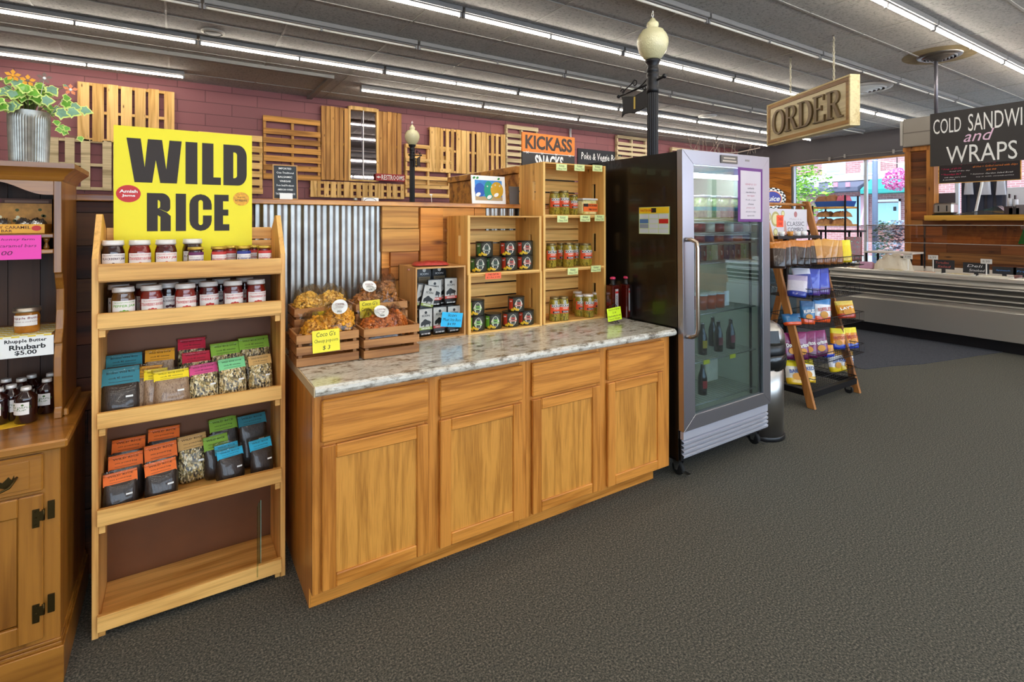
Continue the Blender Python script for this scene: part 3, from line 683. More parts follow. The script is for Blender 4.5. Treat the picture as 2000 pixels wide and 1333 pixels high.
def jarmesh(t, r, h, lidr, lidh, content, lidm, label_col, lz0, lz1, lines, inkm, arc=1.9, art=None, artm=None, yaw=0, neck=.86, gold=False, cap='lid'):
    """glass jar: body+content, screw lid, wrap label with its print. Label faces -Y turned by yaw"""
    bh = h - lidh
    m = MB(); m.lathe([(r * .93, 0), (r, .004), (r, bh * .74), (r * .97, bh * .82), (r * neck, bh * .95), (r * neck, bh)], 24); m.build('glass_body', content, t)
    m = MB(); m.lathe([(lidr, bh + .0003), (lidr, bh + lidh * .45), (lidr * .975, bh + lidh * .5), (lidr * .975, h - .001), (lidr * .93, h)], 24); m.build(cap, lidm, t)
    if label_col:
        F_ = T(0, 0, (lz0 + lz1) / 2) @ RZ(yaw) @ RX(90); H_ = lz1 - lz0
        m = MB(); m.patch(r * arc, H_, F_, 0, r, .0006, 12)
        for (s_, fy, fh, fwid, bd) in lines: m.text(s_, T(0, 0, (lz0 + lz1) / 2 + fy * H_) @ RZ(yaw) @ RX(90), fwid * r * 2, fh * H_, 1, bd, 0, .1 if bd < .02 else 0, r, .0011)
        mats = [label_col, inkm]
        if art:
            mats.append(artm or inkm)
            for (ax, ay, ar_, ae) in art: m.disc(ar_ * r, ar_ * r * ae, F_ @ T(0, ay * H_, 0), 2, 10, .0012, r) if ax == 0 else m.add([((r + .0012) * math.sin((ax * r + q[0] * ar_ * r) / r), ay * H_ + q[1] * ar_ * r * ae, (r + .0012) * math.cos((ax * r + q[0] * ar_ * r) / r)) for q in [(math.cos(2 * PI * k / 10), math.sin(2 * PI * k / 10)) for k in range(10)]], [tuple(range(10))], 2, F_)
        m.build('label', mats, t)
    return t
JAMS = {}
def jamc(n, c): return mat('jam_' + n, c, .12, coat=.8, spec=.6, var=.3, vscale=40)
LAB = mat('jar_label', '#ece4dc', .6); LIDW = mat('white_lid', '#e2ddd6', .35, .2); LIDG = mat('gold_lid', '#c6a74a', .3, .8)
inkr = mat('label_red', '#c83a34', .6); inkp = mat('label_purple', '#6a2a5a', .6); inkg = mat('label_green', '#6aa82c', .6); inkb = mat('label_blue', '#34408c', .6); inkk = mat('label_plum', '#4a1c2c', .6)
ART = [(-.3, -.1, .16, .9), (-.05, -.06, .15, .9), (.2, -.1, .16, .9), (-.55, -.38, .2, .5), (.5, -.16, .05, .9)]
def jam(kind, big=True):
    c, ink, name = {'black': ('#2c100e', inkk, 'BLACKBERRY JAM'), 'rhub': ('#7c1a0e', inkr, 'STRAWBERRY-RHUBARB'), 'cherry': ('#4c0e0c', inkr, 'CHERRY JAM'), 'straw': ('#6e130f', inkr, 'STRAWBERRY JAM'),
                    'pepper': ('#5a3410', inkg, 'PEPPER JAM'), 'rasp': ('#5c0c14', inkr, 'RASPBERRY JAM'), 'blue': ('#1c1226', inkb, 'BLUEBERRY JAM'), 'boysen': ('#2e0f20', inkp, 'BOYSENBERRY JAM'), 'cran': ('#5a0c0c', inkr, 'CRANBERRY JAM')}[kind]
    def f():
        t = thing('jam_jar', '', 'jar')
        if big: jarmesh(t, .0385, .137, .036, .020, jamc(kind, c), LIDW, LAB, .015, .086, [('THE HOMETOWN KITCHEN', .40, .07, .95, .0), (name, .2, .17, 1.0 if len(name) < 15 else 1.12, .012)], ink, 2.3, ART)
        else: jarmesh(t, .029, .105, .029, .012, jamc(kind, c), LIDG, LAB, .018, .082, [('THE HOMETOWN', .20, .05, .9, .0), (name, .02, .17, 1.0, .012)], ink, 2.3, [(-.2, -.25, .2, .9), (.1, -.25, .2, .9)] + [])
        if not big:
            m = MB(); m.patch(.029 * 2.3, .012, T(0, 0, .078) @ RX(90), 0, .029, .0013, 12); m.build('label_band', ink, t)
        return t
    return f
# ================================================================ A-FRAME PINE SHELF
SX0, SX1 = -.268, .400
t = thing('display_shelf', 'five-tier pine display rack with lipped shelves between hutch and cabinet', 'shelf rack', (SX0, 2.475, 0))
Wd = SX1 - SX0
for x in (0, Wd - .020):
    m = MB(); m.prism([(0, 0), (.30, 0), (.30, 1.50), (.155, 1.585), (.125, 1.585), (0, 1.415)], 0, .020, 0, Matrix(((0, 0, 1, x), (1, 0, 0, 0), (0, 1, 0, 0), (0, 0, 0, 1)))); m.build('side_panel', PINEZ, t, .001)
DECK = [1.345, 1.165, .795, .43, .045]
LIP = [(1.333, 1.397), (1.157, 1.213), (.785, .842), (.422, .483), (.030, .088)]
for i, (z, (a, b_)) in enumerate(zip(DECK, LIP)):
    m = MB(); m.box(.0205, .002, z - .018, Wd - .0205, .285, z); m.build('shelf_board', PINE, t, .001)
    m = MB(); m.box(.0175 if i else .0205, -.018, a, Wd - .0175, .0015, b_); m.build('front_lip', PINE, t, .0012)
    if i:
        for x in (.0205, Wd - .041):
            m = MB(); m.box(x, .004, z - .044, x + .02, .28, z - .0185); m.build('cleat', PINE, t, .001)
m = MB(); m.box(.0205, .286, .03, Wd - .0205, .294, 1.40); m.build('back_panel', mat('hardboard', '#6a3c18', .55, var=.1), t)
m = MB(); m.box(.0205, .262, 1.43, Wd - .0205, .284, 1.47); m.box(.0205, .262, 1.475, Wd - .0205, .284, 1.53); m.build('top_rail', PINE, t, .001)
m = MB(); m.box(.0205, .27, 1.401, Wd - .0205, .285, 1.428); m.build('lower_rail', PINE, t)
SY = 2.475
# yellow sign
YEL = mat('poster_yellow', '#f3e200', .5)
t = thing('wild_rice_sign', 'big bright yellow WILD RICE sign standing at the top of the pine rack', 'sign', (-.222, SY + .232, 1.346), rz=0)
m = MB(); m.box(0, 0, .12, .515, .004, .610); m.box(0, 0, 0, .515, .004, .12); m.build('board', YEL, t)
INK = mat('sign_black', '#2a1c12', .6)
m = MB()
def block(mb, polys, x, z, w, h, mi=0):
    for p in polys: mb.add([(x + a * w, -.0008, z + b * h) for a, b in p], [tuple(range(len(p)))], mi)
def arcp(cx, cy, rx, ry, a0, a1, n=8): return [(cx + rx * math.cos(math.radians(a0 + (a1 - a0) * i / n)), cy + ry * math.sin(math.radians(a0 + (a1 - a0) * i / n))) for i in range(n + 1)]
Wp = [[(0, 1), (.25, 1), (.335, .33), (.46, 0), (.14, 0)], [(.335, .33), (.375, 1), (.62, 1), (.52, .52), (.46, 0)], [(.52, .52), (.62, 1), (.62, 0), (.60, 0)], ]
Wp = [[(0, 1), (.25, 1), (.32, .35), (.455, 0), (.14, 0)], [(.32, .35), (.375, 1), (.52, .52), (.455, 0)], [(.375, 1), (.635, 1), (.52, .52)], [(.52, .52), (.635, 1), (.71, .32), (.60, 0)], [(.71, .32), (.77, 1), (1, 1), (.91, 0), (.60, 0)]]
def ringpoly(outer, inner): return [[outer[i], outer[i + 1], inner[i + 1], inner[i]] for i in range(len(outer) - 1)]
Ip = [[(0, 0), (1, 0), (1, 1), (0, 1)]]
Lp = [[(0, 0), (1, 0), (1, .18), (.6, .18), (.6, 1), (0, 1)]]
Dp = ringpoly([(0, 0), (.6, 0)] + arcp(.62, .28, .38, .28, -90, 0) + arcp(.62, .72, .38, .28, 0, 90) + [(0, 1)], [(.42, .18), (.42, .18)] + arcp(.46, .25, .12, .07, -90, 0) + arcp(.46, .75, .12, .07, 0, 90) + [(.42, .82)]) + [[(0, 0), (.42, .18), (.42, .82), (0, 1)]]
Rp = ringpoly([(.45, 1), (.6, 1)] + arcp(.62, .78, .36, .22, 90, 0) + [(.98, .62)] + arcp(.7, .62, .28, .13, 0, -60), [(.45, .82), (.45, .82)] + arcp(.45, .75, .1, .07, 90, 0) + [(.55, .66)] + arcp(.45, .66, .1, .06, 0, -90)) + [[(0, 0), (.45, 0), (.45, 1), (0, 1)], [(.45, .6), (.45, .42), (.56, .38), (.56, 0), (1, 0), (1, .40), (.82, .5)]]
Cp = ringpoly([(1, .58), (1, .70)] + arcp(.5, .72, .5, .28, 0, 180) + arcp(.5, .28, .5, .28, 180, 360) + [(1, .42)], [(.6, .58), (.6, .70)] + arcp(.5, .78, .1, .06, 0, 180) + arcp(.5, .22, .1, .06, 180, 360) + [(.6, .42)])
Ep = [[(0, 0), (1, 0), (1, .18), (.58, .18), (.58, .42), (.93, .42), (.93, .59), (.58, .59), (.58, .82), (.95, .82), (.95, 1), (0, 1)]]
z0 = 1.72 - 1.346 + .002; hh = .185
for P_, x, w in [(Wp, .043, .195), (Ip, .252, .045), (Lp, .315, .073), (Dp, .398, .095)]: block(m, P_, x, z0, w, hh)
z1 = 1.515 - 1.346
for P_, x, w in [(Rp, .113, .085), (Ip, .216, .038), (Cp, .267, .085), (Ep, .362, .06)]: block(m, P_, x, z1, w, .163)
m.build('lettering', INK, t)
m = MB(); m.disc(.042, .036, FY(.05, -.0005, .327), 0, 32, .0006); m.text('Amish', FY(.05, 0, .337), .062, .013, 1, .03, 0, 0, None, .0016); m.text('Jams', FY(.05, 0, .318), .046, .012, 1, .03, 0, 0, None, .0016); m.build('red_sticker', [RED, WH], t)
m = MB(); m.disc(.033, .031, FY(.47, -.0005, .315), 0, 32, .0006); m.text('ENJOY!', FY(.47, 0, .322), .03, .007, 1, .02, 0, 0, None, .0016); m.text('EAT WILD RICE', FY(.47, 0, .308), .05, .008, 1, .02, 0, 0, None, .0016)
m.build('gold_sticker', [mat('sticker_gold', '#e8a01c', .5, var=.35, vscale=60), INK], t)
# jars, top tier
def jname(k): return {'black': 'blackberry', 'rhub': 'strawberry-rhubarb', 'cherry': 'cherry', 'straw': 'strawberry', 'pepper': 'green-labelled pepper', 'rasp': 'raspberry', 'blue': 'blueberry', 'boysen': 'boysenberry', 'cran': 'cranberry'}[k]
for kind, big, u, y, extra in [('black', 1, 221, 2.565, 'first from the left'), ('rhub', 1, 273, 2.56, 'second from the left'), ('cherry', 1, 324, 2.56, 'third from the left'), ('black', 1, 376, 2.615, 'with white lid behind the small gold-lidded jars'),
        ('boysen', 0, 382, 2.545, 'gold-lidded with purple band'), ('rasp', 0, 427, 2.545, 'gold-lidded, just left of the blue-banded one'), ('straw', 0, 450, 2.61, 'gold-lidded, behind the blue-banded one'), ('blue', 0, 475, 2.545, 'gold-lidded with blue band'), ('rasp', 0, 497, 2.62, 'gold-lidded, behind the last one on the right'), ('rasp', 0, 516, 2.545, 'gold-lidded, last on the right')]:
    inst(('jam', kind, big), jam(kind, big), (xu(u, y), y, 1.3455), 0, '%s jam jar on the top tier, %s' % (jname(kind), extra), 'jam jars on the pine rack', (0, 0, math.radians(8)))
for kind, u, y, extra in [('pepper', 241, 2.53, 'first in front'), ('rhub', 296, 2.535, 'second in front'), ('rhub', 362, 2.535, 'third in front'), ('cherry', 407, 2.565, 'fourth in front'), ('cran', 455, 2.545, 'fifth in front'), ('straw', 500, 2.545, 'last in front, at the right'),
        ('black', 232, 2.65, 'far left in the back row'), ('cran', 286, 2.64, 'second in the back row'), ('black', 330, 2.60, 'dark one seen between the front jars'), ('cherry', 385, 2.69, 'fourth in the back row'), ('black', 432, 2.66, 'fifth in the back row'), ('cherry', 478, 2.67, 'last in the back row')]:
    inst(('jam', kind, 1), jam(kind, 1), (xu(u, y), y, 1.1655), 0, '%s jam jar on the second tier, %s' % (jname(kind), extra), 'jam jars on the pine rack', (0, 0, math.radians(10)))
# ---- bags of rice / soup mix
RICE = speck('black_wild_rice', ['#17120f', '#2c211a', '#3c2f26', '#1c1512'], 190, .4, .5, (1, 1, .35), .5)
RICEB = speck('brown_wild_rice', ['#4a3423', '#8a6a4e', '#a98a6a', '#6a4c36'], 160, .4, .5, (1, 1, .4), .5)
SOUP = speck('soup_mix', ['#e8d9b0', '#6a5a3a', '#b89a5a', '#2c2418', '#d8c08a', '#8a7a4a'], 190, .4, .8, (1, 1, .6), .5, tex='vor')
PLAST = glass('clear_plastic', '#f8f8f6', .06, .10, .98)
def pouch(w, h, th, seed, taper=.88, nx=10, nz=10, wob=.5):
    """pillow-shaped filled bag standing on z=0, centred on x, front towards -Y"""
    r4 = random.Random(seed); vs = []; fs = []
    jit = [[r4.uniform(-1, 1) for _ in range(nx + 1)] for _ in range(nz + 1)]
    for s_ in (-1, 1):
        for j in range(nz + 1):
            q = j / nz; ww = w / 2 * (1 - (1 - taper) * q ** 2) * (.9 + .1 * math.sin(min(1, q * 5) * PI / 2))
            tz = th / 2 * (max(.02, 1 - q) ** .55) * (.72 + .28 * math.sin(min(1, q * 3.2) * PI / 2)) * 1.2
            if j == nz: tz = .0015
            for i in range(nx + 1):
                u = i / nx * 2 - 1; e = max(0, 1 - abs(u) ** 3.2) ** .6
                vs.append((u * ww, s_ * (tz * e * (1 + .14 * wob * jit[j][i]) + .0004), q * h * (1 - .03 * (1 - e) * (1 - q))))
    N_ = (nx + 1) * (nz + 1)
    for j in range(nz):
        for i in range(nx):
            a = j * (nx + 1) + i; fs.append((a, a + 1, a + nx + 2, a + nx + 1)); fs.append((N_ + a, N_ + a + nx + 1, N_ + a + nx + 2, N_ + a + 1))
    edge = [0 * (nx + 1) + i for i in range(nx + 1)]
    for i in range(nx): fs.append((i, N_ + i, N_ + i + 1, i + 1))
    for j in range(nz):
        a = j * (nx + 1); fs.append((a, a + nx + 1, N_ + a + nx + 1, N_ + a)); a += nx; fs.append((a, N_ + a, N_ + a + nx + 1, a + nx + 1))
    return vs, fs
def card(c): return mat('card_' + c, c, .6)
def ricebag(fill, cardc, w=.105, h=.125, th=.06, ch=.055, lines=('WILD RICE', 'soup mix'), seed=1, tilt=25, dy=0):
    def f():
        t = thing('rice_bag', '', 'bag')
        vs, fs = pouch(w, h, th, seed); m = MB().add(vs, fs, 0, None, True); m.build('filled_pouch', fill, t)
        F_ = T(0, .002, h - .004) @ RX(-tilt)
        m = MB(); m.box(-w * .47, -.002, 0, w * .47, .002, ch, 0, F_); G = F_ @ FY(0, -.002, 0)
        for i, l in enumerate(lines): m.text(l, F_ @ FY(0, -.002, ch * (.72 - .3 * i)), w * (.7 - .1 * i), ch * .13, 1, .01)
        m.box(-w * .3, -.0026, ch * .18, w * .3, -.0021, ch * .2, 1, F_); m.build('header_card', [card(cardc), INK], t)
        vs, fs = pouch(w * 1.06, .02, .008, seed + 5, 1, 8, 3, 2.); m = MB().add([(x, y, z + h + ch * .7) for x, y, z in vs], fs, 0, T(0, 0, h) @ RX(-tilt) @ T(0, 0, -h) , True); m.build('plastic_top', PLAST, t)
        m = MB(); m.box(w * .12, -th * .60 - .0015, h * .60, w * .30, -th * .60 - .0005, h * .66); m.build('price_sticker', WH, t)
        return t
    return f
TEAL, MUST, YELC, PNK, REDC, GRN, LGR, ORG, BLU, TAN = '#2f7f8c', '#e09a18', '#f2d400', '#d4447e', '#c81f3c', '#7ed08c', '#8cb83a', '#f2701a', '#2cb4d8', '#d8a860'
Z3 = DECK[2] + .0005
GP = 'bags of rice and soup mix on the pine rack'
for i, (fill, cc, u, y, rz, w, h, th, ch, sc, desc) in enumerate([
    (RICE, TEAL, 236, 2.56, 4, .115, .115, .075, .07, 1, 'large bag of black rice with teal card at the left end of the third tier'),
    (RICE, TEAL, 243, 2.66, 4, .115, .16, .05, .055, 1, 'bag with teal card behind the large black rice bag'),
    (RICEB, MUST, 288, 2.575, -8, .085, .125, .045, .05, 1, 'narrow brown rice bag with mustard card on the third tier'),
    (RICEB, MUST, 312, 2.66, 0, .10, .165, .04, .055, 1, 'tall bag with mustard card at the back of the third tier'),
    (RICEB, YELC, 304, 2.55, 0, .075, .12, .04, .045, 1, 'thin brown rice bag half hidden behind the yellow-card bag'),
    (RICEB, YELC, 336, 2.535, 6, .115, .115, .06, .04, 1, 'plump pinkish-brown rice bag with bright yellow card in front'),
    (SOUP, PNK, 400, 2.555, 12, .10, .115, .055, .045, 1, 'soup mix bag with pink card on the third tier'),
    (SOUP, REDC, 385, 2.64, 4, .10, .145, .045, .05, 1, 'soup mix bag with crimson card behind the pink one'),
    (SOUP, REDC, 375, 2.70, 0, .10, .19, .04, .055, 1, 'tall bag with crimson card at the very back of the third tier'),
    (SOUP, GRN, 456, 2.555, 12, .10, .12, .05, .05, 1, 'soup mix bag with mint green card on the third tier'),
    (SOUP, LGR, 445, 2.65, 8, .115, .16, .045, .06, 1, 'tall bag with olive green card behind the mint one'),
    (SOUP, TAN, 510, 2.565, 8, .09, .12, .05, .045, 1, 'soup mix bag with faded card at the right end of the third tier'),
    (SOUP, LGR, 500, 2.66, 6, .12, .17, .045, .06, 1, 'tall clear bag with faint green card at the right back of the third tier')]):
    w *= 1.12; r = ricebag(fill, cc, w, h, th, ch, ('Broken Wild Rice' if cc == TEAL else 'WILD RICE SOUP', 'cook 45 minutes'), i)(); r.location = (xu(u, y), y, Z3 + .0015 + (.1 if h > .14 else .05) * th); r.rotation_euler = (math.radians(-8 if h > .14 else -4), 0, math.radians(rz)); r['label'] = desc; r['group'] = GP
Z4 = DECK[3] + .0005
for i, (fill, cc, u, y, rz, w, h, th, ch, desc) in enumerate([
    (RICE, ORG, 236, 2.54, 8, .105, .10, .06, .045, 'black rice bag with orange card at the front left of the fourth tier'),
    (RICE, ORG, 246, 2.61, 4, .11, .13, .05, .055, 'black rice bag with orange card behind the front left one'),
    (RICE, ORG, 250, 2.68, 0, .11, .165, .04, .055, 'tall bag with orange card at the back left of the fourth tier'),
    (RICE, ORG, 316, 2.54, 12, .105, .105, .06, .05, 'black rice bag with orange card, second in front on the fourth tier'),
    (RICE, ORG, 316, 2.61, 8, .11, .135, .05, .065, 'black rice bag with large orange card behind the second front one'),
    (RICE, ORG, 320, 2.69, 0, .11, .18, .04, .055, 'tall bag with orange card at the back centre of the fourth tier'),
    (SOUP, TAN, 378, 2.66, 10, .105, .135, .045, .06, 'pale soup mix bag with tan card standing mid fourth tier'),
    (RICE, LGR, 425, 2.64, 12, .095, .12, .045, .06, 'bag with lime green card behind the blue-card bag'),
    (RICE, LGR, 440, 2.70, 8, .11, .17, .04, .06, 'tall bag with lime green card at the back of the fourth tier'),
    (RICE, BLU, 452, 2.555, 14, .10, .105, .055, .035, 'shiny black rice bag with blue card, left of two'),
    (RICE, BLU, 445, 2.60, 12, .09, .11, .045, .04, 'black rice bag tucked just behind the left blue-card bag'),
    (RICE, BLU, 512, 2.56, 14, .09, .11, .055, .045, 'black rice bag with blue card at the right end, right of two'),
    (RICE, TEAL, 497, 2.67, 8, .115, .18, .045, .05, 'tall dark bag at the back right of the fourth tier')]):
    w *= 1.10; r = ricebag(fill, cc, w, h, th, ch, ('WILD RICE', 'one pound bag'), 40 + i)(); r.location = (xu(u, y), y, Z4 + .0015 + (.1 if h > .14 else .05) * th); r.rotation_euler = (math.radians(-8 if h > .14 else -4), 0, math.radians(rz)); r['label'] = desc; r['group'] = GP
t = thing('acrylic_sheet', 'clear acrylic sheet standing at the right of the empty bottom tier', 'acrylic sheet', (.305, 2.50, .0455))
m = MB(); m.box(-.05, 0, 0, .0, .004, .30, 0, RZ(70)); m.build('sheet', glass('acrylic', '#e8f4ee', .1), t)
m = MB(); m.box(-.0008, -.0008, 0, .0012, .0045, .30, 0); m.build('bright_edge', mat('acrylic_edge', '#8fb8a4', .2), t)

# ---- lower hutch: butter jar, cloth, card, syrup bottles
cl = thing('gingham_cloth', 'yellow checked cloth strip on the middle hutch shelf', 'cloth', (-.55, HYF + .0155, 1.1392))
chk = mat('gingham', '#d8d0a0', .8); nt = chk.node_tree; ck = nt.nodes.new('ShaderNodeTexChecker'); ck.inputs['Scale'].default_value = 45; ck.inputs[1].default_value = (.75, .55, .05, 1); ck.inputs[2].default_value = (.8, .78, .6, 1)
tcn = nt.nodes.new('ShaderNodeTexCoord'); nt.links.new(tcn.outputs['Object'], ck.inputs[0]); nt.links.new(ck.outputs[0], nt.nodes['Principled BSDF'].inputs['Base Color'])
m = MB(); m.box(-.2, 0, 0, .155, .24, .0015); m.box(-.2, 0, -.02, .155, .002, 0); m.build('cloth_strip', chk, cl)
t = thing('butter_jar', 'small jar of amber rhubarb apple butter with steel lid on the checked cloth', 'jar')
t.location = (xu(53, HYF + .09), HYF + .09, 1.1415)
jarmesh(t, .038, .093, .041, .017, jamc('butter', '#a8651c'), mat('steel_lid', '#b8b0a4', .3, .9), LAB, .027, .066, [('Rhupple Butter', .22, .26, 1.3, .015), ('hand made in small batches', -.1, .1, 1.2, 0)], mat('maroon_ink', '#7a1c24', .6), 2.0)
t = thing('price_card', 'white printed card reading Rhubarb $5.00 on the hutch shelf edge', 'price card', (-.55, HYF + .012, 1.098))
m = MB(); m.box(-.20, -.002, -.036, .162, 0, .036); m.build('card', WH, t)
m = MB(); m.text('Rhupple Butter', FY(.085, -.002, .022, 0), .115, .017, 0, .025); m.text('Rhubarb', FY(.09, -.002, .001), .10, .018, 0, .03); m.text('$5.00', FY(.085, -.002, -.020), .06, .018, 0, .025); m.text('1/2 Pint', FY(-.02, -.002, -.024), .042, .012, 0, .02)
m.disc(.026, .014, FY(-.02, -.002, -.002), 1, 20); m.disc(.02, .010, FY(-.02, -.002, .013), 2, 20); m.build('printing', [BK, mat('basket_brown', '#8a5a34', .6), mat('apple_red', '#c0402c', .5)], t)
def syrup():
    t = thing('syrup_bottle', '', 'bottle'); jarmesh(t, .033, .128, .0155, .013, mat('syrup_dark', '#22080a', .08, coat=.9, var=.3, vscale=20), LIDW, LAB, .034, .078, [('PURE MAPLE', .1, .14, 1.1, .0), ('SYRUP', -.12, .12, .7, 0)], mat('label_leaf', '#4a6a2a', .6), 1.9, [(-.5, .3, .12, .9), (.4, .3, .12, .9), (.0, .0, .08, 1)], neck=.44, cap='screw_cap')
    return t
for i, (u, y, d_) in enumerate([(51, 2.57, 'front centre, catching the light'), (22, 2.63, 'just left behind the front one'), (92, 2.66, 'right, partly behind the hutch side'), (42, 2.72, 'third back in the middle'), (62, 2.76, 'back middle'), (-4, 2.60, 'cut off by the left edge'), (12, 2.74, 'back left'), (100, 2.75, 'back right corner')]):
    inst('syrup', syrup, (xu(u, y), y, .824), 0, 'dark syrup bottle on the lower hutch counter, ' + d_, 'syrup bottles on the hutch', (0, 0, math.radians(-30)))
m = MB(); m.prism([(-.62, 2.50), (-.465, 2.535), (-.44, 2.60), (-.47, 2.80), (-.8, 2.80), (-.8, 2.50)], .8222, .8232); o = m.build('yellow_paper', mat('yellow_sheet', '#e8b41c', .7)); tag(o, 'yellow paper sheet under the syrup bottles on the hutch', 'paper')

# ================================================================ DISPLAY CABINETS AND COUNTERTOP
CT = .914; CFY = 2.150; CFX = .452; CRX = 2.480
def door(mb, x0, x1, z0, z1, par, name='door'):
    fw_ = .055; y1 = -.001; y0 = -.020
    m = MB(); m.box(x0, y0, z0, x0 + fw_, y1, z1); o = m.build(name, OAKZ, par, .003)
    m = MB(); m.box(x1 - fw_, y0, z0, x1, y1, z1); m.build('door_stile', OAKZ, o, .003)
    r = MB().box(x0 + fw_ + .0004, y0 + .0005, z1 - fw_, x1 - fw_ - .0004, y1, z1).build('top_rail', OAK, o, .004)
    r = MB().box(x0 + fw_ + .0004, y0 + .0005, z0, x1 - fw_ - .0004, y1, z0 + fw_).build('bottom_rail', OAK, o, .004)
    m = MB(); m.box(x0 + fw_, y0 + .010, z0 + fw_, x1 - fw_, y1 - .002, z1 - fw_); m.build('centre_panel', wood('oak_panel', '#d8953e', '#b27428', 'Z', 2.4, .4, .25, island=.1), o)
    return o
def cabinet(label, x0, x1, bays, left_end, toe1):
    t = thing('base_cabinet', label, 'cabinet', (x0, CFY, 0), group='honey oak base cabinets')
    w = x1 - x0
    m = MB(); m.box(0, .019, .10, w, .80, CT - .041); m.build('carcass', OAKZ, t)
    ff = MB(); z0, z1 = .085, CT - .041
    edges = [0] + [q for b_ in bays for q in (b_[0] + .012, b_[1] - .012)] + [w]
    for i in range(0, len(edges), 2): MB().box(edges[i], 0, z0, edges[i + 1], .0185, z1).build('stile', OAKZ, t, .001)
    for a, b_ in bays:
        for q0, q1 in ((z0, z0 + .04), (.655, .685), (.835, z1)): MB().box(a + .0125, .0005, q0, b_ - .0125, .0185, q1).build('face_rail', OAK, t)
    for a, b_ in bays:
        m = MB(); m.box(a, -.020, .683, b_, -.001, .852); m.build('drawer_front', OAK, t, .005)
        door(m, a, b_, .098, .668, t)
    m = MB(); m.box(0 if left_end else 0, .062, 0, toe1 - x0, .08, .10); m.build('toe_kick', OAK, t)
    if left_end:
        m = MB(); m.prism([(.0, .085), (.0, CT - .041), (.80, CT - .041), (.80, 0), (.062, 0), (.062, .085)], -.006, 0, 0, Matrix(((0, 0, 1, -.0005), (1, 0, 0, 0), (0, 1, 0, 0), (0, 0, 0, 1)))); m.build('end_panel', OAKZ, t)
    return t
xb = [xu(u, 2.13) for u in (629, 838, 860, 1022, 1041, 1173, 1188, 1298)]
mid = (xb[3] + xb[4]) / 2
cabinet('left honey oak base cabinet with two wide doors and drawers beside the pine rack', CFX, mid - .0005, [(xb[0] - CFX, xb[1] - CFX), (xb[2] - CFX, xb[3] - CFX)], True, mid - .0005)
cabinet('right honey oak base cabinet with two doors and drawers beside the glass-door fridge', mid + .0005, CRX + .02, [(xb[4] - mid, xb[5] - mid), (xb[6] - mid, xb[7] - mid)], False, 2.43)
GRAN = speck('granite_laminate', ['#2a2624', '#857a6a', '#c6c0b2', '#d9d5ca', '#a59c8c', '#e4e1da'], 20, .22, .03, (.55, 1, 1), .4, pos=[.26, .38, .46, .55, .62, .72])
m = MB(); prof = [(2.118, CT - .040), (2.108, CT - .032), (2.104, CT - .020), (2.108, CT - .008), (2.120, CT - .0005), (2.132, CT), (2.948, CT), (2.948, CT - .040)]
m.prism(prof, CFX - .004, CRX + .035, 0, MYZ(0)); o = m.build('countertop', GRAN, None, .0008)
tag(o, 'speckled granite-look laminate countertop with rounded front edge', 'countertop')
m = MB(); m.box(CFX - .009, 2.108, CT - .038, CFX - .0045, 2.948, CT - .001); o = m.build('edge_strip', mat('raw_edge', '#c8b08a', .6)); tag(o, 'pale unfinished edge strip at the left end of the countertop', 'edge strip')

# ---- crates
def pine_crate(w, h, d, end_open=True, slats=4, brown=False, hole=True):
    """crate lying on its side, mouth towards -Y"""
    def f():
        t = thing('wooden_crate', '', 'crate')
        s = .016
        for x in (0, w - s):       # solid ends with hand hole
            m = MB(); P = lambda poly: m.prism(poly, 0, s, 0, MYZ(x))
            hz0, hz1, hy0, hy1 = h * .30, h * .66, d * .30, d * .42
            P([(0, 0), (hy0, 0), (hy0, h), (0, h)]); P([(hy1, 0), (d - .009, 0), (d - .009, h), (hy1, h)]); P([(hy0, 0), (hy1, 0), (hy1, hz0), (hy0, hz0)]); P([(hy0, hz1), (hy1, hz1), (hy1, h), (hy0, h)])
            m.build('end_board', CRATEZ, t)
        for z0, nm in ((0, 'bottom_slats'), (h - .009, 'top_slats')):
            m = MB()
            for i in range(3): m.box(s + .0003, i * d / 3 + .002, z0, w - s - .0003, (i + 1) * d / 3 - .006, z0 + .009)
            m.build(nm, CRATEW, t)
        m = MB()
        for i in range(slats): m.box(.001, d - .0085, i * h / slats + .004, w - .001, d, (i + 1) * h / slats - .006)
        m.build('back_slats', CRATEW, t)
        return t
    return f
CW, CH, CD = .508, .3385, .285
C1 = Vector((1.388, 2.628)); C3 = Vector((1.916, 2.634))
for i, (x, y, z, rz, d_) in enumerate([(C1.x, C1.y, CT + .0005, -1, 'pine crate of dip cans standing on the counter, lower of two'), (C1.x - .005, C1.y, CT + CH + .001, -1, 'pine crate of dip cans, upper of two'),
        (C3.x, C3.y, CT + .0005, -1.5, 'bottom pine crate of the three-high stack of pickle jars'), (C3.x, C3.y, CT + CH + .001, -1.5, 'middle pine crate of the three-high stack of pickle jars'), (C3.x - .002, C3.y, CT + 2 * CH + .0015, -1.5, 'top pine crate of the three-high stack, under the black snack sign')]):
    inst('crate', pine_crate(CW, CH, CD), (x, y, z), rz, d_, 'pine crates stacked on the counter')
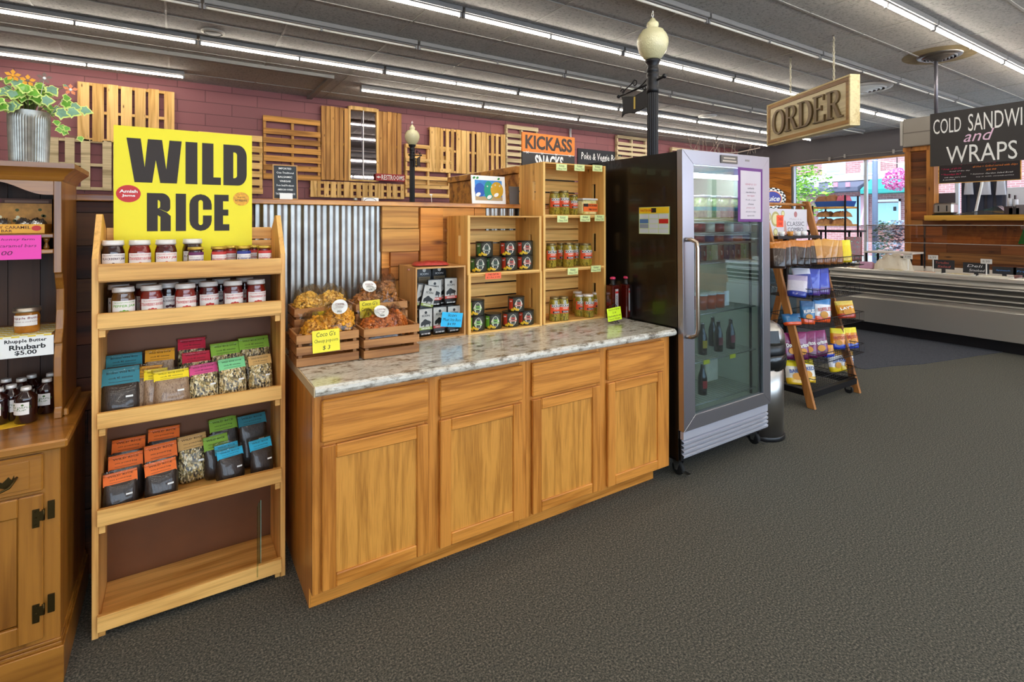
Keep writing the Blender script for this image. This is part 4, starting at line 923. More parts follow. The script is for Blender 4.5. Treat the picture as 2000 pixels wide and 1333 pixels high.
# ---- dip cans
LIDK = mat('black_lid', '#161513', .35); CANK = speck('can_pattern', ['#23231d', '#33342a', '#1c1c18'], 60, .4, .02)
def can(side, ink):
    def f():
        t = thing('dip_can', '', 'can'); r, h = .051, .088
        m = MB(); m.lathe([(r * .97, 0), (r, .003), (r, h * .9), (r * .97, h * .92)], 28); m.build('can_body', CANK, t)
        m = MB(); m.lathe([(r * 1.0, h * .9205), (r * 1.02, h * .94), (r * 1.02, h * .985), (r * .97, h)], 28); m.build('lid', LIDK, t)
        F_ = lambda yaw: T(0, 0, h * .5) @ RZ(yaw) @ RX(90)
        m = MB(); m.patch(.030, h * .74, F_(-58), 0, r, .0005, 4); m.text('DIP', F_(-58) @ T(0, .018, 0), .018, .008, 1, .02, 0, 0, r, .001); m.build('side_stripe', [mat('can_' + side, side, .45), WH], t)
        m = MB(); m.disc(.026, .024, F_(0), 0, 8, .0006, r); m.disc(.020, .034, F_(0), 0, 8, .0007, r); m.text('1945', F_(0) @ T(0, .008, 0), .032, .015, 1, .025, 0, 0, r, .0012)
        m.patch(.050, .008, F_(0) @ T(0, -.006, 0), 1, r, .0013, 6); m.text('PREMIUM DIPS', F_(0) @ T(0, -.006, 0), .044, .005, 0, .01, 0, 0, r, .0018)
        m.build('front_badge', [mat('badge_cream', '#d9d4c0', .5), mat('ink_' + ink, ink, .5)], t)
        m = MB(); rq = random.Random(3)
        for i in range(12):
            a = math.radians(-52 + 50 * i / 12); z = .010 + .012 * rq.random() * (1 - abs(i - 5) / 8)
            cx, cy = (r + .0008) * math.sin(a), -(r + .0008) * math.cos(a); m.disc(.0055, .0055 + .003 * rq.random(), T(cx, cy, z) @ RZ(math.degrees(a)) @ RX(90), 0, 7, .0004 + .0002 * i)
        m.build('chip_print', mat('chips_yellow', '#d8b020', .5, var=.35, vscale=120), t)
        return t
    return f
G1, G2, G3 = ('#3c6a34', '#26452a'), ('#c23a20', '#c23a20'), ('#6fae2c', '#6fae2c')
cans = [(0, 925, 0, G1), (0, 0, 0, 0)]
CC = [ # crate level, u, y, stack z, colours, words
 (1, 934, 2.70, 0, G1, 'green-striped can, far left of the lower row in the upper crate'), (1, 963, 2.70, 0, G1, 'green-striped can, second in the lower row of the upper crate'), (1, 994, 2.70, 0, G2, 'red-striped can, third in the lower row of the upper crate'), (1, 1026, 2.70, 0, G2, 'red-striped can, right end of the lower row in the upper crate'),
 (1, 946, 2.70, 1, G1, 'green-striped can on top at the left in the upper crate'), (1, 992, 2.70, 1, G2, 'red-striped can on top, middle of the upper crate'), (1, 1026, 2.70, 1, G2, 'red-striped can on top at the right of the upper crate'),
 (0, 930, 2.70, 0, G3, 'lime-striped can, far left of the lower row in the lower crate'), (0, 963, 2.69, 0, G3, 'lime-striped can, second in the lower row of the lower crate'), (0, 997, 2.69, 0, G2, 'red-striped can, third in the lower row of the lower crate'), (0, 1027, 2.69, 0, G2, 'red-striped can, right end of the lower row in the lower crate'),
 (0, 929, 2.70, 1, G3, 'lime-striped can on top at the far left of the lower crate'), (0, 1008, 2.69, 1, G2, 'orange-red can standing on two others in the lower crate')]
for lv, u, y, st_, c_, d_ in CC:
    z = CT + .001 + lv * (CH + .0006) + .0095 + st_ * .0885
    x = min(max(xu(u, y), C1.x + .016 + .056), C1.x + CW - .016 - .060)
    inst(('can',) + c_, can(*c_), (x, y, z), 0, 'black dip ' + d_, 'dip cans in the pine crates', (0, 0, math.radians(-14)))
# ---- pickle jars
def pjar(r, h, cont, lid, lc='#e2532a'):
    def f():
        t = thing('pickle_jar', '', 'jar')
        jarmesh(t, r, h, r * .86, .014, speck('pickles_' + cont[1:], [cont, '#4c4414', '#b09a34', '#7a6a20', cont], 55, .12, .03, (1, 1, .4), .8), lid, mat('pj_label' + lc, lc, .5), h * .32, h * .70, [], WH, 2.6)
        F_ = T(0, 0, h * .51) @ RX(90)
        m = MB(); m.patch(r * 2.0, h * .12, F_ @ T(0, h * .13, 0), 0, r, .0010, 8); m.text('KICKASS', F_ @ T(0, h * .13, 0), r * 1.9, h * .095, 1, .03, 0, 0, r, .0016)
        m.patch(r * 1.5, h * .085, F_ @ T(0, -h * .125, 0), 1, r, .0010, 8); m.text('GOURMET', F_ @ T(0, h * .02, 0), r * 1.0, h * .05, 0, .02, 0, 0, r, .0016); m.text('OLIVES', F_ @ T(0, -h * .125, 0), r * 1.0, h * .05, 0, .02, 0, 0, r, .0016)
        m.build('brand_print', [mat('cream_ink', '#ece6da', .5), INK], t); return t
    return f
OL, DR, CN, OK_ = '#a08c1c', '#6a5a14', '#d0a83c', '#7a8220'
LS = mat('dull_gold_lid', '#8a7c58', .35, .8)
for lv, u, y, r, h, cont, lid, d_ in [
    (2, 1083, 2.70, .036, .150, OL, LS, 'tall olive jar at the left of the top crate'), (2, 1101, 2.675, .036, .155, OL, LS, 'tall olive jar second from left in the top crate'), (2, 1120, 2.74, .034, .135, OL, LS, 'shorter olive jar behind, middle of the top crate'),
    (1, 1076, 2.70, .036, .155, DR, LS, 'jar cut by the left side of the middle crate'), (1, 1096, 2.74, .036, .155, DR, LS, 'dark jar behind the garlic jar in the middle crate'), (1, 1110, 2.675, .037, .158, CN, LS, 'garlic jar with pale contents in the middle crate'), (1, 1125, 2.75, .036, .150, DR, LS, 'jar at the back between the two big ones in the middle crate'), (1, 1143, 2.69, .046, .150, OK_, LS, 'wide pickle jar at the right of the middle crate'),
    (0, 1083, 2.675, .036, .152, DR, LS, 'dark pepper jar at the left of the bottom crate'), (0, 1100, 2.665, .036, .152, DR, LS, 'dark pepper jar second from the left in the bottom crate'),
    (0, 1133, 2.72, .039, .145, OK_, LIDW, 'white-lidded pickle jar, left of three in the bottom crate'), (0, 1149, 2.665, .039, .150, OK_, LIDW, 'white-lidded pickle jar in front, middle of three'), (0, 1166, 2.72, .039, .148, OK_, LIDW, 'white-lidded pickle jar, right of three in the bottom crate'), (0, 1128, 2.82, .036, .15, OK_, LIDW, 'white-lidded pickle jar at the back of the bottom crate')]:
    z = CT + .001 + lv * (CH + .0006) + .0095; x = xu(u, y)
    x = max(x, C3.x + .016 + r + .006)
    inst(('pj', r, h, cont), pjar(r, h, cont, lid), (x, y, z), 0, d_, 'orange-labelled jars in the pine crates', (0, 0, math.radians(-10)))
t = thing('egg_tub', 'wide clear tub of pickled eggs with white lid and orange label in the top crate', 'tub', (xu(1146, 2.69), 2.69, CT + .003 + 2 * CH + .0112))
m = MB(); m.prism([(-.062, -.035), (.062, -.035), (.066, 0), (.062, .035), (-.062, .035), (-.066, 0)], 0, .095, 0); m.build('clear_tub', speck('pickled_eggs', ['#a88a20', '#d8c878', '#e8dca0', '#8a7018'], 25, .12, .02, (1, 1, 1), .8), t, .008)
m = MB(); m.prism([(-.066, -.038), (.066, -.038), (.07, 0), (.066, .038), (-.066, .038), (-.07, 0)], .0955, .108, 0); m.build('lid', LIDW, t, .003)
m = MB(); m.box(-.060, -.0385, .020, .061, -.0355, .072, 0); m.box(-.060, -.0395, .052, -.02, -.0388, .072, 1); m.text('KICKASS', FY(.02, -.0386, .061), .07, .014, 1, .03); m.text('FIRE EGGS', FY(.02, -.0386, .034), .07, .013, 1, .03); m.build('label', [mat('fire_orange', '#f06a1c', .5), INK], t)
# ---- price tags on crate edges
NEON = mat('tag_neon', '#dfe69a', .5)
def ptag(name, label, x, y, z, w, h, c, lines, tilt=0, roll=0, ink=BK, cat='price tag', gp=None, rz=0):
    t = thing(name, label, cat, (x, y, z), group=gp); t.rotation_euler = (math.radians(-tilt), math.radians(-roll), math.radians(rz))
    m = MB(); m.box(-w / 2, -.0012, -h / 2, w / 2, 0, h / 2); m.build('card', c, t)
    m = MB(); n = len(lines)
    for i, (s_, fw_) in enumerate(lines): m.text(s_, FY(0, -.0012, h * (.5 - (i + .6) / (n + .2))), w * fw_, h * .62 / n, 0, .0, shear=.15)
    m.build('handwriting', ink, t); return t
for i, (u, v, lv, d_) in enumerate([(1096, 327, 3, 'left tag on the top rim of the top crate'), (1131, 328, 3, 'middle tag on the top rim of the top crate'), (1166, 329, 3, 'right tag on the top rim of the top crate'),
        (1098, 428, 2, 'left tag on the rim between top and middle crates'), (1142, 427, 2, 'middle tag on the rim between top and middle crates'), (1170, 426, 2, 'right tag on the rim between top and middle crates'),
        (1118, 530, 1, 'left tag on the rim between middle and bottom crates'), (1163, 525, 1, 'right tag on the rim between middle and bottom crates')]):
    p = ony(u, v, C3.y - .012); ptag('price_tag', 'pale yellow handwritten ' + d_, p.x, C3.y - .016, p.z, .085, .042, NEON, [('Kickass', .5), ('Olives 7.99', .8)], gp='pale yellow tags on the jar crates')
p = ony(963, 539, C1.y - .01); ptag('price_tag', 'bright orange handwritten tag on the can crate rim', p.x, C1.y - .012, p.z, .105, .036, mat('tag_orange', '#ff6a3a', .5), [('1945 DIP IN', .7), ('$3 for 6.00', .85)])

# ---- jerky box
t = thing('display_box', 'thin plywood box lying on its side full of black and white jerky packs', 'box', (1.075, 2.640, CT + .0005)); t.rotation_euler = (0, 0, math.radians(-.5))
BW, BH, BD = .300, .395, .26
BOXW = wood('birch_ply', '#d09a58', '#ad7638', 'Z', .5, .5)
m = MB(); m.box(0, 0, 0, .009, BD - .008, BH); m.build('side', BOXW, t); m = MB(); m.box(BW - .009, 0, 0, BW, BD - .008, BH); m.build('side', BOXW, t)
m = MB(); m.box(.0095, .001, BH - .009, BW - .0095, BD - .008, BH - .0005); m.build('top_board', wood('birch_ply_flat', '#d09a58', '#ad7638', 'X', .5, .5), t)
m = MB(); m.box(.0095, .001, 0, BW - .0095, BD - .008, .009); m.build('bottom_board', MC['birch_ply_flat'], t)
m = MB(); m.box(.0, BD - .0075, 0, BW, BD, BH); m.build('back_board', mat('dark_back', '#2e2018', .7), t)
m = MB(); m.text('M', Matrix(((0, 0, -1, -.001), (-1, 0, 0, .10), (0, 1, 0, .19), (0, 0, 0, 1))), .03, .03, 0, 0); m.build('pen_mark', BK, t)
bison = [(0, .35), (.05, .6), (.2, .75), (.35, .98), (.5, 1), (.62, .85), (.85, .72), (.98, .6), (1, .3), (.95, .45), (.9, .3), (.88, 0), (.83, 0), (.8, .28), (.5, .25), (.42, 0), (.36, 0), (.33, .25), (.2, .2), (.1, .1), (.02, .15)]
PKW = mat('pack_silver', '#b9b6ae', .35, var=.2, vscale=25); PKK = mat('pack_black', '#191715', .35)
def jerky(band):
    def f():
        t = thing('jerky_pack', '', 'packet'); w, h = .082, .155
        vs, fs = pouch(w, h, .014, 3, 1., 8, 8, .4); m = MB().add(vs, fs, 0, None, True); m.build('pouch', PKK, t)
        y = -.0115; m = MB()
        m.box(-w * .47, y, .05, w * .47, y + .0006, h * .98, 0); m.box(-w * .47, y - .0002, .037, w * .47, y + .0004, .052, 1)
        m.disc(.008, .008, FY(0, y - .0006, h * .85), 2, 16); m.text('ICON', FY(0, y - .0006, h * .74), .045, .012, 2, .012)
        m.add([((a - .5) * .062, y - .0012, .054 + b * .042) for a, b in bison], [tuple(range(len(bison)))], 2)
        m.text('ORIGINAL', FY(0, y - .0003, .045), .055, .008, 3, .02); m.text('GROUND BEEF', FY(0, y + .0005, .015), .055, .008, 3, .02)
        m.build('front_print', [PKW, mat('band_' + band, band, .5), PKK, WH], t); return t
    return f
bx0, bz = 1.075, CT + .0105
for i, (dx, dy, dz, rz, ty, band, d_) in enumerate([
    (.250, .055, 0, 2, 0, '#c23a24', 'front right, standing with bison print'), (.165, .06, 0, -2, 0, '#b0302a', 'front centre under the blue card'), (.075, .05, 0, 3, 0, '#8a9a3c', 'front left, half hidden by the crate'),
    (.245, .085, .155, 2, 0, '#c23a24', 'upper right with red band'), (.150, .095, .15, -2, 0, '#c23a24', 'upper centre with red band'), (.080, .07, .125, 6, 14, '#8a9a3c', 'upper left, leaning right'), (.060, .09, .128, 6, 10, '#8a9a3c', 'upper left, second of the leaning ones'), (.055, .115, .132, 6, 6, '#8a9a3c', 'upper left, rearmost leaning one'),
    (.225, .12, .15, 2, 0, '#c23a24', 'right, third from the front'), (.255, .15, .0, 0, 0, '#c23a24', 'right, at the back below'), (.150, .16, .0, 0, 0, '#c23a24', 'centre, at the back below'), (.060, .17, .0, 0, 0, '#8a9a3c', 'left, at the back below')]):
    r = inst(('jerky', band), jerky(band), (bx0 + dx, 2.64 + dy, bz + dz + (.001 if dz else .0005)), rz, 'silver-black jerky packet in the plywood box, ' + d_, 'jerky packets in the plywood box', (0, math.radians(ty), math.radians(rz)))
for i, (dx, dy, d_) in enumerate([(.135, .20, 'left'), (.235, .21, 'right')]):
    t = thing('carton_header', 'black round-topped carton header at the back of the plywood box, ' + d_, 'carton', (bx0 + dx, 2.64 + dy, bz)); 
    m = MB(); m.prism([(-.045, 0), (.045, 0), (.045, .335)] + arcp(0, .335, .045, .035, 0, 180, 8)[1:-1] + [(-.045, .335)], 0, .004, 0, Matrix(((1, 0, 0, 0), (0, 0, 1, 0), (0, 1, 0, 0), (0, 0, 0, 1)))); m.build('card', PKK, t)
    m = MB(); m.disc(.011, .011, FY(0, -.0005, .350), 0, 16); m.text('ICON', FY(0, -.0005, .328), .05, .011, 0, .012); m.box(-.036, -.001, .245, .036, -.0003, .312, 1); m.text('JERKY FACTS', FY(0, -.001, .303), .05, .006, 2, 0)
    for k in range(5): m.box(-.03, -.0013, .255 + .008 * k, .03 - .01 * (k % 2), -.0011, .257 + .008 * k, 2)
    m.build('printing', [WH, mat('kraft_label', '#8f7c5c', .6), BK], t)
ptag('price_card', 'bright blue handwritten card pinned to the plywood jerky box', bx0 + .21, 2.64 - .010, CT + .098, .128, .080, mat('card_sky', '#23b4e6', .5), [('Icon', .4), ('Meat Stix Bars', .85), ('$4.99', .4)], 0, -8, BK, 'price card')
t = thing('foil_packet', 'red foil packet lying on top of the plywood box', 'packet', (1.20, 2.73, CT + BH + .006)); t.rotation_euler = (0, 0, math.radians(-12))
lump(.20, .12, .018, 5).build('packet_body', mat('foil_red', '#c04038', .3, .2, bump=.4, bscale=60), t); m = MB(); m.box(-.13, -.03, .004, -.09, .03, .012, 0, RY(-14)); m.build('packet_end', mat('foil_pale', '#c88878', .35), t)
m = MB(); m.text('SPICY', T(.02, 0, .0165), .08, .03, 0, .01); m.build('lettering', RED, t)

# ---- popcorn crates (brown slatted boxes)
def slatbox(w, d, h, n=3):
    def f():
        t = thing('slatted_crate', '', 'crate')
        for nm, y in (('front_slats', 0), ('rear_slats', d - .009)):
            m = MB()
            for i in range(n): m.box(0, y, h * i / n + .003, w, y + .009, h * (i + 1) / n - .010)
            m.build(nm, CRATEB, t, .0012)
        for x in (0, w - .009):
            m = MB()
            for i in range(n): m.box(x, .0095, h * i / n + .003, x + .009, d - .0095, h * (i + 1) / n - .010)
            m.build('side_slats', CRATEB, t)
        for x in (.0095, w - .0245):
            for y in (.0095, d - .0245): MB().box(x, y, .003, x + .015, y + .015, h - .006).build('corner_post', CRATEB, t)
        MB().box(.0095, .0095, 0, w - .0095, d - .0095, .0028).build('base_board', CRATEB, t)
        return t
    return f
pcz = CT + .0005
pf = [((.438, 2.432), 3, 'front left brown slatted crate of cheesy popcorn'), ((.728, 2.412), 2, 'front right brown slatted crate of popcorn'), ((.470, 2.660), 3, 'back left brown slatted crate of popcorn'), ((.758, 2.645), 2, 'back right brown slatted crate of popcorn')]
for (x, y), rz, d_ in pf:
    back = d_.startswith('back')
    z_ = pcz + (.082 if back else 0)
    inst('slatbox', slatbox(.272, .205, .150), (x, y, z_), rz - 3 if False else -1, d_, 'brown slatted crates on the counter')
m = MB(); m.box(.465, 2.655, CT + .0005, 1.035, 2.885, CT + .080); o = m.build('riser_box', CRATEB, None, .002); tag(o, 'low brown riser under the back popcorn crates', 'riser')
POPM = [mat('popcorn_yellow', '#f2a822', .6, var=.2, vscale=40), mat('popcorn_orange', '#d8741c', .6, var=.25, vscale=40), mat('popcorn_caramel', '#b8732a', .5, var=.25, vscale=40), mat('popcorn_cheddar', '#f4bc4a', .6, var=.15, vscale=40)]
def popbag(w, d, h, mi, seed, sticker=True, n=330):
    def f():
        t = thing('popcorn_bag', '', 'bag'); rq = random.Random(seed); m = MB()
        ico = [(0, 0, 1), (.9, 0, .2), (.3, .85, .1), (-.75, .5, .2), (-.7, -.55, 0), (.3, -.9, .15), (0, 0, -.8)]
        fc = [(0, 1, 2), (0, 2, 3), (0, 3, 4), (0, 4, 5), (0, 5, 1), (6, 2, 1), (6, 3, 2), (6, 4, 3), (6, 5, 4), (6, 1, 5)]
        for k in range(n):
            u, v, q = rq.uniform(-1, 1), rq.uniform(-1, 1), rq.random()
            e = max(0, 1 - u * u) ** .5 * max(0, 1 - v * v) ** .5; s_ = rq.uniform(.008, .0135)
            p = (u * w * .43, v * d * .43, s_ * .9 + e ** .7 * (h - .022) * (q ** .4)); M = T(*p) @ RZ(rq.uniform(0, 360)) @ RX(rq.uniform(-60, 60))
            m.add([(a * s_, b_ * s_, c * s_) for a, b_, c in ico], fc, 0, M)
        o = m.build('popcorn', POPM[mi], t); o['kind'] = 'stuff'
        m = lump(w, d, h, seed, 10, 8); 
        m.build('clear_bag', PLAST, t)
        # crimped plastic tail
        m = MB(); vs = []; fs = []
        for i in range(9):
            a = -1 + i / 4; vs += [(a * w * .30, d * .3, h * .55), (a * w * .46, d * .42 + rq.uniform(-.012, .012), h * .55 + .05 + rq.uniform(-.014, .014))]
        for i in range(8): fs.append((2 * i, 2 * i + 2, 2 * i + 3, 2 * i + 1))
        m.add(vs, fs); m.build('bag_end', PLAST, t)
        if sticker:
            G = T(w * .05, -d * .15, h * 1.04) @ RX(48)
            m = MB(); m.disc(.036, .036, G, 0, 24, .001); m.text('COCO Gs', G @ T(0, .012, 0), .04, .011, 1, .02, 0, 0, None, .002); m.text('Cheesy', G @ T(0, -.002, 0), .035, .008, 1, .0, 0, .2, None, .002)
            for k in range(9): m.box(-.010 + k * .0023, -.028, .0018, -.009 + k * .0023, -.019, .0022, 2, G)
            m.build('round_sticker', [WH, mat('sticker_brown', '#7a2418', .5), BK], t)
        return t
    return f
PB = [(.56, 2.515, .075, 6, 0, .17, .14, .10, 1, 'open cheesy popcorn bag at the front left of the front left crate'), (.645, 2.535, .122, -18, 0, .14, .14, .085, 2, 'tilted popcorn bag with big round sticker on the front left crate'),
      (.83, 2.52, .060, 0, 1, .18, .14, .095, 3, 'orange popcorn bag with round sticker in the front right crate'), (.92, 2.54, .05, 30, 1, .11, .12, .12, 4, 'orange popcorn bag standing at the right of the front right crate'),
      (.55, 2.75, .15, 0, 3, .14, .14, .11, 5, 'yellow popcorn bag at the left of the back left crate'), (.66, 2.76, .15, 8, 3, .15, .14, .11, 6, 'yellow popcorn bag at the right of the back left crate'),
      (.84, 2.735, .14, 0, 2, .15, .14, .115, 7, 'caramel popcorn bag with sticker in the back right crate'), (.955, 2.76, .16, -10, 2, .12, .12, .13, 8, 'caramel popcorn bag at the right of the back right crate')]
for x, y, z, rz, mi, w, d, h, seed, d_ in PB:
    r = popbag(w * 1.1, d * 1.05, h + .025, mi, seed, seed in (2, 3, 7))(); r.location = (x, y, CT + z + .018); r['label'] = d_; r['group'] = 'popcorn bags in the slatted crates'
    r.rotation_euler = (math.radians(14 if seed == 2 else 0), 0, math.radians(rz))
ptag('price_card', 'yellow handwritten Cheesy popcorn $3 card on the front left slatted crate', .562, 2.425, CT + .108, .118, .098, mat('card_yellow', '#f5e62a', .5), [("Coco G's", .7), ('Cheesy popcorn', .88), ('$ 3', .28)], 4, 1, BK, 'price card')
ptag('price_card', 'yellow handwritten popcorn card on the back right slatted crate', .828, 2.640, CT + .198, .105, .085, mat('card_yellow2', '#f0de22', .5), [("Coco G's", .75), ('Caramel Corn', .85), ('$ 3', .28)], 4, 1, BK, 'price card')
ptag('price_card', 'yellow card mostly hidden behind bags on the back left crate', .60, 2.650, CT + .17, .10, .07, MC['card_yellow2'], [("Coco G's", .75), ('Cheddar', .8)], 4, 0, BK, 'price card')

# ---- bottles and wire note stand
ROSE = mat('rose_liquid', '#4a0f08', .05, coat=.9, var=.3, vscale=12)
def rosebottle():
    t = thing('square_bottle', '', 'bottle')
    m = MB(); s_ = .033; m.prism([(-s_, -s_), (s_, -s_), (s_, s_), (-s_, s_)], 0, .225); m.build('square_glass_body', ROSE, t, .006)
    m = MB(); m.lathe([(.024, .2255), (.016, .235), (.0155, .262)], 18); m.build('neck', BLACKP, t)
    m = MB(); m.lathe([(.018, .2625), (.019, .266), (.018, .274), (.012, .278)], 18); m.build('cap', mat('cap_pink', '#c8305a', .35), t)
    m = MB(); m.box(-.013, -.0345, .05, .015, -.0335, .20, 0); m.box(-.013, -.0352, .172, .015, -.0346, .185, 1); m.box(-.013, -.0352, .045, .015, -.0335, .052, 1)
    m.text('VINEGAR', FY(.001, -.0346, .115, 0, 0, 90), .09, .012, 2, .01); m.build('label', [mat('label_grey', '#b0aaa8', .5), RED, BK], t)
    return t
inst('rose', rosebottle, (xu(1197, 2.56), 2.56, CT + .0005), 4, 'tall square rose-red bottle behind the neon note stand, left of two', 'rose-red square bottles')
inst('rose', rosebottle, (xu(1223, 2.545), 2.545, CT + .0005), 4, 'tall square rose-red bottle next to the fridge, right of two', 'rose-red square bottles')
nx_, ny_ = xu(1199, 2.455), 2.455
t = thing('note_stand', 'black wire stand with spiral clip on the counter by the bottles', 'stand', (nx_, ny_, CT + .0025))
m = MB(); ring = [(.034 * math.cos(a), .034 * math.sin(a), 0) for a in [2 * PI * k / 28 for k in range(28)]]; m.tube(ring, .0018, 6, 0, True); m.build('base_ring', BLACKM, t)
m = MB(); m.tube([(-.012, -.030, .0005), (-.012, -.010, .02), (-.012, -.006, .09)] + [(.012 * math.cos(a), -.006, .105 + .012 * math.sin(a)) for a in [PI - PI * k / 8 for k in range(9)]] + [(.012, -.006, .09), (.012, -.010, .02), (.012, -.030, .0005)], .0016, 6); m.build('wire_clip', BLACKM, t)
m = MB(); m.tube([(.02 * math.cos(a), -.003, .098 + .02 * math.sin(a)) for a in [PI * 1.05 - PI * 1.1 * k / 10 for k in range(11)]], .0014, 6); m.build('wire_loop', BLACKM, t)
t = ptag('note_card', 'neon yellow-green handwritten note in the wire stand', nx_ - .008, ny_ - .012, CT + .058, .118, .082, mat('card_neon', '#d6f01c', .5), [('Flavored Spray', .8), ('3.14', .25), ('Handcrafted in oak', .9), ('Fusion Vinegar', .8)], 5, 4, BK, 'note')

# ================================================================ GLASS-DOOR FRIDGE
FX0, FX1, FYB, FYF = 2.545, 3.440, 2.117, 2.072
t = thing('display_fridge', 'tall glass-door fridge on casters with black sides and silver door', 'fridge', (FX0, FYB, 0)); t.rotation_euler = (0, math.radians(-.6), 0)
w = FX1 - FX0; D = .80; BLKP = mat('fridge_black', '#0e0c0b', .22, coat=.3, bump=.08, bscale=250); ALU = mat('fridge_aluminium', '#b4b2ba', .30, .95); LINER = mat('fridge_liner', '#dde2cf', .5)
m = MB()
for args in [(0, 0, .11, .045, D, 1.98), (w - .045, 0, .11, w, D, 1.98), (.0455, 0, 1.92, w - .0455, D, 1.98), (.0455, 0, .11, w - .0455, D, .34), (.0455, D - .05, .3405, w - .0455, D, 1.9195)]: m.box(*args)
m.build('cabinet_shell', BLKP, t)
m = MB(); e = .0008
m.box(.0455 + e, .0, .3405, .050, D - .051, 1.919); m.box(w - .050, .0, .3405, w - .0455 - e, D - .051, 1.919); m.box(.0505, .0, .3405, w - .0505, D - .052, .346); m.box(.0505, D - .058, .3465, w - .0505, D - .0525, 1.919); m.box(.0505, 0, 1.912, w - .0505, D - .059, 1.919)
m.build('liner', LINER, t)
d = MB(); y0, y1 = FYF - FYB, -.004; gx0, gx1, gz0, gz1 = .103, w - .085, .385, 1.902
d.prism([(0, .300), (gx0, gz0), (gx0, gz1), (0, 1.99)], -y1, -y0, 0, Matrix(((1, 0, 0, 0), (0, 0, -1, 0), (0, 1, 0, 0), (0, 0, 0, 1))))
d.prism([(w, .300), (w, 1.99), (gx1, gz1), (gx1, gz0)], -y1, -y0, 0, Matrix(((1, 0, 0, 0), (0, 0, -1, 0), (0, 1, 0, 0), (0, 0, 0, 1))))
d.prism([(0, 1.99), (gx0, gz1), (gx1, gz1), (w, 1.99)], -y1, -y0, 0, Matrix(((1, 0, 0, 0), (0, 0, -1, 0), (0, 1, 0, 0), (0, 0, 0, 1))))
d.prism([(0, .300), (w, .300), (gx1, gz0), (gx0, gz0)], -y1, -y0, 0, Matrix(((1, 0, 0, 0), (0, 0, -1, 0), (0, 1, 0, 0), (0, 0, 0, 1))))
do = d.build('door', ALU, t, .0015)
m = MB(); m.box(gx0 + .0005, y0 + .012, gz0 + .0005, gx1 - .0005, y0 + .016, gz1 - .0005); m.build('glass_pane', glass('fridge_glass', '#e6f0f4', .10), do)
m = MB(); q = .028
m.box(gx0 + .001, y0 + .020, gz0 + .001, gx0 + .008, y0 + .028, gz1 - .001); m.box(gx1 - .008, y0 + .020, gz0 + .001, gx1 - .001, y0 + .028, gz1 - .001); m.build('gasket', BLACKP, do)
m = MB(); hy = y0 - .055; hx = .040
m.tube([(hx - .012, y0 - .0003, .87), (hx, y0 - .03, .87), (hx + .012, hy, .885), (hx + .016, hy - .004, .92), (hx + .016, hy - .004, 1.40), (hx + .012, hy, 1.435), (hx, y0 - .03, 1.45), (hx - .012, y0 - .0003, 1.45)], .013, 12); m.build('handle', mat('handle_steel', '#b8a898', .25, 1.), do)
m = MB(); m.box(.36, y0 - .006, 1.925, .53, y0 - .0003, 1.975, 0); m.box(.385, y0 - .0072, 1.954, .505, y0 - .0064, 1.962, 1); m.box(.375, y0 - .0072, 1.935, .515, y0 - .0064, 1.944, 1); m.build('badge', [mat('badge_steel', '#6c6660', .3, .7), mat('badge_pale', '#c8b8a4', .4)], do)
m = MB(); m.box(.62, y0 - .0014, 1.948, .665, y0 - .0003, 1.960); m.build('small_plate', STEELD, do)
gt = MB(); gt.box(.012, -.030, .245, w - .012, -.006, .292); 
for i in range(4): gt.add([(.012, -.030, .135 + i * .027), (w - .012, -.030, .135 + i * .027), (w - .012, -.034, .150 + i * .027), (.012, -.034, .150 + i * .027), (.012, -.012, .158 + i * .027), (w - .012, -.012, .158 + i * .027)], [(0, 1, 2, 3), (3, 2, 5, 4)])
gt.build('louvred_grille', mat('grille_white', '#c9c8d2', .3, .4), t)
MB().box(.012, -.011, .112, w - .012, -.006, .2445).build('grille_recess', BLACKP, t)
for x, y in ((.055, .045), (w - .055, .045), (.055, D - .06), (w - .055, D - .06)):
    c = MB(); c.box(x - .035, y - .035, .104, x + .035, y + .035, .1095); c.prism([(y - .03, .104), (y + .03, .104), (y + .012, .035), (y - .008, .035)], 0, .003, 0, MYZ(x - .022)); c.prism([(y - .03, .104), (y + .03, .104), (y + .012, .035), (y - .008, .035)], 0, .003, 0, MYZ(x + .019)); cc = c.build('caster', CHROME, t)
    m = MB(); m.lathe([(.030, -.014), (.040, -.011), (.0405, .011), (.030, .014)], 22, 0, T(x, y, .0425) @ RY(90)); m.build('caster_wheel', RUB, cc)
    if y < .1: m = MB(); m.box(x - .015, y - .085, .028, x + .015, y - .04, .032, 0, T(0, 0, 0)); m.build('brake_pedal', STEEL, cc)
for z in (1.565, 1.475, 1.41, 1.285, .965, .665, .40):
    m = MB()
    m.tube([(.054, .03, z), (w - .054, .03, z)], .004, 6); m.tube([(.054, D - .08, z), (w - .054, D - .08, z)], .004, 6)
    for k in range(22): m.tube([(.06 + k * (w - .12) / 21, .03, z + .004), (.06 + k * (w - .12) / 21, D - .08, z + .004)], .0018, 4)
    m.build('wire_shelf', STEEL, t)
for x in (w - .058, .058):
    m = MB(); m.box(x - .007, D - .13, .35, x + .007, D - .12, 1.90); m.box(x - .007, .06, .35, x + .007, .07, 1.90); m.build('shelf_upright', BLACKM, t)
m = MB(); m.cyl(.012, .08, w - .08, 10, 0, T(0, .05, 1.845) @ RY(90)); m.build('interior_light', mat('fridge_tube', (.92, .97, 1.0), .5, emit=60), t)
m = MB(); m.box(.08, .03, 1.862, w - .08, .075, 1.905); m.build('light_shroud', WH, t)
FG = t
def fz(z): return z
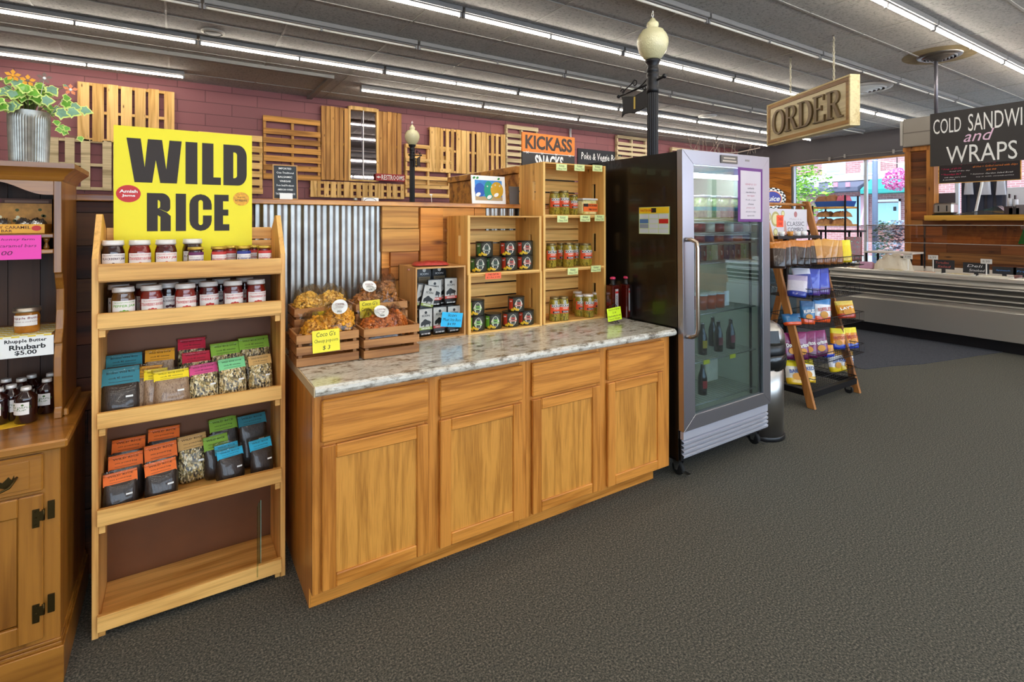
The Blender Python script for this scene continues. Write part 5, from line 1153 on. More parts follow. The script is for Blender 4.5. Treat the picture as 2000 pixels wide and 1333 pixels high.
def cup(name, label, cols, x, y, z, r, h, lidc=None, gp=None, tp=1.):
    t = thing(name, label, 'container', (FX0 + x, FYB + y, z), group=gp); m = MB(); m.lathe([(r * tp, 0), (r, h * .9)], 16); m.build('tub', cols, t)
    m = MB(); m.lathe([(r * 1.06, h * .9005), (r * 1.06, h), (r * .9, h + .001)], 16); m.build('lid', lidc or WH, t); return t
FOOD = [mat('salad_green', '#b9c88a', .3, coat=.5, var=.4, vscale=60), mat('fridge_orange', '#c8501c', .3, coat=.5), mat('teal_band', '#3aa8a0', .4), mat('meat_red', '#8a2c2c', .35, coat=.4, var=.4, vscale=50), mat('food_cream', '#e8e0c8', .5, var=.2), mat('food_navy', '#2c3f6a', .4)]
ZT = lambda z: z + .0062 + .0085
for k in range(6):   # upper shelf tubs with teal band
    x = xu(1366 + 21 * k, 2.23) - FX0; r = cup('salad_tub', 'clear salad tub with teal band on the top fridge shelf, %s from the left' % ORD[k], FOOD[0], x, .10, ZT(1.565) + .0, .055, .15, WH, 'salad tubs in the fridge')
    m = MB(); m.lathe([(.0562, .05), (.0563, .075)], 16, 0, None, True, False); m.build('teal_label_band', FOOD[2], r)
for k in range(7):
    x = xu(1364 + 18.5 * k, 2.22) - FX0; cup('dip_cup', 'small lidded cup on the second fridge shelf, %s from the left' % ORD[k], FOOD[4 if k % 2 else 3], x, .10, ZT(1.475), .042, .062, WH, 'small cups in the fridge')
for k in range(7):
    x = xu(1364 + 18.5 * k, 2.22) - FX0; cup('dip_cup', 'little dark cup on the third fridge shelf, %s from the left' % ORD[k], FOOD[(3, 5)[k % 2]], x, .10, ZT(1.41), .038, .045, WH, 'little dark cups in the fridge')
for k in range(11):
    x = xu(1362 + 11 * k, 2.23) - FX0; t = thing('snack_packet', 'upright snack packet on the fourth fridge shelf, %s from the left' % ORD[k], 'packet', (FX0 + x, FYB + .11, ZT(1.285) + .002), group='snack packets in the fridge')
    vs, fs = pouch(.10, .10, .02, k, 1, 6, 6); m = MB().add(vs, fs, 0, RZ(60), True); m.build('wrapper', FOOD[(5, 3, 0, 4, 3, 5)[k % 6]], t); m = MB(); m.box(-.03, -.0005, .02, .03, .0005, .05, 0, T(-.012, -.008, .012) @ RZ(60)); m.build('label', WH, t)
for k in range(3): cup('orange_tub', 'orange-filled tub with clear lid on the fifth fridge shelf, %s' % ORD[k], FOOD[1], xu(1366 + 17 * k, 2.25) - FX0, .13, ZT(.965), .048, .10, WH, 'orange tubs in the fridge')
def beer(lab):
    def f():
        t = thing('soda_bottle', '', 'bottle'); m = MB(); m.lathe([(.029, 0), (.030, .004), (.030, .11), (.024, .135), (.014, .165), (.012, .20)], 18); m.build('glass_bottle', mat('bottle_dark', '#160a08', .08, coat=.8), t)
        m = MB(); m.lathe([(.0135, .2003), (.0135, .208)], 14); m.build('crown_cap', CHROME, t); m = MB(); m.patch(.05, .05, T(0, 0, .07) @ RX(90), 0, .030, .0006, 8); m.build('label', mat('lab' + lab, lab, .5), t); return t
    return f
for k, (x, c, d_) in enumerate([(.12, '#c8a820', 'with yellow label, left'), (.20, '#7a2030', 'with maroon label, second'), (.28, '#8a2838', 'with maroon label, third'), (.16, '#5a6a20', 'at the back left')]):
    inst(('beer', c), beer(c), (xu((1372, 1403, 1427, 1392)[k], 2.24 if k < 3 else 2.36), (2.24 if k < 3 else 2.36), ZT(.665)), 0, 'dark glass bottle on the sixth fridge shelf ' + d_, 'dark bottles in the fridge')
inst(('beer', '#c03030'), beer('#c03030'), (xu(1372, 2.24), 2.24, ZT(.40)), 0, 'single dark bottle with red label on the lowest fridge shelf')
t = thing('crate_stack', 'pale plastic egg carton behind the bottle on the lowest fridge shelf', 'carton', (xu(1390, 2.38), 2.38, ZT(.40))); m = MB(); m.box(-.05, 0, 0, .08, .12, .16); m.build('carton_body', FOOD[4], t, .01)
for k, (x, z) in enumerate([(.14, .665), (.42, .665)]):
    t = thing('shelf_tag', 'small yellow tag clipped to the sixth fridge shelf, %s' % ('left', 'right')[k], 'price tag', (xu((1379, 1430)[k], 2.14), FYB + .021, z), group='yellow fridge shelf tags'); MB().box(-.03, -.004, -.013, .03, -.001, .013).build('tag_card', mat('tag_yel', '#e8e020', .5), t)
t = thing('shelf_card', 'white folded card standing on the fifth fridge shelf', 'card', (xu(1418, 2.24), 2.24, ZT(.965))); m = MB(); m.box(-.035, 0, 0, .035, .002, .10); m.build('card', WH, t, 0)
# posters on the fridge
t = thing('door_notice', 'purple-framed notice taped inside the upper right of the fridge door', 'notice', (xu(1466, 2.07) - .0, FYB - .036, 1.735))
m = MB(); m.box(-.135, -.0105, -.178, .135, -.0085, .178); m.build('purple_frame', mat('purple_card', '#6a2a7a', .5), t)
m = MB(); m.box(-.112, -.0125, -.160, .112, -.0108, .158); m.build('paper', mat('notice_paper', '#d2c4c8', .6), t)
m = MB()
for i, (s_, w_) in enumerate([('GRAB & GO', .8), ('salads', .45), ('sandwiches', .7), ('wraps', .5), ('fresh soups', .7), ('cheese', .4), ('please ask', .6), ('about today', .7), ('specials', .5)]): m.text(s_, FY(0, -.0125, .07 - i * .026), .16 * w_, .012, 0 if i % 3 else 1, 0, shear=.2)
m.build('handwriting', [mat('ink_dark', '#3a3040', .6), mat('ink_rose', '#b8586a', .6)], t)
t = thing('side_calendar', 'small yellow-headed advertisement calendar stuck on the black fridge side', 'poster', (FX0 - .0185, FYB + .175, 1.565))
G = T(-.001, 0, 0) @ Matrix(((0, 0, -1, 0), (-1, 0, 0, 0), (0, 1, 0, 0), (0, 0, 0, 1)))
m = MB(); m.box(-.125, -.085, 0, .125, .085, .0015, 0, G); m.build('sheet', mat('sheet_green', '#c8d8a0', .5), t)
m = MB(); m.box(-.122, .045, .002, .122, .083, .0024, 0, G)
rq = random.Random(8); cs = [1, 2, 3, 4, 5]
for i in range(3):
    for j in range(4): m.box(-.118 + i * .08, -.080 + j * .031, .002, -.044 + i * .08, -.053 + j * .031, .0024, rq.choice([1, 1, 2, 3, 4, 1]), G)
m.text('FASTSIGNS', G @ T(-.06, .064, .0026), .10, .014, 4, .02); m.box(-.02, .05, .0026, .02, .078, .003, 5, G); m.build('printed_panels', [mat('cal_yellow', '#f0c81c', .5), mat('cal_white', '#ccd2d8', .5), mat('cal_grey', '#8a94a4', .5), mat('cal_blue', '#4a72a8', .5), RED, BK], t)
# dry twigs on the fridge
t = thing('dry_twigs', 'bare pale twigs lying on top of the fridge at the right', 'branches', (FX0 + .70, FYB + .14, 1.999)); rq = random.Random(5)
m = MB(); m.tube([(-.28, .1, .006), (-.1, .02, .03), (.1, 0, .05), (.28, -.05, .09)], .004, 6)
for k in range(30):
    a = rq.uniform(-.25, .27); p = Vector((a, .05 - a * .3 + rq.uniform(-.02, .02), .012 + abs(a) * .16)); q = p + Vector((rq.uniform(-.08, .13), rq.uniform(-.05, .05), rq.uniform(.02, .15)))
    m.tube([p, (p + q) / 2 + Vector((0, 0, rq.uniform(-.005, .02))), q], [.002, .0015, .0006], 5)
m.build('twigs', mat('twig', '#a08a78', .8), t)

# ================================================================ THINGS ON THE LEDGE
LY = 2.955
def board_frame(mb, w, h, fw_, y0=0, y1=.012, mi=0):
    mb.box(-w / 2, y0, 0, -w / 2 + fw_, y1, h, mi); mb.box(w / 2 - fw_, y0, 0, w / 2, y1, h, mi); mb.box(-w / 2 + fw_, y0, 0, w / 2 - fw_, y1, fw_, mi); mb.box(-w / 2 + fw_, y0, h - fw_, w / 2 - fw_, y1, h, mi)
FRAMEW = mat('frame_wood', '#b8864a', .5); CHK = mat('chalk_grey', '#34383c', .7)
t = thing('chalkboard', 'small wood-framed chalkboard about imported oil and balsamic vinegar on the ledge', 'chalkboard', (xu(558, LY), LY, LZ + .001)); t.rotation_euler = (math.radians(-6), 0, 0)
m = MB(); board_frame(m, .122, .185, .006); m.build('frame', FRAMEW, t, 0); m = MB(); m.box(-.055, .003, .006, .055, .009, .179); m.build('slate', CHK, t)
m = MB()
for i, (s_, w_) in enumerate([('IMPORTED', .062), ('Cran Traditional', .085), ('BALSAMIC', .07), ('VINEGAR', .055), ('From Small Producers', .085), ('AMERICAN OWNED', .075), ('TASTE THE DIFFERENCE', .095)]): m.text(s_, FY(0, .003, .165 - i * .0225), w_, .010, 0, .01)
m.build('chalk_writing', WH, t)
t = thing('blank_card', 'small blank white card leaning on the chalkboard', 'card', (xu(559, 2.93), 2.93, LZ + .001)); MB().box(-.031, 0, 0, .031, .002, .031).build('card', WH, t)
t = thing('tin_can', 'small silver tin standing low behind the ledge under the mirror', 'tin', (xu(694, 2.98), 2.98, LZ + .001)); m = MB(); m.cyl(.012, 0, .018, 16); m.build('tin_body', GALV, t)
t = thing('white_carrier', 'white box with dark wire handle lying on the ledge under the mirror', 'box', (xu(722, 2.99), 2.99, LZ + .001)); m = MB(); m.box(-.04, -.01, 0, .05, .03, .022); m.build('box_body', WH, t, .002)
m = MB(); m.tube([(.035 * math.cos(a), -.013, .001 + .018 * math.sin(a)) for a in [PI - PI * k / 10 for k in range(11)]], .0012, 5); m.build('wire_handle', BLACKM, t)
t = thing('plastic_fork', 'tiny white scoop standing on the ledge right of the far lamp', 'scoop', (xu(842, 2.96), 2.96, LZ + .001)); m = MB(); m.tube([(.004, 0, .0), (.002, 0, .03), (0, 0, .048)], .002, 6); m.box(-.010, -.002, .046, .008, .002, .052); m.build('scoop', WH, t)
t = thing('fish_picture', 'white-bordered painting of three cartoon-like colourful fish on the ledge', 'picture', (xu(956, LY), LY, LZ + .001)); t.rotation_euler = (math.radians(-5), 0, math.radians(3)); t['label'] = 'white-bordered painting of blue, green and yellow fish standing on the ledge'
w_, h_ = .262, .185
m = MB(); m.box(-w_ / 2, 0, 0, w_ / 2, .006, h_); m.build('board', WH, t)
pb = mat('paint_blue', '#3a8ad0', .5, var=.25, vscale=20); m = MB(); m.box(-.105, -.0008, .022, .105, -.0002, .155, 0)
m.box(-.105, -.0012, .022, .105, -.0008, .048, 1)
for cx, cz, rx, rz, mi in [(-.07, .09, .04, .045, 2), (.062, .092, .05, .055, 4), (-.002, .088, .036, .062, 3)]: m.disc(rx, rz, FY(cx, -.0013 - .0004 * mi, cz), mi, 24)
for cx, cz in [(-.085, .06), (.0, .045), (.055, .06)]: m.disc(.02, .012, FY(cx, -.0036, cz, 0, 0, 25), 5, 14)
for cx, cz in [(-.012, .115), (.02, .112), (.05, .125), (.085, .12)]: m.disc(.005, .005, FY(cx, -.0040, cz), 5, 10); m.disc(.002, .002, FY(cx, -.0046, cz), 6, 8)
for cx in (-.11, -.085, .08): m.disc(.012, .008, FY(cx, -.002, .168, 0, 0, 30), 7, 5)
m.build('painting', [pb, mat('paint_sand', '#c0a070', .6), mat('paint_navy', '#2456b0', .5), mat('paint_teal', '#14987c', .5), mat('paint_gold', '#d0a020', .5), WH, BK, mat('paint_leaf', '#2c8a3a', .5)], t)
t = thing('grey_tablet', 'plain dark grey panel leaning on the ledge right of the fish picture', 'tablet', (xu(1010, 2.97), 2.97, LZ + .001)); t.rotation_euler = (math.radians(-8), 0, 0); MB().box(-.055, 0, 0, .06, .008, .125).build('panel', mat('tablet_grey', '#6a6460', .35), t, .002)
t = thing('snack_sign', 'orange and black two-part snack sign standing behind the top crate', 'sign', (xu(1073, 3.0), 3.0, LZ + .001))
m = MB(); m.box(-.232, 0, 0, .232, .012, .37, 1); m.box(-.232, 0, .3705, .232, .012, .505, 0); m.build('board', [mat('sign_orange', '#ee8420', .5), mat('sign_charcoal', '#38332f', .6)], t)
m = MB(); m.text('KICKASS', FY(0, 0, .440), .415, .098, 0, .035); m.text('SNACKS', FY(0, 0, .308), .25, .095, 1, .035); m.box(-.225, -.001, .366, .225, -.0004, .3695, 1)
for k in range(4): x = -.19 + .125 * k; m.add([(x - .01, -.001, .360), (x + .01, -.001, .376), (x + .012, -.001, .374), (x - .008, -.001, .358)], [(0, 1, 2, 3)], 1); m.add([(x + .01, -.0012, .360), (x - .01, -.0012, .376), (x - .012, -.0012, .374), (x + .008, -.0012, .358)], [(0, 1, 2, 3)], 1)
m.build('lettering', [mat('sign_ink', '#46362c', .6), WH], t)

# ================================================================ LAMP POSTS
GLOBE = mat('globe_acrylic', '#e6e0b4', .25, coat=.5, trans=.25, bump=.6, bscale=90)
def lamppost(num, arm_sign):
    def f():
        t = thing('lamp_post', '', 'lamp post')
        m = MB(); m.lathe([(.14, 0), (.14, .05), (.11, .09), (.10, .30), (.075, .36), (.06, .40)], 24); m.build('base', BLACKM, t)
        vs = []; fs = []; seg = 64
        m = MB()
        for z in (.4005, 2.75):
            for k in range(seg): r = .047 + .004 * (1 if (k // 2) % 2 else -1) * .6; a = 2 * PI * k / seg; vs.append((r * math.cos(a), r * math.sin(a), z))
        for k in range(seg): fs.append((k, (k + 1) % seg, seg + (k + 1) % seg, seg + k))
        m.add(vs, fs, 0, None, False); m.build('fluted_pole', BLACKM, t)
        m = MB(); m.lathe([(.052, 2.72), (.054, 2.76), (.048, 2.78), (.052, 2.80), (.056, 2.84), (.046, 2.86), (.054, 2.875), (.054, 2.90), (.048, 2.905), (.054, 2.91), (.054, 2.94), (.048, 2.95), (.044, 2.97), (.066, 3.0), (.070, 3.02)], 24); m.build('collar', BLACKM, t)
        m = MB(); m.lathe([(.058, 3.021), (.08, 3.04), (.122, 3.10), (.140, 3.165), (.138, 3.21), (.122, 3.25), (.100, 3.275), (.098, 3.285), (.055, 3.30), (.048, 3.31), (.055, 3.335), (.052, 3.355), (.030, 3.375), (.020, 3.395), (.012, 3.40)], 32); m.build('globe', GLOBE, t)
        m = MB(); m.tube([(0, 0, 3.4005), (.012, 0, 3.43), (.006, 0, 3.46), (0, 0, 3.47), (-.006, 0, 3.46), (-.012, 0, 3.43), (0, 0, 3.4005)], .003, 6); m.build('finial', CHROME, t)
        s = arm_sign; a_ = MB()
        a_.tube([(0, -s * .13, 2.845), (0, -s * .055, 2.83)], [.014, .010], 8); a_.tube([(0, s * .055, 2.815), (0, s * .42, 2.78)], .010, 8)
        a_.tube([(0, s * .055, 2.87), (0, s * .12, 2.83), (0, s * .2, 2.80)], .006, 6)
        sp = lambda cy, cz, r0, n_, sg: [(0, cy + sg * (r0 * (1 - i / n_ * .75)) * math.cos(i * .55), cz + (r0 * (1 - i / n_ * .75)) * math.sin(i * .55)) for i in range(n_)]
        a_.tube(sp(s * .22, 2.86, .035, 14, s), .006, 6); a_.tube([(0, s * .38, 2.79), (0, s * .34, 2.83), (0, s * .27, 2.86), (0, s * .22, 2.895)], .006, 6); a_.tube(sp(s * .38, 2.82, .025, 12, s), .005, 6); a_.tube(sp(s * .10, 2.785, .022, 12, s), .005, 6)
        a_.lathe([(.016, -.012), (.018, 0), (.012, .014)], 10, 0, T(0, s * .43, 2.778) @ RX(90)); a_.lathe([(.02, -.012), (.022, 0), (.012, .014)], 8, 0, T(0, -s * .14, 2.846) @ RX(90)); a_.build('scroll_bracket', BLACKM, t)
        pl = [(.04, 2.60), (.09, 2.615), (.15, 2.60), (.22, 2.585), (.29, 2.60), (.35, 2.60), (.385, 2.57), (.365, 2.66), (.375, 2.74), (.39, 2.765), (.33, 2.755), (.23, 2.735), (.13, 2.755), (.075, 2.775), (.05, 2.77), (.055, 2.68)]
        P = MB(); P.prism([(s * a, b) for a, b in pl], -.005, .005, 0, MYZ(0)); P.tube([(0, s * a, b) for a, b in pl], .007, 6, 0, True); P.build('number_plate', BLACKM, t)
        n = MB(); n.text(num, T(-.008, s * .215, 2.675) @ RZ(-90) @ RX(90), None, .115, 0, .02); n.build('numeral', mat('gold_numeral', '#d8b84a', .4), t)
        return t
    return f
o = lamppost('1', 1)(); o.location = (3.62, 3.30, .0); o['label'] = 'black lamp post numbered 1 with frosted globe rising behind the fridge'
o = lamppost('2', -1)(); o.location = (3.74, 9.35, -.0); o['label'] = 'distant black lamp post numbered 2 with globe, in front of the maroon wall'

# ================================================================ HANGING SIGNS
def chain(name, label, p, z0, z1, r=.018, wr=.0045):
    t = thing(name, label, 'chain', (p[0], p[1], z1)); m = MB(); L_ = z1 - z0; n = int(L_ / (r * 2.1)); 
    for i in range(n):
        zc = -(i + .5) * L_ / n; a = 90 * (i % 2)
        m.tube([(r * .55 * math.cos(q), 0, L_ / n * .72 * math.sin(q)) for q in [2 * PI * k / 10 for k in range(10)]], wr, 5, 0, True, T(0, 0, zc) @ RZ(a))
    m.build('links', mat('chain_cream', '#c9bfa4', .4, .3), t); m = MB(); m.lathe([(.02, 0), (.014, -.012)], 10); m.build('ceiling_hook', STEELD, t); return t
cA, cB = Vector((7.51, 4.592)), Vector((6.747, 3.08)); dv = (cB - cA); SL = dv.length; rz_o = math.degrees(math.atan2(dv.y, dv.x))
t = thing('order_sign', 'thick whitewashed wooden ORDER sign with brown frame hanging on chains', 'sign', (cA.x, cA.y, 2.712), rz_o)
h = .612; m = MB(); m.box(.03, .012, .03, SL - .03, .115, h - .03); m.build('face_board', wood('whitewash', '#e9dcb4', '#c8b482', 'X', .5, .7), t)
m = MB(); m.box(0, 0, h - .022, SL, .13, h); m.box(0, 0, 0, SL, .13, .022); m.box(0, 0, .022, .022, .13, h - .022); m.box(SL - .022, 0, .022, SL, .13, h - .022); m.build('outer_frame', wood('pale_frame', '#e6d3a0', '#bfa267', 'X', .5, .7), t, .002)
m = MB(); q = .075
m.box(.023, .003, h - q, SL - .023, .011, h - .023); m.box(.023, .003, .023, SL - .023, .011, q); m.box(.023, .003, q, q, .011, h - q); m.box(SL - q, .003, q, SL - .023, .011, h - q); m.build('brown_moulding', wood('brown_moulding', '#a87a32', '#7c5420', 'X', .8, .5), t, .002)
LM = mat('bronze_letter', '#6a5636', .45, .3)
def rg(outer, inner): return [[outer[i], outer[i + 1], inner[i + 1], inner[i]] for i in range(len(outer) - 1)]
Lo = rg(arcp(.5, .5, .5, .52, 0, 360, 28), arcp(.5, .5, .30, .44, 0, 360, 28))
stem = [[(.12, 0), (.32, 0), (.32, 1), (.12, 1)], [(0, 0), (.44, 0), (.44, .05), (0, .05)], [(0, .95), (.44, .95), (.44, 1), (0, 1)]]
Lr = stem + rg([(.30, 1), (.5, 1)] + arcp(.55, .75, .33, .25, 90, -90, 12) + [(.30, .5)], [(.30, .94), (.45, .94)] + arcp(.48, .75, .20, .19, 90, -90, 12) + [(.30, .56)]) + [[(.42, .52), (.62, .52), (.95, .05), (.75, 0)], [(.75, 0), (1.08, 0), (1.08, .05), (.80, .06)]]
Ld = stem + rg([(.30, 1), (.45, 1)] + arcp(.5, .5, .5, .5, 90, -90, 16) + [(.30, 0)], [(.30, .94), (.42, .94)] + arcp(.45, .5, .33, .44, 90, -90, 16) + [(.30, .06)])
Le = stem + [[(.30, .94), (.88, .94), (.88, 1), (.30, 1)], [(.82, .78), (.88, .78), (.88, .94), (.80, .94)], [(.30, 0), (.92, 0), (.92, .06), (.30, .06)], [(.84, .06), (.92, .06), (.95, .25), (.90, .25)], [(.30, .48), (.70, .48), (.70, .54), (.30, .54)], [(.66, .42), (.71, .42), (.71, .61), (.66, .61)]]
for P_, fx, fw2 in [(Lo, .09, .175), (Lr, .265, .165), (Ld, .435, .175), (Le, .62, .135), (Lr, .765, .155)]:
    m = MB()
    for p_ in P_:
        ar2 = sum(p_[i][0] * p_[(i + 1) % len(p_)][1] - p_[(i + 1) % len(p_)][0] * p_[i][1] for i in range(len(p_)))
        p_ = [(SL * (fx + a * fw2), h * (.215 + .57 * b)) for a, b in (p_ if ar2 > 0 else p_[::-1])]
        m.prism(p_, -.0118, .016, 0, Matrix(((1, 0, 0, 0), (0, 0, -1, 0), (0, 1, 0, 0), (0, 0, 0, 1))))
    m.build('raised_letter', LM, t)
dn = dv.normalized(); nrm = Vector((-dn.y, dn.x))
for f_, d_ in ((.28, 'left'), (.79, 'right')):
    c = cA + dn * SL * f_ + nrm * .065; chain('hanging_chain', '%s pale chain holding the wooden ORDER sign to the ceiling' % d_, (c.x, c.y), 3.326, CEIL)
MX = 9.0; GS = lambda y, z: T(MX - .0006, y, z) @ RZ(-90) @ RX(90)
def onM(u, v, X=MX): p = onx(u, v, X); return p.y, p.z
t = thing('menu_sign', 'black board handwritten COLD SANDWICH and WRAPS hanging over the deli case', 'sign', (MX, 3.06, 2.345))
m = MB(); m.box(0, -1.75, 0, .03, 0, .745); m.build('board', mat('board_dark', '#3a3634', .7), t)
m = MB(); ctr = T(-MX, -3.06, -2.345)
def wtext(mb, s_, u0, u1, v0, v1, mi=0, X=MX, bold=.012, shear=0, C_=None):
    ya, _z = onM(u0, v1, X); yb, _z = onM(u1, v0, X); _y, za = onM((u0 + u1) / 2, v1, X); _y, zb = onM((u0 + u1) / 2, v0, X); mb.text(s_, (C_ or ctr) @ T(X - .0006, (ya + yb) / 2, (za + zb) / 2) @ RZ(-90) @ RX(90), abs(ya - yb), abs(zb - za), mi, bold, 0, shear)
wtext(m, 'COLD', 1823, 1877, 231, 260, 0, MX, 0); wtext(m, 'SANDWICH', 1891, 2040, 213, 248, 0, MX, 0); wtext(m, 'and', 1882, 1942, 253, 275, 1, MX, 0, .35); wtext(m, 'WRAPS', 1848, 1987, 280, 315, 0, MX, 0)
m.build('handwriting', [WH, mat('chalk_pinkwhite', '#f0c8e0', .6)], t)
pp_ = onz(1823, 120, CEIL)
t = thing('hanging_pole', 'grey metal pole from the ceiling vent down to the black menu sign', 'pole', (9.03, 3.0, 3.092)); m = MB(); m.cyl(.022, 0, CEIL - 3.0925, 14); m.build('tube', mat('pole_grey', '#7c7880', .4, .6), t)
t = thing('hanging_pole', 'second pole holding the far end of the menu sign out of view', 'pole', (9.03, 1.6, 3.092)); m = MB(); m.cyl(.022, 0, CEIL - 3.0925, 14); m.build('tube', MC['pole_grey'], t)
# ================================================================ TRASH CAN
t = thing('trash_can', 'round stainless trash can with domed swing lid beside the fridge', 'trash can', (3.612, 2.245, 0))
m = MB(); m.lathe([(.150, 0), (.152, .004), (.152, .03), (.148, .035)], 32); m.build('base_ring', BLACKP, t)
m = MB(); m.lathe([(.143, .0355), (.143, .585)], 40); m.build('steel_body', STEEL, t)
m = MB(); m.lathe([(.146, .50), (.156, .53), (.162, .565), (.158, .60), (.150, .61)], 28); vs = m.v; rq = random.Random(3)
m.v = [(x * (1 + .04 * math.sin(9 * math.atan2(y, x) + z * 60)), y * (1 + .04 * math.sin(9 * math.atan2(y, x) + z * 60)), z) for x, y, z in m.v]; m.build('bin_liner', mat('bin_bag', '#101012', .25, coat=.4), t)
m = MB(); m.lathe([(.152, .6105), (.154, .62), (.154, .68), (.150, .682)], 36); m.build('black_band', BLACKP, t)
m = MB(); m.lathe([(.153, .6825), (.150, .73), (.138, .775), (.112, .81), (.075, .832), (.03, .842), (.001, .843)], 36); m.build('dome_lid', STEEL, t)
m = MB(); m.add([(.158 * math.sin(a) * q, -.158 * math.cos(a) * q, z) for (q, z) in [(.985, .70), (.90, .785)] for a in [math.radians(k) for k in range(-70, -9, 6)]], [(k, k + 1, k + 12, k + 11) for k in range(10)]); m.build('swing_opening', BLACKP, t)

# ================================================================ SNACK RACK
t = thing('snack_rack', 'wooden A-frame snack rack with black wire baskets behind the fridge', 'rack', (4.44, 2.30, 0))
PLK = wood('rack_plank', '#b8793c', '#8a5222', 'Z', .6, .5); rw = .80
for x, zt in ((0, 1.76), (rw - .03, 1.76)):
    m = MB(); m.prism([(-.005, 0), (.06, 0), (.52, 1.76), (.455, 1.76)], 0, .03, 0, MYZ(x)); m.build('front_leg', PLK, t, .003)
    m = MB(); m.prism([(.90, 0), (.965, 0), (.575, 1.74), (.525, 1.70)], 0, .03, 0, MYZ(x)); m.build('rear_leg', PLK, t, .003)
m = MB(); m.cyl(.014, .0305, rw - .0305, 12, 0, T(0, .49, 1.725) @ RY(90)); m.build('top_rod', PLK, t)
m = MB(); m.box(.03, .02, .085, rw - .03, .06, .135); m.box(.03, .80, .085, rw - .03, .84, .135); m.box(.031, .0605, .085, .07, .7995, .135); m.box(rw - .07, .0605, .085, rw - .031, .7995, .135); m.build('base_frame', BLACKM, t)
for y in (.45,): m = MB(); m.box(rw * .5 - .02, y, .136, rw * .5 + .02, y + .035, 1.45); m.build('centre_post', BLACKM, t)
for x in (-.0, rw - .05):
    for y in (.06, .80):
        m = MB(); m.lathe([(.034, -.012), (.034, .012)], 18, 0, T(x + .065 if x < .3 else x - .04, y, .034) @ RY(90)); o_ = m.build('caster', CHROME if x < .3 else RUB, t); m = MB(); m.box((x + .065 if x < .3 else x - .04) - .016, y - .02, .035, (x + .065 if x < .3 else x - .04) + .016, y + .02, .0845); m.build('caster_fork', CHROME, t)
WIRE = BLACKM; BZ = [1.165, .905, .655, .365, .155]
for bi, z in enumerate(BZ):
    m = MB(); x0, x1, y0, y1, hh_ = .033, rw + .02, -.01, .44, .085; x1 = rw - .033 if bi == 4 else rw + .03
    if bi == 4: y0 = .02
    for zz in (z + .004, z + hh_): m.tube([(x0, y0, zz), (x1, y0, zz), (x1, y1, zz), (x0, y1, zz)], .0035, 5, 0, True)
    n = 22
    for k in range(n + 1):
        x = x0 + (x1 - x0) * k / n; m.tube([(x, y0, z + hh_), (x, y0, z + .004), (x, y1, z + .004), (x, y1, z + hh_)], .0016, 4)
    for k in range(1, 12):
        y = y0 + (y1 - y0) * k / 12; m.tube([(x0, y, z + hh_), (x0, y, z + .004), (x1, y, z + .004), (x1, y, z + hh_)], .0016, 4)
    m.build('wire_basket', WIRE, t)
m = MB(); m.box(.031, .33, 1.405, rw - .031, .47, 1.43); m.build('top_shelf', BLACKM, t)
def chipbag(cols, w=.15, h=.19, th=.06, word=None, wc=WH, seed=1):
    """cols: main, top band, bottom band"""
    def f():
        t = thing('snack_bag', '', 'bag'); vs, fs = pouch(w, h, th, seed, 1., 10, 12, .6)
        m = MB(); m.add(vs, fs, 0, None, True); nf = len(fs)
        for i, q in enumerate(fs):
            zc = sum(vs[k][2] for k in q) / len(q); m.m[i] = 1 if zc > h * .72 else (2 if zc < h * .28 else 0)
        m.build('foil_body', [mat('foil' + c, c, .28, coat=.5, bump=.25, bscale=45) for c in cols], t)
        if word:
            m = MB(); m.text(word, FY(0, -th * .58 - .002, h * .55, 0, 0, 8), w * .72, h * .15, 0, .03); m.disc(w * .22, w * .18, FY(0, -th * .58, h * .32), 1, 14); m.build('front_print', [wc, mat('print_chip', '#d8942c', .5)], t)
        return t
    return f
BRN = ('#3a2416', '#c8761c', '#2c1c14'); BR2 = ('#c88a3c', '#e0a048', '#8a5020'); YLW = ('#f2d800', '#f6e430', '#e8c400'); BLU2 = ('#2c3c9c', '#e0e0f0', '#1c2c84'); BLU3 = ('#3a4cc0', '#2c3ca8', '#5a3a8a')
TLB = ('#1c6a9c', '#1c5a8c', '#e8541c'); WBL = ('#e8e4e4', '#2878b8', '#e8541c'); YRD = ('#e8a028', '#f0d060', '#c83c20'); PUR = ('#7a1458', '#8c1c64', '#5c0c44'); YBL = ('#e89018', '#f4e020', '#1c3cb4'); YWH = ('#e8e4da', '#f0dc20', '#e8b820'); GLD = ('#e8e2e0', '#d8a030', '#f0cc20')
RB = (4.44, 2.30)
PRQ = random.Random(44)
def put(key, cols, u, y, bi, desc, w=.15, h=.19, th=.06, rz=0, tx=0, word=None, wc=WH, dz=0):
    z = BZ[bi] + .0062 + dz + .5 * th * abs(math.sin(math.radians(tx)))
    j = PRQ.uniform(-12, 12); e = PRQ.uniform(-7, 7); z += abs(math.sin(math.radians(e))) * w / 2; tx += PRQ.uniform(0, 8)
    return inst(key, chipbag(cols, w, h, th, word, wc, len(PROTO)), (xu(u, y), y, z), rz, desc, 'snack bags in the wire baskets', (math.radians(-tx), math.radians(e), math.radians(rz + j)))
for i, u in enumerate([1519, 1531, 1543, 1556, 1569, 1581]): put('brn', BRN, u, 2.46, 0, 'black and orange snack bag in the top basket, %s from the left' % ORD[i], .13, .22, .055, -48, 4)
for i, u in enumerate([1594, 1606, 1619, 1631]): put('br2', BR2, u, 2.44, 0, 'tan snack bag in the top basket, %s of the tan ones' % ORD[i], .14, .22, .055, -46, 4)
put('ylw', YLW, 1648, 2.44, 0, 'bright yellow snack bag at the right of the top basket', .15, .21, .06, -40, 8)
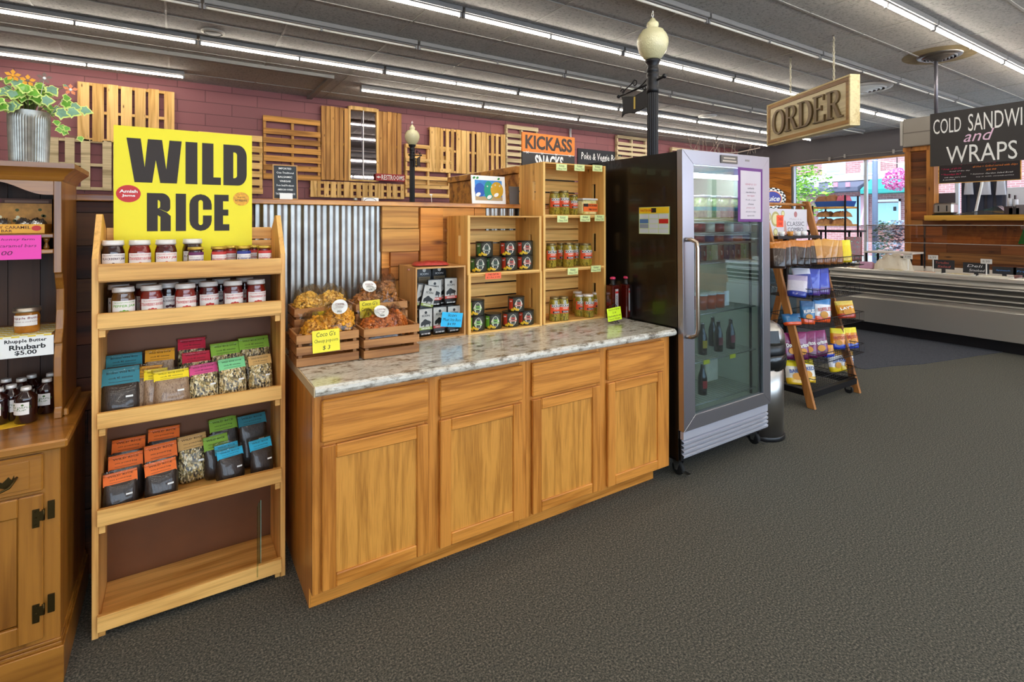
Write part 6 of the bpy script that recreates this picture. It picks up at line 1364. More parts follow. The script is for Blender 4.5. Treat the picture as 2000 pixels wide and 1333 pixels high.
t = thing('dark_magazine', 'dark patterned wrap bag behind the yellow bag in the top basket', 'bag', (xu(1667, 2.52), 2.52, BZ[0] + .0065), -35); m = MB(); vs, fs = pouch(.16, .24, .04, 9, 1); m.add(vs, fs, 0, None, True); m.build('wrapper', speck('wrap_dark', ['#2a2c2a', '#5a5c54', '#8a2c2c', '#3c4438', '#b8b8a8'], 30, .35, .02), t)
put('wbl2', ('#d8d0dc', '#b8a8c8', '#2c3c9c'), 1556, 2.44, 1, 'pale and blue snack bag leaning at the left of the second basket', .15, .19, .05, -50, 14)
put('blu2', BLU2, 1572, 2.46, 1, 'white and dark blue snack bag in the second basket', .14, .24, .05, -50, 6)
put('blu3', BLU3, 1586, 2.44, 1, 'dark blue cookie bag in the second basket, left of two', .15, .25, .05, -44, 4)
put('blu3', BLU3, 1606, 2.42, 1, 'dark blue cookie bag in the second basket, right of two', .15, .25, .05, -40, 6)
put('tlb', TLB, 1549, 2.47, 2, 'teal snack bag lying low at the left of the third basket', .15, .10, .05, -40, 20)
put('tlb2', TLB, 1578, 2.45, 2, 'teal snack bag with orange foot in the third basket', .13, .20, .05, -42, 6, 'RUFFLES', WH)
put('wbl', WBL, 1605, 2.42, 2, 'white and blue snack bag with orange foot in the third basket', .17, .21, .06, -34, 6, 'RUFFLES', mat('w_red', '#b8301c', .5))
put('yrd', YRD, 1655, 2.38, 2, 'yellow and red snack bag slumped at the right of the third basket', .16, .16, .06, -30, 20, "LAY'S", WH)
for i, (u, y) in enumerate([(1545, 2.50), (1566, 2.44), (1580, 2.44), (1604, 2.40)]): put('pur', PUR, u, y, 3, 'purple snack bag in the fourth basket, %s from the left' % ORD[i], .15, .22, .06, -38, 6, 'Doritos', WH)
for i, (u, y) in enumerate([(1637, 2.46), (1650, 2.44), (1666, 2.40)]): put('ybl', YBL, u, y, 3, 'yellow-topped blue snack bag in the fourth basket, %s of three' % ORD[i], .13, .19, .05, -34, 8, 'FRITOS', mat('w_red', '#b8301c', .5))
put('ybl2', ('#d89018', '#e8a020', '#1c3cb4'), 1619, 2.36, 3, 'short gold and blue snack bag at the front of the fourth basket', .10, .10, .04, -34, 4)
for i, (u, y, rz) in enumerate([(1556, 2.44, -50), (1577, 2.42, -40)]): put('ywh', YWH, u, y, 4, 'yellow and white snack bag leaning in the bottom basket, %s from the left' % ORD[i], .16, .20, .06, rz, 22, 'BAKED', mat('w_blue', '#3c5a9c', .5))
for i, (u, y) in enumerate([(1634, 2.47), (1653, 2.42)]): put('gld', GLD, u, y, 4, 'white and gold snack bag at the right of the bottom basket, %s of two' % ORD[i], .15, .19, .06, -30, 8, 'BAKED', mat('w_blue', '#3c5a9c', .5))
t = thing('combo_poster', 'white CLASSIC COMBO poster with food photos on the snack rack', 'poster', (4.475, 2.752, 1.435))
pw_, ph_ = .70, .245
m = MB(); m.box(0, 0, 0, pw_, .004, ph_); m.build('sheet', mat('poster_white', '#d8d2d6', .5), t)
m = MB(); m.text('CLASSIC', FY(.50, 0, .105), .30, .040, 0, .0); m.text('COMBO', FY(.50, 0, .050), .27, .040, 0, .0); m.text('Make it a', FY(.50, 0, .150), .2, .02, 1, 0); m.disc(.028, .028, FY(.50, -.0002, .195), 2, 18)
for cx, cz, r in [(.05, .17, .045), (.165, .15, .07), (.165, .03, .035), (.285, .20, .03)]: m.disc(r, r, FY(cx, -.0002, cz), 3, 18); m.disc(r * .7, r * .7, FY(cx, -.0008, cz), 4, 18)
m.add([(.30, -.001, 0), (.36, -.001, 0), (.33, -.001, .13), (.31, -.001, .14)], [(0, 1, 2, 3)], 5)
m.build('printing', [mat('poster_ink', '#3c3a44', .5), mat('poster_pale', '#b8a8b0', .5), mat('poster_rose', '#b87878', .5), mat('poster_tan', '#b8a868', .5), mat('poster_cream', '#e0d8a0', .5), mat('poster_skin', '#c8988c', .5)], t)
m = MB(); m.box(.18, -.003, .075, .29, -.0012, .185, 0, T(0, 0, 0)); m.text('TAKE', FY(.235, -.003, .150), .08, .028, 1, .02); m.text('ONE', FY(.235, -.003, .105), .065, .028, 1, .02); m.build('orange_sticker', [mat('sticker_orange', '#ff5a2c', .5), RED], t)
for i, (x, c) in enumerate([(.10, WH), (.24, mat('cup_orange', '#d8903c', .5)), (.36, WH), (.47, WH)]):
    t = thing('paper_cup', 'small paper cup on the rack top shelf, %s from the left' % ORD[i], 'cup', (4.44 + .04 + x, 2.66, 1.4305), group='paper cups on the rack shelf'); m = MB(); m.lathe([(.022, 0), (.028, .04)], 14); m.build('cup', c, t)

# ================================================================ DRINK COOLER WITH ROUND SIGN, BREAD RACK, TABLE, CHAIRS
t = thing('drink_cooler', 'low dark drinks cooler behind the snack rack', 'cooler', (5.92, 3.60, 0)); m = MB(); m.box(0, 0, .05, .62, .5, 1.30); m.build('body', mat('cooler_black', '#1c2026', .35), t, .01); m = MB(); m.box(.03, -.012, .12, .59, -.001, 1.24); m.build('glass_front', mat('cooler_glass', '#24343c', .1, coat=.6), t)
MB().box(.02, .02, 0, .60, .48, .0495).build('plinth', BLACKP, t)
p = ony(1508, 388, 3.72); t = thing('round_sign', '', 'sign', (p.x, 3.72, p.z)); t['label'] = 'oval sign with checkered rim and slanted script, partly hidden by the fridge door'
m = MB(); m.disc(.185, .135, FY(0, -.001, 0, -25), 0, 32); m.tube([(0, .02, -.12), (0, .02, -(p.z - 1.3015))], .012, 8); m.build('backing', WH, t)
m = MB(); n = 32
for j, (ra, rb) in enumerate(((1.0, .88), (.88, .76))):
    for k in range(n):
        if (k + j) % 2: continue
        a0, a1 = 2 * PI * k / n, 2 * PI * (k + 1) / n; m.add([(.185 * q * math.cos(a), .135 * q * math.sin(a), .002) for q, a in ((ra, a0), (ra, a1), (rb, a1), (rb, a0))], [(0, 1, 2, 3)], 0, FY(0, -.001, 0, -25))
m.disc(.13, .095, FY(0, -.001, 0, -25), 2, 28, .002); m.disc(.12, .086, FY(0, -.001, 0, -25), 3, 28, .0024); m.text('Juice', FY(0, -.001, -.01, -25), .20, .085, 1, .02, 0, .3, None, .003); m.build('emblem', [BK, WH, mat('juice_orange', '#f08a1c', .5), mat('juice_blue', '#3a3c9c', .5)], t)
# bread rack
bp_ = onx(1619, 440, 9.06); by0, by1 = onx(1652, 440, 9.06).y, onx(1586, 440, 9.06).y
t = thing('bread_rack', 'open wooden shelf rack with black posts stacked with bread by the window', 'shelf', (9.06, by0, 0)); L_ = by1 - by0
zT, zB = onx(1619, 404, 9.06).z, onx(1619, 438, 9.06).z
for zz in (zT, zB, zB - .45, .45): MB().box(.0, .02, zz - .03, .42, L_ - .02, zz).build('shelf_board', PINE, t)
for x in (-.012, .41):
    for y in (0, L_ - .02): MB().box(x, y, 0, x + .012 + .012, y + .0195, zT + .18 if y == 0 else zT + .02).build('post', BLACKM, t)
BREAD = mat('bread_crust', '#c08a58', .6, var=.2, vscale=30); BAG = mat('bread_bag', '#b89478', .3, coat=.5, var=.2, vscale=20)
def loaf(mt, w=.20, d=.28, h=.085):
    def f(): t = thing('bread_loaf', '', 'bread'); lump(w, d, h, 6, 12, 12).build('loaf', mt, t); return t
    return f
for i, (y, z, x) in enumerate([(.15, zB, .2), (.40, zB, .2), (.15, zB + .118, .2), (.40, zB + .118, .2)]):
    inst('loaf', loaf(BREAD), (9.06 + x, by0 + y, z + .001), 90, 'bagged brown loaf on the bread rack, %s %s' % (('lower', 'upper')[i // 2], ('right', 'left')[i % 2]), 'loaves on the bread rack')
for i, y in enumerate((.16, .40)): inst('loafw', loaf(mat('white_bag', '#c8c4c4', .3, coat=.5, var=.3, vscale=20), .22, .32, .16), (9.26, by0 + y, zB - .449), 90, 'white-bagged bread on the lower rack shelf, %s' % ('right', 'left')[i], 'white bread bags')
t = thing('blue_tray', 'blue plastic tray on top of the bread rack', 'tray', (9.09, by0 + .04, zT + .001)); m = MB(); m.prism([(0, 0), (L_ - .10, 0), (L_ - .06, .09), (-.03, .09)], 0, .34, 0, Matrix(((0, 0, 1, 0), (1, 0, 0, 0), (0, 1, 0, 0), (0, 0, 0, 1)))); m.build('tray_body', mat('tray_blue', '#2a5aa8', .4), t)
for i, (y, s_, c) in enumerate([(.12, .11, 'pinkish wrapped'), (.30, .12, 'brown'), (.46, .10, 'small brown')]):
    t = thing('bread_roll', '%s bread roll heaped on the blue tray' % c, 'bread roll', (9.26, by0 + y, zT + .092), group='rolls on the blue tray'); lump(.16, .18, s_ * .8, i + 20).build('roll', mat('wrap_pink', '#e0708c', .5) if i == 0 else mat('roll_brown', '#a8704c', .5), t)
# prep table with white board behind the case
ty0 = onx(1795, 490, 9.35).y; ty1 = onx(1700, 490, 9.35).y
t = thing('prep_table', 'prep table with white top behind the left end of the deli case', 'table', (9.12, ty0, 0)); zt_ = onx(1750, 492, 9.3).z
m = MB(); m.box(0, 0, zt_ - .025, .45, ty1 - ty0, zt_); m.build('white_top', mat('cutting_white', '#d8cfc4', .5), t, .004)
for x in (.02, .41):
    for y in (.02, ty1 - ty0 - .04): MB().box(x, y, 0, x + .025, y + .025, zt_ - .0255).build('leg', BLACKM, t)
# high table and chair silhouettes by the window
t = thing('high_table', 'dark high table with black legs between the bread rack and the window', 'table', (11.0, 5.0, 0)); m = MB(); m.box(0, 0, 1.36, .6, .9, 1.40); m.build('top', BLACKM, t)
for x in (.05, .52):
    for y in (.05, .82): MB().box(x, y, 0, x + .03, y + .03, 1.3595).build('leg', BLACKM, t)
def chair(c):
    def f():
        t = thing('cafe_chair', '', 'chair'); m = MB(); m.box(-.2, -.2, .44, .2, .2, .465); m.build('seat', c, t, .01)
        for x in (-.18, .18):
            for y in (-.18, .18): MB().bar((x * 1.1, y * 1.1, 0), (x * .9, y * .9, .4395), .022, .022).build('leg', c, t)
        m = MB(); m.box(-.19, .17, .62, .19, .19, .88); m.build('backrest', c, t, .006)
        for x in (-.17, .17): MB().bar((x, .19, .4655), (x, .18, .619), .02, .02).build('back_post', c, t)
        return t
    return f
TEALC = mat('chair_teal', '#4a9a9c', .4)
for i, (x, y, rz) in enumerate([(7.6, 4.75, 20), (7.9, 5.5, -60), (9.2, 6.3, 100)]): inst('chair', chair(TEALC), (x, y, 0), rz, 'teal metal cafe chair seen behind the snack rack, %s nearest' % ORD[i], 'teal cafe chairs')

# ================================================================ DELI CASE
DX, DY0, DY1 = 8.2, -1.6, 4.03
CASE = mat('case_steel', '#cfcac0', .30, .8, bump=.02, bscale=200); RAIL = mat('rail_bright', '#e8e2d6', .25, .6)
t = thing('deli_case', 'long stainless deli case with three front rails and a glass guard', 'deli case', (DX, DY0, 0)); L_ = DY1 - DY0
MD = Matrix(((1, 0, 0, 0), (0, 0, 1, 0), (0, 1, 0, 0), (0, 0, 0, 1)))
m = MB(); m.prism([(.0, .15), (.80, .15), (.80, .84), (.03, .84), (0, .78), (.06, .54), (.06, .50), (.0, .49)], 0, L_, 0, MD); m.build('body', CASE, t, .004)
m = MB(); m.prism([(-.0035, .775), (.0015, .775), (.0605, .54), (.0565, .54)], .01, L_ - .01, 0, MD); m.build('rail_shade', mat('shaded_steel', '#6e6a64', .35, .8), t)  # dark sheet added behind the rails, recess shade put into its colour
m = MB(); m.box(.12, .08, 0, .74, L_ - .08, .1495); m.build('base', BLACKP, t)
m = MB(); m.prism([(-.02, .845), (.05, .845), (.05, .895), (.0, .90), (-.02, .885)], 0, L_, 0, MD); m.build('top_edge_trim', RAIL, t)
for z in (.757, .687, .616, .557):
    m = MB(); xx = -.004 + (.78 - z) * .25; m.box(xx - .022, .012, z - .008, xx - .001, L_ - .012, z + .008); m.build('front_rail', RAIL, t, .003)
m = MB(); m.box(.08, .02, .841, .78, L_ - .02, .865); m.build('display_deck', mat('deck_white', '#c9c2b6', .4), t)
MB().box(.781, 0, .841, .80, L_, .93).build('rear_ledge', mat('ledge_white', '#e6e0d6', .4), t)
GG = glass('guard_glass', '#ece4e0', .09)
m = MB(); m.box(.12, .02, 1.285, .126, L_ - .44, 1.515, 0); m.build('front_glass_guard', GG, t)
m = MB(); m.box(.127, .02, 1.505, .42, L_ - .44, 1.512, 0); m.build('top_glass_shelf', GG, t)
m = MB(); m.box(.115, .02, 1.515, .13, L_ - .44, 1.522); m.build('upper_edge', RAIL, t)
m = MB(); m.box(.116, .02, 1.278, .13, L_ - .44, 1.2845); m.build('lower_edge', RAIL, t)
for y in (.6, 2.6, L_ - 1.05): m = MB(); m.box(.41, y, .866, .43, y + .02, 1.504); m.build('guard_post', CHROME, t)
m = MB(); m.tube([(.14, 2.9 + .0, 1.285), (.15, 3.03, 1.36), (.19, 3.10, 1.40), (.25, 3.02, 1.46), (.30, 2.70, 1.50)], .006, 6); m.build('curved_glass_end', mat('bright_edge2', '#e8eef2', .1, .4), t)
def case_thing(u, v, z): r = ray(u, v); d = (z - EYE) / r[2]; return (r[0] * d, r[1] * d)
# chalk labels and price clips
CL = mat('chalk_label', '#24262a', .6)
for i, (u, v, w_, h_, l1, l2, c) in enumerate([(1752, 510, .22, .13, 'Broccoli', 'Salad', '#d8d0e0'), (1842, 517, .24, .12, 'Tortellini', 'Salad', '#c05a50'), (1906, 524, .26, .13, 'Deli', 'Smoked', '#e0e0e0'), (1961, 529, .22, .09, 'Spinach', '', '#4a8ad0'), (2001, 531, .20, .09, 'Fruit', '', '#4a8ad0')]):
    p = onx(u, v, DX + .36); t = thing('chalk_label', 'small black label lettered %s standing in the deli case' % (l1 + (' ' + l2 if l2 else '')), 'label', (DX + .36, p.y, .866), -90); hz = max(.08, p.z - .866 + h_ / 2)
    m = MB(); m.box(-w_ / 2, 0, hz - h_, w_ / 2, .006, hz); m.box(-.02, .0065, 0, .02, .02, hz - .01); m.build('plate', CL, t)
    m = MB(); m.text(l1, FY(-.01, 0, hz - h_ * (.3 if l2 else .5)), w_ * .6, h_ * .25, 0, 0, shear=.2)
    if l2: m.text(l2, FY(.01, 0, hz - h_ * .72), w_ * .6, h_ * .25, 0, 0, shear=.2)
    m.build('handwriting', mat('chalk' + c, c, .6), t)
for i, (u, v) in enumerate([(1773, 502), (1822, 503), (1926, 511)]):
    p = onx(u, v, DX + .30); t = thing('price_clip', 'white price clip on a thin stem in the deli case, %s from the left' % ORD[i], 'price clip', (DX + .30, p.y, .866), -90, 'price clips in the deli case'); z = p.z - .866
    m = MB(); m.box(-.055, 0, z - .03, .055, .008, z + .03); m.build('card', mat('clip_white', '#d8d4cc', .5), t, .003); MB().box(-.006, .0085, 0, .006, .014, z - .0).build('stem', WH, t)
    m = MB(); m.text(('7.99', '6.99', '8.99')[i], FY(0, 0, z), .07, .028, 0, .01); m.build('figures', mat('clip_ink', '#8a8480', .5), t)
FD = [mat('tray_salad', '#c8b890', .5, var=.3, vscale=30), mat('tray_pink', '#d8b8a0', .5, var=.25, vscale=30), mat('tray_cream', '#e0d8c4', .5, var=.15, vscale=30), mat('tray_brown', '#7a6248', .5, var=.3, vscale=30)]
for i in range(11):
    y = DY1 - .75 - .36 * i; t = thing('food_pan', 'white pan of prepared salad set in the deli case, %s from the left' % ORD[i], 'food pan', (DX + .10, y, .866), group='salad pans in the deli case')
    m = MB(); m.box(0, -.15, 0, .19, -.14, .03); m.box(0, .14, 0, .19, .15, .03); m.box(0, -.1395, 0, .01, .1395, .03); m.box(.18, -.1395, 0, .19, .1395, .03); m.box(.01, -.1395, 0, .18, .1395, .004); m.build('pan', mat('pan_white', '#e2ddd4', .35), t)
    lump(.165, .27, .028, i).build('salad', FD[(0, 1, 0, 2, 3, 2)[i % 6]], t, loc=(.095, 0, .0045))
# white paper and bag heap at the left end
t = thing('paper_heap', 'crumpled white paper heaped on the left end of the deli case', 'paper', (DX + .40, 3.35, .866)); lump(.30, .42, .20, 31, 10, 10).build('crumpled_paper', mat('crumple', '#d8cdb8', .6, bump=.6, bscale=30), t)
t = thing('pink_packet', 'pink packet beside the crumpled paper on the deli case', 'packet', (DX + .35, 3.68, .866)); m = MB(); m.box(-.05, -.09, 0, .05, .09, .11); m.build('packet_body', mat('packet_pink', '#c898b4', .5), t, .02)
t = thing('straw_figure', 'small straw bow standing on the left end of the case', 'ornament', (DX + .12, 3.86, .866)); m = MB(); m.tube([(0, .12, .01), (0, .04, .08), (0, 0, .30)], .008, 6); m.tube([(0, -.10, .01), (0, -.03, .07), (0, .01, .12)], .012, 6); m.tube([(0, 0, .05), (.02, -.14, .02)], .010, 6); m.build('straw', mat('straw', '#b89468', .8), t)
t = thing('tub_stack', 'pink-rimmed cup at the right edge behind the deli case', 'cup', (DX + .5, onx(1992, 525, DX + .5).y, .866)); m = MB(); m.lathe([(.05, 0), (.07, .13)], 18); m.build('cup', mat('cup_pink', '#d8a8a8', .5), t)
p = onx(1996, 470, DX + .11); t = thing('green_sticker', 'green sign leaning inside the glass guard at the right edge', 'sign', (DX + .135, p.y - .06, 1.30), -90); m = MB(); m.add([(-.10, 0, 0), (.12, 0, 0), (.12, 0, .19), (-.05, 0, .19), (-.10, .004, 0), (.12, .004, 0), (.12, .004, .19), (-.05, .004, .19)], [(0, 1, 2, 3), (7, 6, 5, 4), (0, 3, 7, 4), (0, 4, 5, 1), (3, 2, 6, 7), (1, 5, 6, 2)]); m.build('sheet', mat('green_sign', '#1ea050', .5), t)

# ================================================================ KITCHEN OPENING
def KT(u, v, X=KX): return onx(u, v, X)
pa, pb_ = KT(1835, 327), KT(1997, 318); pc = KT(1835, 360)
t = thing('specials_board', 'narrow framed blackboard of daily specials hanging in the serving opening', 'chalkboard', (KX - .03, pa.y, pc.z)); W_, H_ = pa.y - pb_.y, .33
t.rotation_euler = (0, 0, math.radians(-90))
m = MB(); m.box(.012, -.02, .012, W_ - .012, -.008, H_ - .012); m.build('board', mat('special_black', '#2e2728', .6), t); m = MB()
m.box(0, -.024, 0, W_, -.002, .0115); m.box(0, -.024, H_ - .0115, W_, -.002, H_); m.box(0, -.024, .012, .0115, -.002, H_ - .012); m.box(W_ - .0115, -.024, .012, W_, -.002, H_ - .012); m.build('frame', PINE, t)
m = MB(); cp, co, cw = 0, 1, 2
for s_, x, z, w_, h_, mi in [('~~~~~~ Special of the Day ~~~~~~', .50, .87, .94, .09, 0), ('* Soup of $3.50', .17, .68, .26, .10, 0), ('bowl of the day', .28, .56, .26, .06, 2), ('* Thursdays BLT', .17, .42, .26, .10, 0), ('with chips and a drink', .22, .28, .28, .06, 2), ('& sandwich', .14, .18, .16, .05, 2), ('all Hot + Grilled served with chips', .70, .70, .52, .11, 1), ('$8.99', .66, .54, .12, .08, 1), ('* Summer Garden Salad Bowl', .66, .38, .5, .06, 2), ('try it with strawberries', .70, .24, .44, .05, 2)]:
    m.text(s_, FY(W_ * x, -.0205, H_ * z), W_ * w_, H_ * h_, mi, .01, 0, .2)
m.build('chalk_writing', [mat('chalk_pink', '#e0285c', .6), mat('chalk_orange', '#f08a3c', .6), WH], t)
for f_ in (.2, .8): 
    c = MB(); c.tube([(W_ * f_, -.012, H_), (W_ * f_, -.012, 2.6 - pc.z)], .004, 6); c.build('hanging_wire', CHROME, t)
sz = 1.666
p = KT(1850, 405, KX + .0); t = thing('toaster', 'four-slot stainless toaster on the yellow serving ledge', 'toaster', (KX - .08, p.y, sz), -90)
m = MB(); m.box(-.13, -.10, .02, .13, .12, .19); m.build('steel_shell', STEEL, t, .025); m = MB(); m.box(-.135, -.095, 0, .135, .115, .0195); m.box(-.06, -.108, .06, -.045, -.101, .15); m.box(.045, -.108, .06, .06, -.101, .15); m.build('black_trim', BLACKP, t)
m = MB(); m.box(-.09, -.06, .1905, .09, -.045, .194); m.box(-.09, .05, .1905, .09, .065, .194); m.build('slots', BLACKP, t)
t = thing('grey_screen', 'plain grey panel standing behind the toaster', 'panel', (KX + .22, KT(1846, 380, KX + .22).y, sz), -90); MB().box(-.15, 0, 0, .13, .02, .36).build('screen_sheet', mat('panel_grey', '#5a5860', .5), t)
t = thing('acrylic_cover', 'clear bent plastic covers lying on the serving ledge', 'plastic cover', (KX - .10, KT(1922, 412).y, sz), -90)
m = MB(); m.add([(-.40, 0, .0), (.30, 0, .0), (.18, .0, .13), (-.02, .05, .07), (-.40, .2, 0), (.30, .2, 0), (.18, .18, .135), (-.02, .2, .07)], [(0, 1, 2, 3), (4, 7, 6, 5), (0, 3, 7, 4), (3, 2, 6, 7), (2, 1, 5, 6)]); m.build('cover', glass('cover_plastic', '#dfe6ee', .35, .1, .8), t)
for i, (u, c, h_, w_) in enumerate([(1974, '#3a2c2c', .12, .10), (1985, '#2a2428', .10, .12), (1997, '#6a6468', .14, .10)]):
    t = thing('condiment_bin', 'dark condiment bin at the right of the serving ledge, %s from the left' % ORD[i], 'container', (KX - .10, KT(u, 405).y, sz), -90); m = MB(); m.box(-w_ / 2, 0, 0, w_ / 2, .14, h_); m.build('bin', mat('bin' + c, c, .5), t, .006)
    if i < 2: m = MB(); m.cyl(.03, .0, .12, 12, 0, T(0, .07, h_ + .001)); m.build('pump_bottle', mat('pump_white', '#d8d8e0', .4), t); m = MB(); m.box(-.008, .03, h_ + .122, .008, .08, h_ + .18); m.build('pump_head', BLACKP, t)
t = thing('tall_divider', 'tall dark grey divider panel inside the kitchen behind the opening', 'panel', (12.0, 0, 0)); ya = onx(1882, 400, 12.0).y; yb = onx(1965, 400, 12.0).y
m = MB(); m.box(0, yb, 0, .05, ya, 2.45); m.build('panel', mat('divider_grey', '#55555e', .5), t); m = MB()
for k in range(5): y = yb + .05 + k * .12; m.box(-.03, y, 1.2, -.001, y + .07, 2.4)
m.build('hanging_aprons', mat('apron_navy', '#343a4c', .7), t)
for i, u in enumerate((1892, 1926, 1955)):
    p = onx(u, 365, 11.9); t = thing('hanging_glove', 'pale cloth hanging in the kitchen opening, %s from the left' % ORD[i], 'cloth', (11.9, p.y, p.z - .14), 0, 'pale cloths in the kitchen'); m = MB(); lump(.05, .13, .26, i + 50, mb=m, M=RX(0)); m.build('cloth', mat('cloth_pale', '#c8ccd8', .7), t)
t = thing('white_rod', 'thin white rod leaning inside the kitchen opening', 'rod', (11.6, 0, 0)); a = onx(1906, 412, 11.6); b_ = onx(1917, 362, 11.6); m = MB(); m.tube([(0, a.y, 0), (0, a.y, a.z), (0, b_.y, b_.z), (0, b_.y - .03, 2.5)], .02, 8); m.build('rod', WH, t)
t = thing('kitchen_window_blind', 'bright white shelf unit inside the kitchen at the right', 'shelf', (13.0, onx(2010, 380, 13.0).y - .3, 0)); m = MB(); m.box(0, 0, 0, .3, 1.2, 2.2); m.build('unit', mat('unit_white', '#e8e8ee', .5), t); m = MB(); m.box(-.08, .75, 2.201, .12, 1.1, 2.34); m.build('green_box', mat('unit_green', '#b8d060', .5), t)
# box above the kitchen wall
t = thing('heater_box', 'large pale grey unit standing on top of the kitchen wall by the sign', 'air unit', (KX - .12, 3.28, 2.791)); m = MB(); m.box(0, -.2, 0, .35, .52, .46); m.build('housing', mat('unit_grey', '#a39c92', .5), t, .012)
m = MB(); m.box(.0, .521, .03, .04, .56, .44); m.build('side_cap', mat('unit_pale', '#c0bab2', .4), t, .006); MB().box(-.004, -.19, .22, -.001, .51, .235).build('seam', mat('unit_seam', '#7c766e', .5), t)
# drooping light string on the header
t = thing('wire_garland', 'thin pale wire running along the dark header above the window', 'wire', (FRX - .04, 0, 0)); pts = [onx(u, v, FRX - .04) for u, v in [(1530, 322), (1560, 317), (1590, 312), (1620, 311), (1650, 305), (1700, 300), (1745, 296), (1765, 294)]]; m = MB(); m.tube([(0, p.y, p.z) for p in pts], .008, 5)
for q in (3, 4, 6): m.box(-.02, pts[q].y - .02, pts[q].z - .05, .02, pts[q].y + .02, pts[q].z + .05)
m.build('wire', mat('wire_pale', '#a8a29c', .5), t)

# ================================================================ OUTSIDE THE WINDOW
st = MB(); st.box(FRX + .3, -40, -.3, 60, 60, -.15); o = struct('trim_8', st, mat('street', '#8a8a8c', .9)); o.name = 'floor_street'
BX = 30.0
def R_(u0, v0, u1, v1, X=BX): a = onx(u0, v1, X); b_ = onx(u1, v0, X); return b_.y, a.z, a.y, b_.z
t = thing('brick_building', 'two-storey brick building across the street with dark and teal awnings', 'building', (BX, 0, -.15))
BRK = block_mat('street_brick', '#9a6a68', '#8a5858', '#b8a8a4', .3, .1, 'Y')
m = MB(); m.box(0, -20, 0, 6, 40, 11); m.build('brick_wall', BRK, t)
def rect(name, mt, u0, v0, u1, v1, dx=-.06, th=.05, par=None, bevz=0):
    ya, za, yb, zb = R_(u0, v0, u1, v1); m = MB(); m.box(dx, ya, za + .15, dx + th, yb, zb + .15); return m.build(name, mt, par or t)
rect('stone_band', mat('stone_band', '#a8a4b0', .7), 1480, 341, 1860, 352, -.10, .09)
SILL = mat('stone_white', '#e8e8f0', .6); PGL = mat('street_glass', '#8fb8c8', .1, coat=.5)
for u0, u1 in ((1608, 1652), (1684, 1720), (1756, 1790)):
    w_ = rect('window_surround', SILL, u0, 316, u1, 343, -.12, .11); rect('pane', PGL, u0 + 9, 320, u1 - 9, 337, -.16, .03, w_)
def awning(name, mt, u0, v0, u1, v1, out=1.2):
    ya, za, yb, zb = R_(u0, v0, u1, v1); m = MB(); m.prism([(-.01, zb + .15), (-.01, za + .15), (-out * .98, za + .15), (-out, za + .35)], ya, yb, 0, MD); return m.build(name, mt, t)
awning('dark_awning', mat('awning_slate', '#4c4c5c', .7), 1566, 352, 1697, 380)
awning('teal_awning', mat('awning_teal', '#1c8078', .7), 1702, 343, 1800, 380)
for i, u in enumerate((1618, 1655, 1679)): ya, za, yb, zb = R_(u - 4, 358, u + 4, 367); MB().box(-1.26, ya, za + .15, -1.21, yb, zb + .15).build('awning_mark', mat('mark_rose', '#c07080', .6) if i else WH, t)
m = MB(); ya, za, yb, zb = R_(1640, 354, 1650, 368); m.add([(-1.25, ya, za + .15), (-1.25, yb, za + .15), (-1.25, ya + (yb - ya) * .3, zb + .15)], [(0, 1, 2)]); m.build('white_emblem', WH, t)
rect('shop_window', PGL, 1600, 384, 1682, 440, -.08, .06); rect('shop_window', PGL, 1716, 396, 1756, 440, -.08, .06)
rect('window_frame', SILL, 1712, 389, 1760, 395, -.10, .08); rect('window_frame', SILL, 1756.5, 389, 1760, 440, -.10, .08); rect('window_frame', SILL, 1708, 389, 1715, 440, -.10, .08)
for u in (1606, 1651, 1654): rect('mullion', mat('mullion', '#6a8a94', .4), u, 384, u + 1.2, 440, -.13, .03)
rect('pink_pier', mat('pink_brick', '#c89aa0', .8), 1683, 381, 1697, 440, -.14, .12)
rect('door_plaque', BK, 1747, 404, 1752, 412, -.13, .02)
# teal awning lettering and pole
t = thing('street_pole', 'dark pole standing outside behind the teal awning side of the window', 'pole', (24, onx(1709, 400, 24).y, -.15)); m = MB(); m.cyl(.10, 0, 6.5, 12); m.build('pole', mat('pole_blue', '#5c6478', .5), t)
# tree
TL = mat('tree_leaf', '#8cb43c', .6, var=.3, vscale=6); TL2 = mat('tree_leaf_dark', '#5a8c2c', .6)
tx = 20.5; tc = onx(1566, 360, tx); t = thing('street_tree', 'leafy green tree outside the left part of the window', 'tree', (tx, tc.y + .5, -.15)); m = MB(); m.tube([(0, 0, 0), (.05, -.1, 1.2), (0, 0, 2.4)], [.10, .08, .05], 8); m.build('trunk', mat('bark', '#5a4a3a', .9), t)
rq = random.Random(77); m = MB()
for k in range(2600):
    while True:
        a, b_, c = rq.uniform(-1, 1), rq.uniform(-1, 1), rq.uniform(-1, 1)
        if a * a + b_ * b_ + c * c < 1: break
    f_ = 1 + .25 * math.sin(5 * b_ + 3 * c); p = Vector((a * 1.1, b_ * 1.35 * f_, 3.2 + c * 1.5)); s_ = rq.uniform(.05, .10); M = T(*p) @ RZ(rq.uniform(0, 360)) @ RX(rq.uniform(-70, 70))
    m.add([(-s_, 0, 0), (0, -s_ * .6, 0), (s_, 0, 0), (0, s_ * .6, 0)], [(0, 1, 2, 3)], k % 3 == 0, M)
m.build('foliage', [TL, TL2], t)
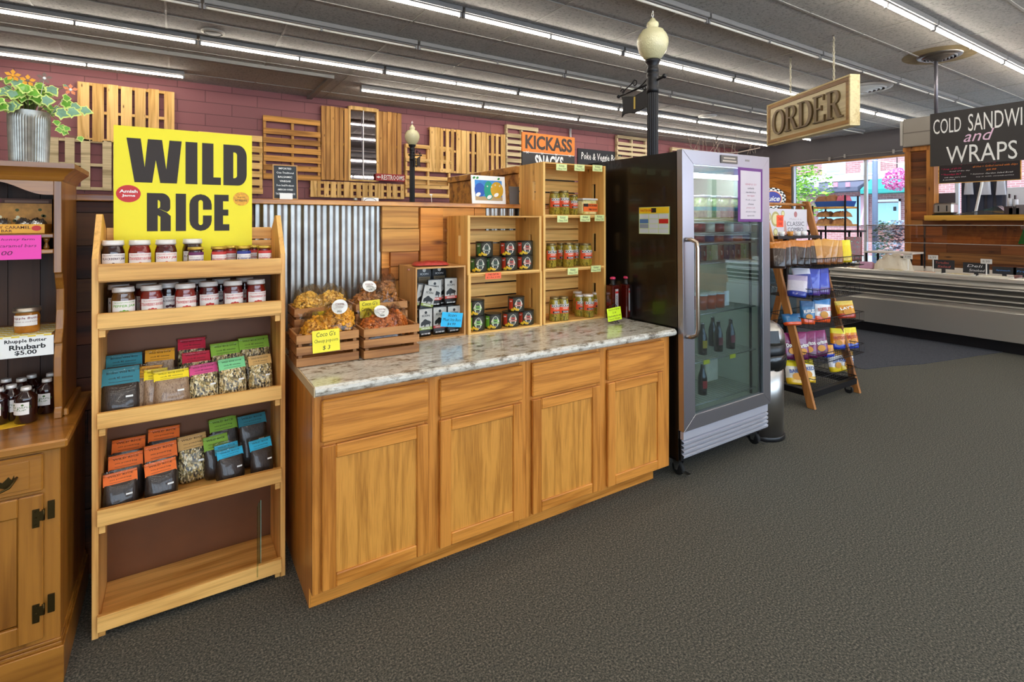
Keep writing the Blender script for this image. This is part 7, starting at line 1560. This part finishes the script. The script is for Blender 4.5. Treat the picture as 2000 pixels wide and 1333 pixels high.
# hanging flower basket
hp = onx(1752, 351, 17.5); t = thing('flower_basket', 'big ball of pink flowers hanging outside the window by the kitchen post', 'flower basket', (17.5, hp.y, hp.z)); m = MB()
for k in range(900):
    while True:
        a, b_, c = rq.uniform(-1, 1), rq.uniform(-1, 1), rq.uniform(-1, 1)
        if .4 < a * a + b_ * b_ + c * c < 1: break
    p = Vector((a * .33, b_ * .38, c * .33)); s_ = rq.uniform(.02, .04); M = T(*p) @ RZ(rq.uniform(0, 360)) @ RX(rq.uniform(-80, 80))
    m.add([(s_ * math.cos(q), s_ * math.sin(q), 0) for q in [2 * PI * i / 5 for i in range(5)]], [(0, 1, 2, 3, 4)], k % 3 == 0, M)
m.build('blossoms', [mat('petal_pink', '#e878b8', .6), mat('petal_light', '#f4b0dc', .6)], t); m = MB(); m.tube([(0, 0, .3), (0, 0, .75), (FRX + .21 - 17.5, 0, .80)], .012, 6); m.build('hanger', BLACKM, t)
# shrubs / people-high plants seen low in the window
for i, (u, c) in enumerate([(1722, '#5a7a5a'), (1738, '#8a7a5a'), (1758, '#6a5a6a')]):
    sx_ = (16.2, 17.1, 16.5)[i]; p = onx(u, 440, sx_); t = thing('potted_shrub', 'flowering shrub in a pot outside low in the window, %s from the left' % ORD[i], 'shrub', (sx_, p.y, -.15), group='shrubs outside the window'); m = MB(); m.lathe([(.11, 0), (.14, .4)], 16); m.build('pot', mat('pot_dark', '#4a4448', .7), t); m = MB()
    for k in range(420):
        a, b_, cc = max(-.22, min(.22, rq.gauss(0, .12))), max(-.14, min(.14, rq.gauss(0, .1))), rq.uniform(.35, 1.75); s_ = rq.uniform(.03, .06); M = T(a, b_, cc) @ RZ(rq.uniform(0, 360)) @ RX(rq.uniform(-80, 80)); m.add([(-s_, 0, 0), (0, -s_ * .6, 0), (s_, 0, 0), (0, s_ * .6, 0)], [(0, 1, 2, 3)], k % 3 == 0, M)
    m.build('foliage', [mat('shrub' + c, c, .6), mat('shrub_white', '#d8dce8', .6)], t)
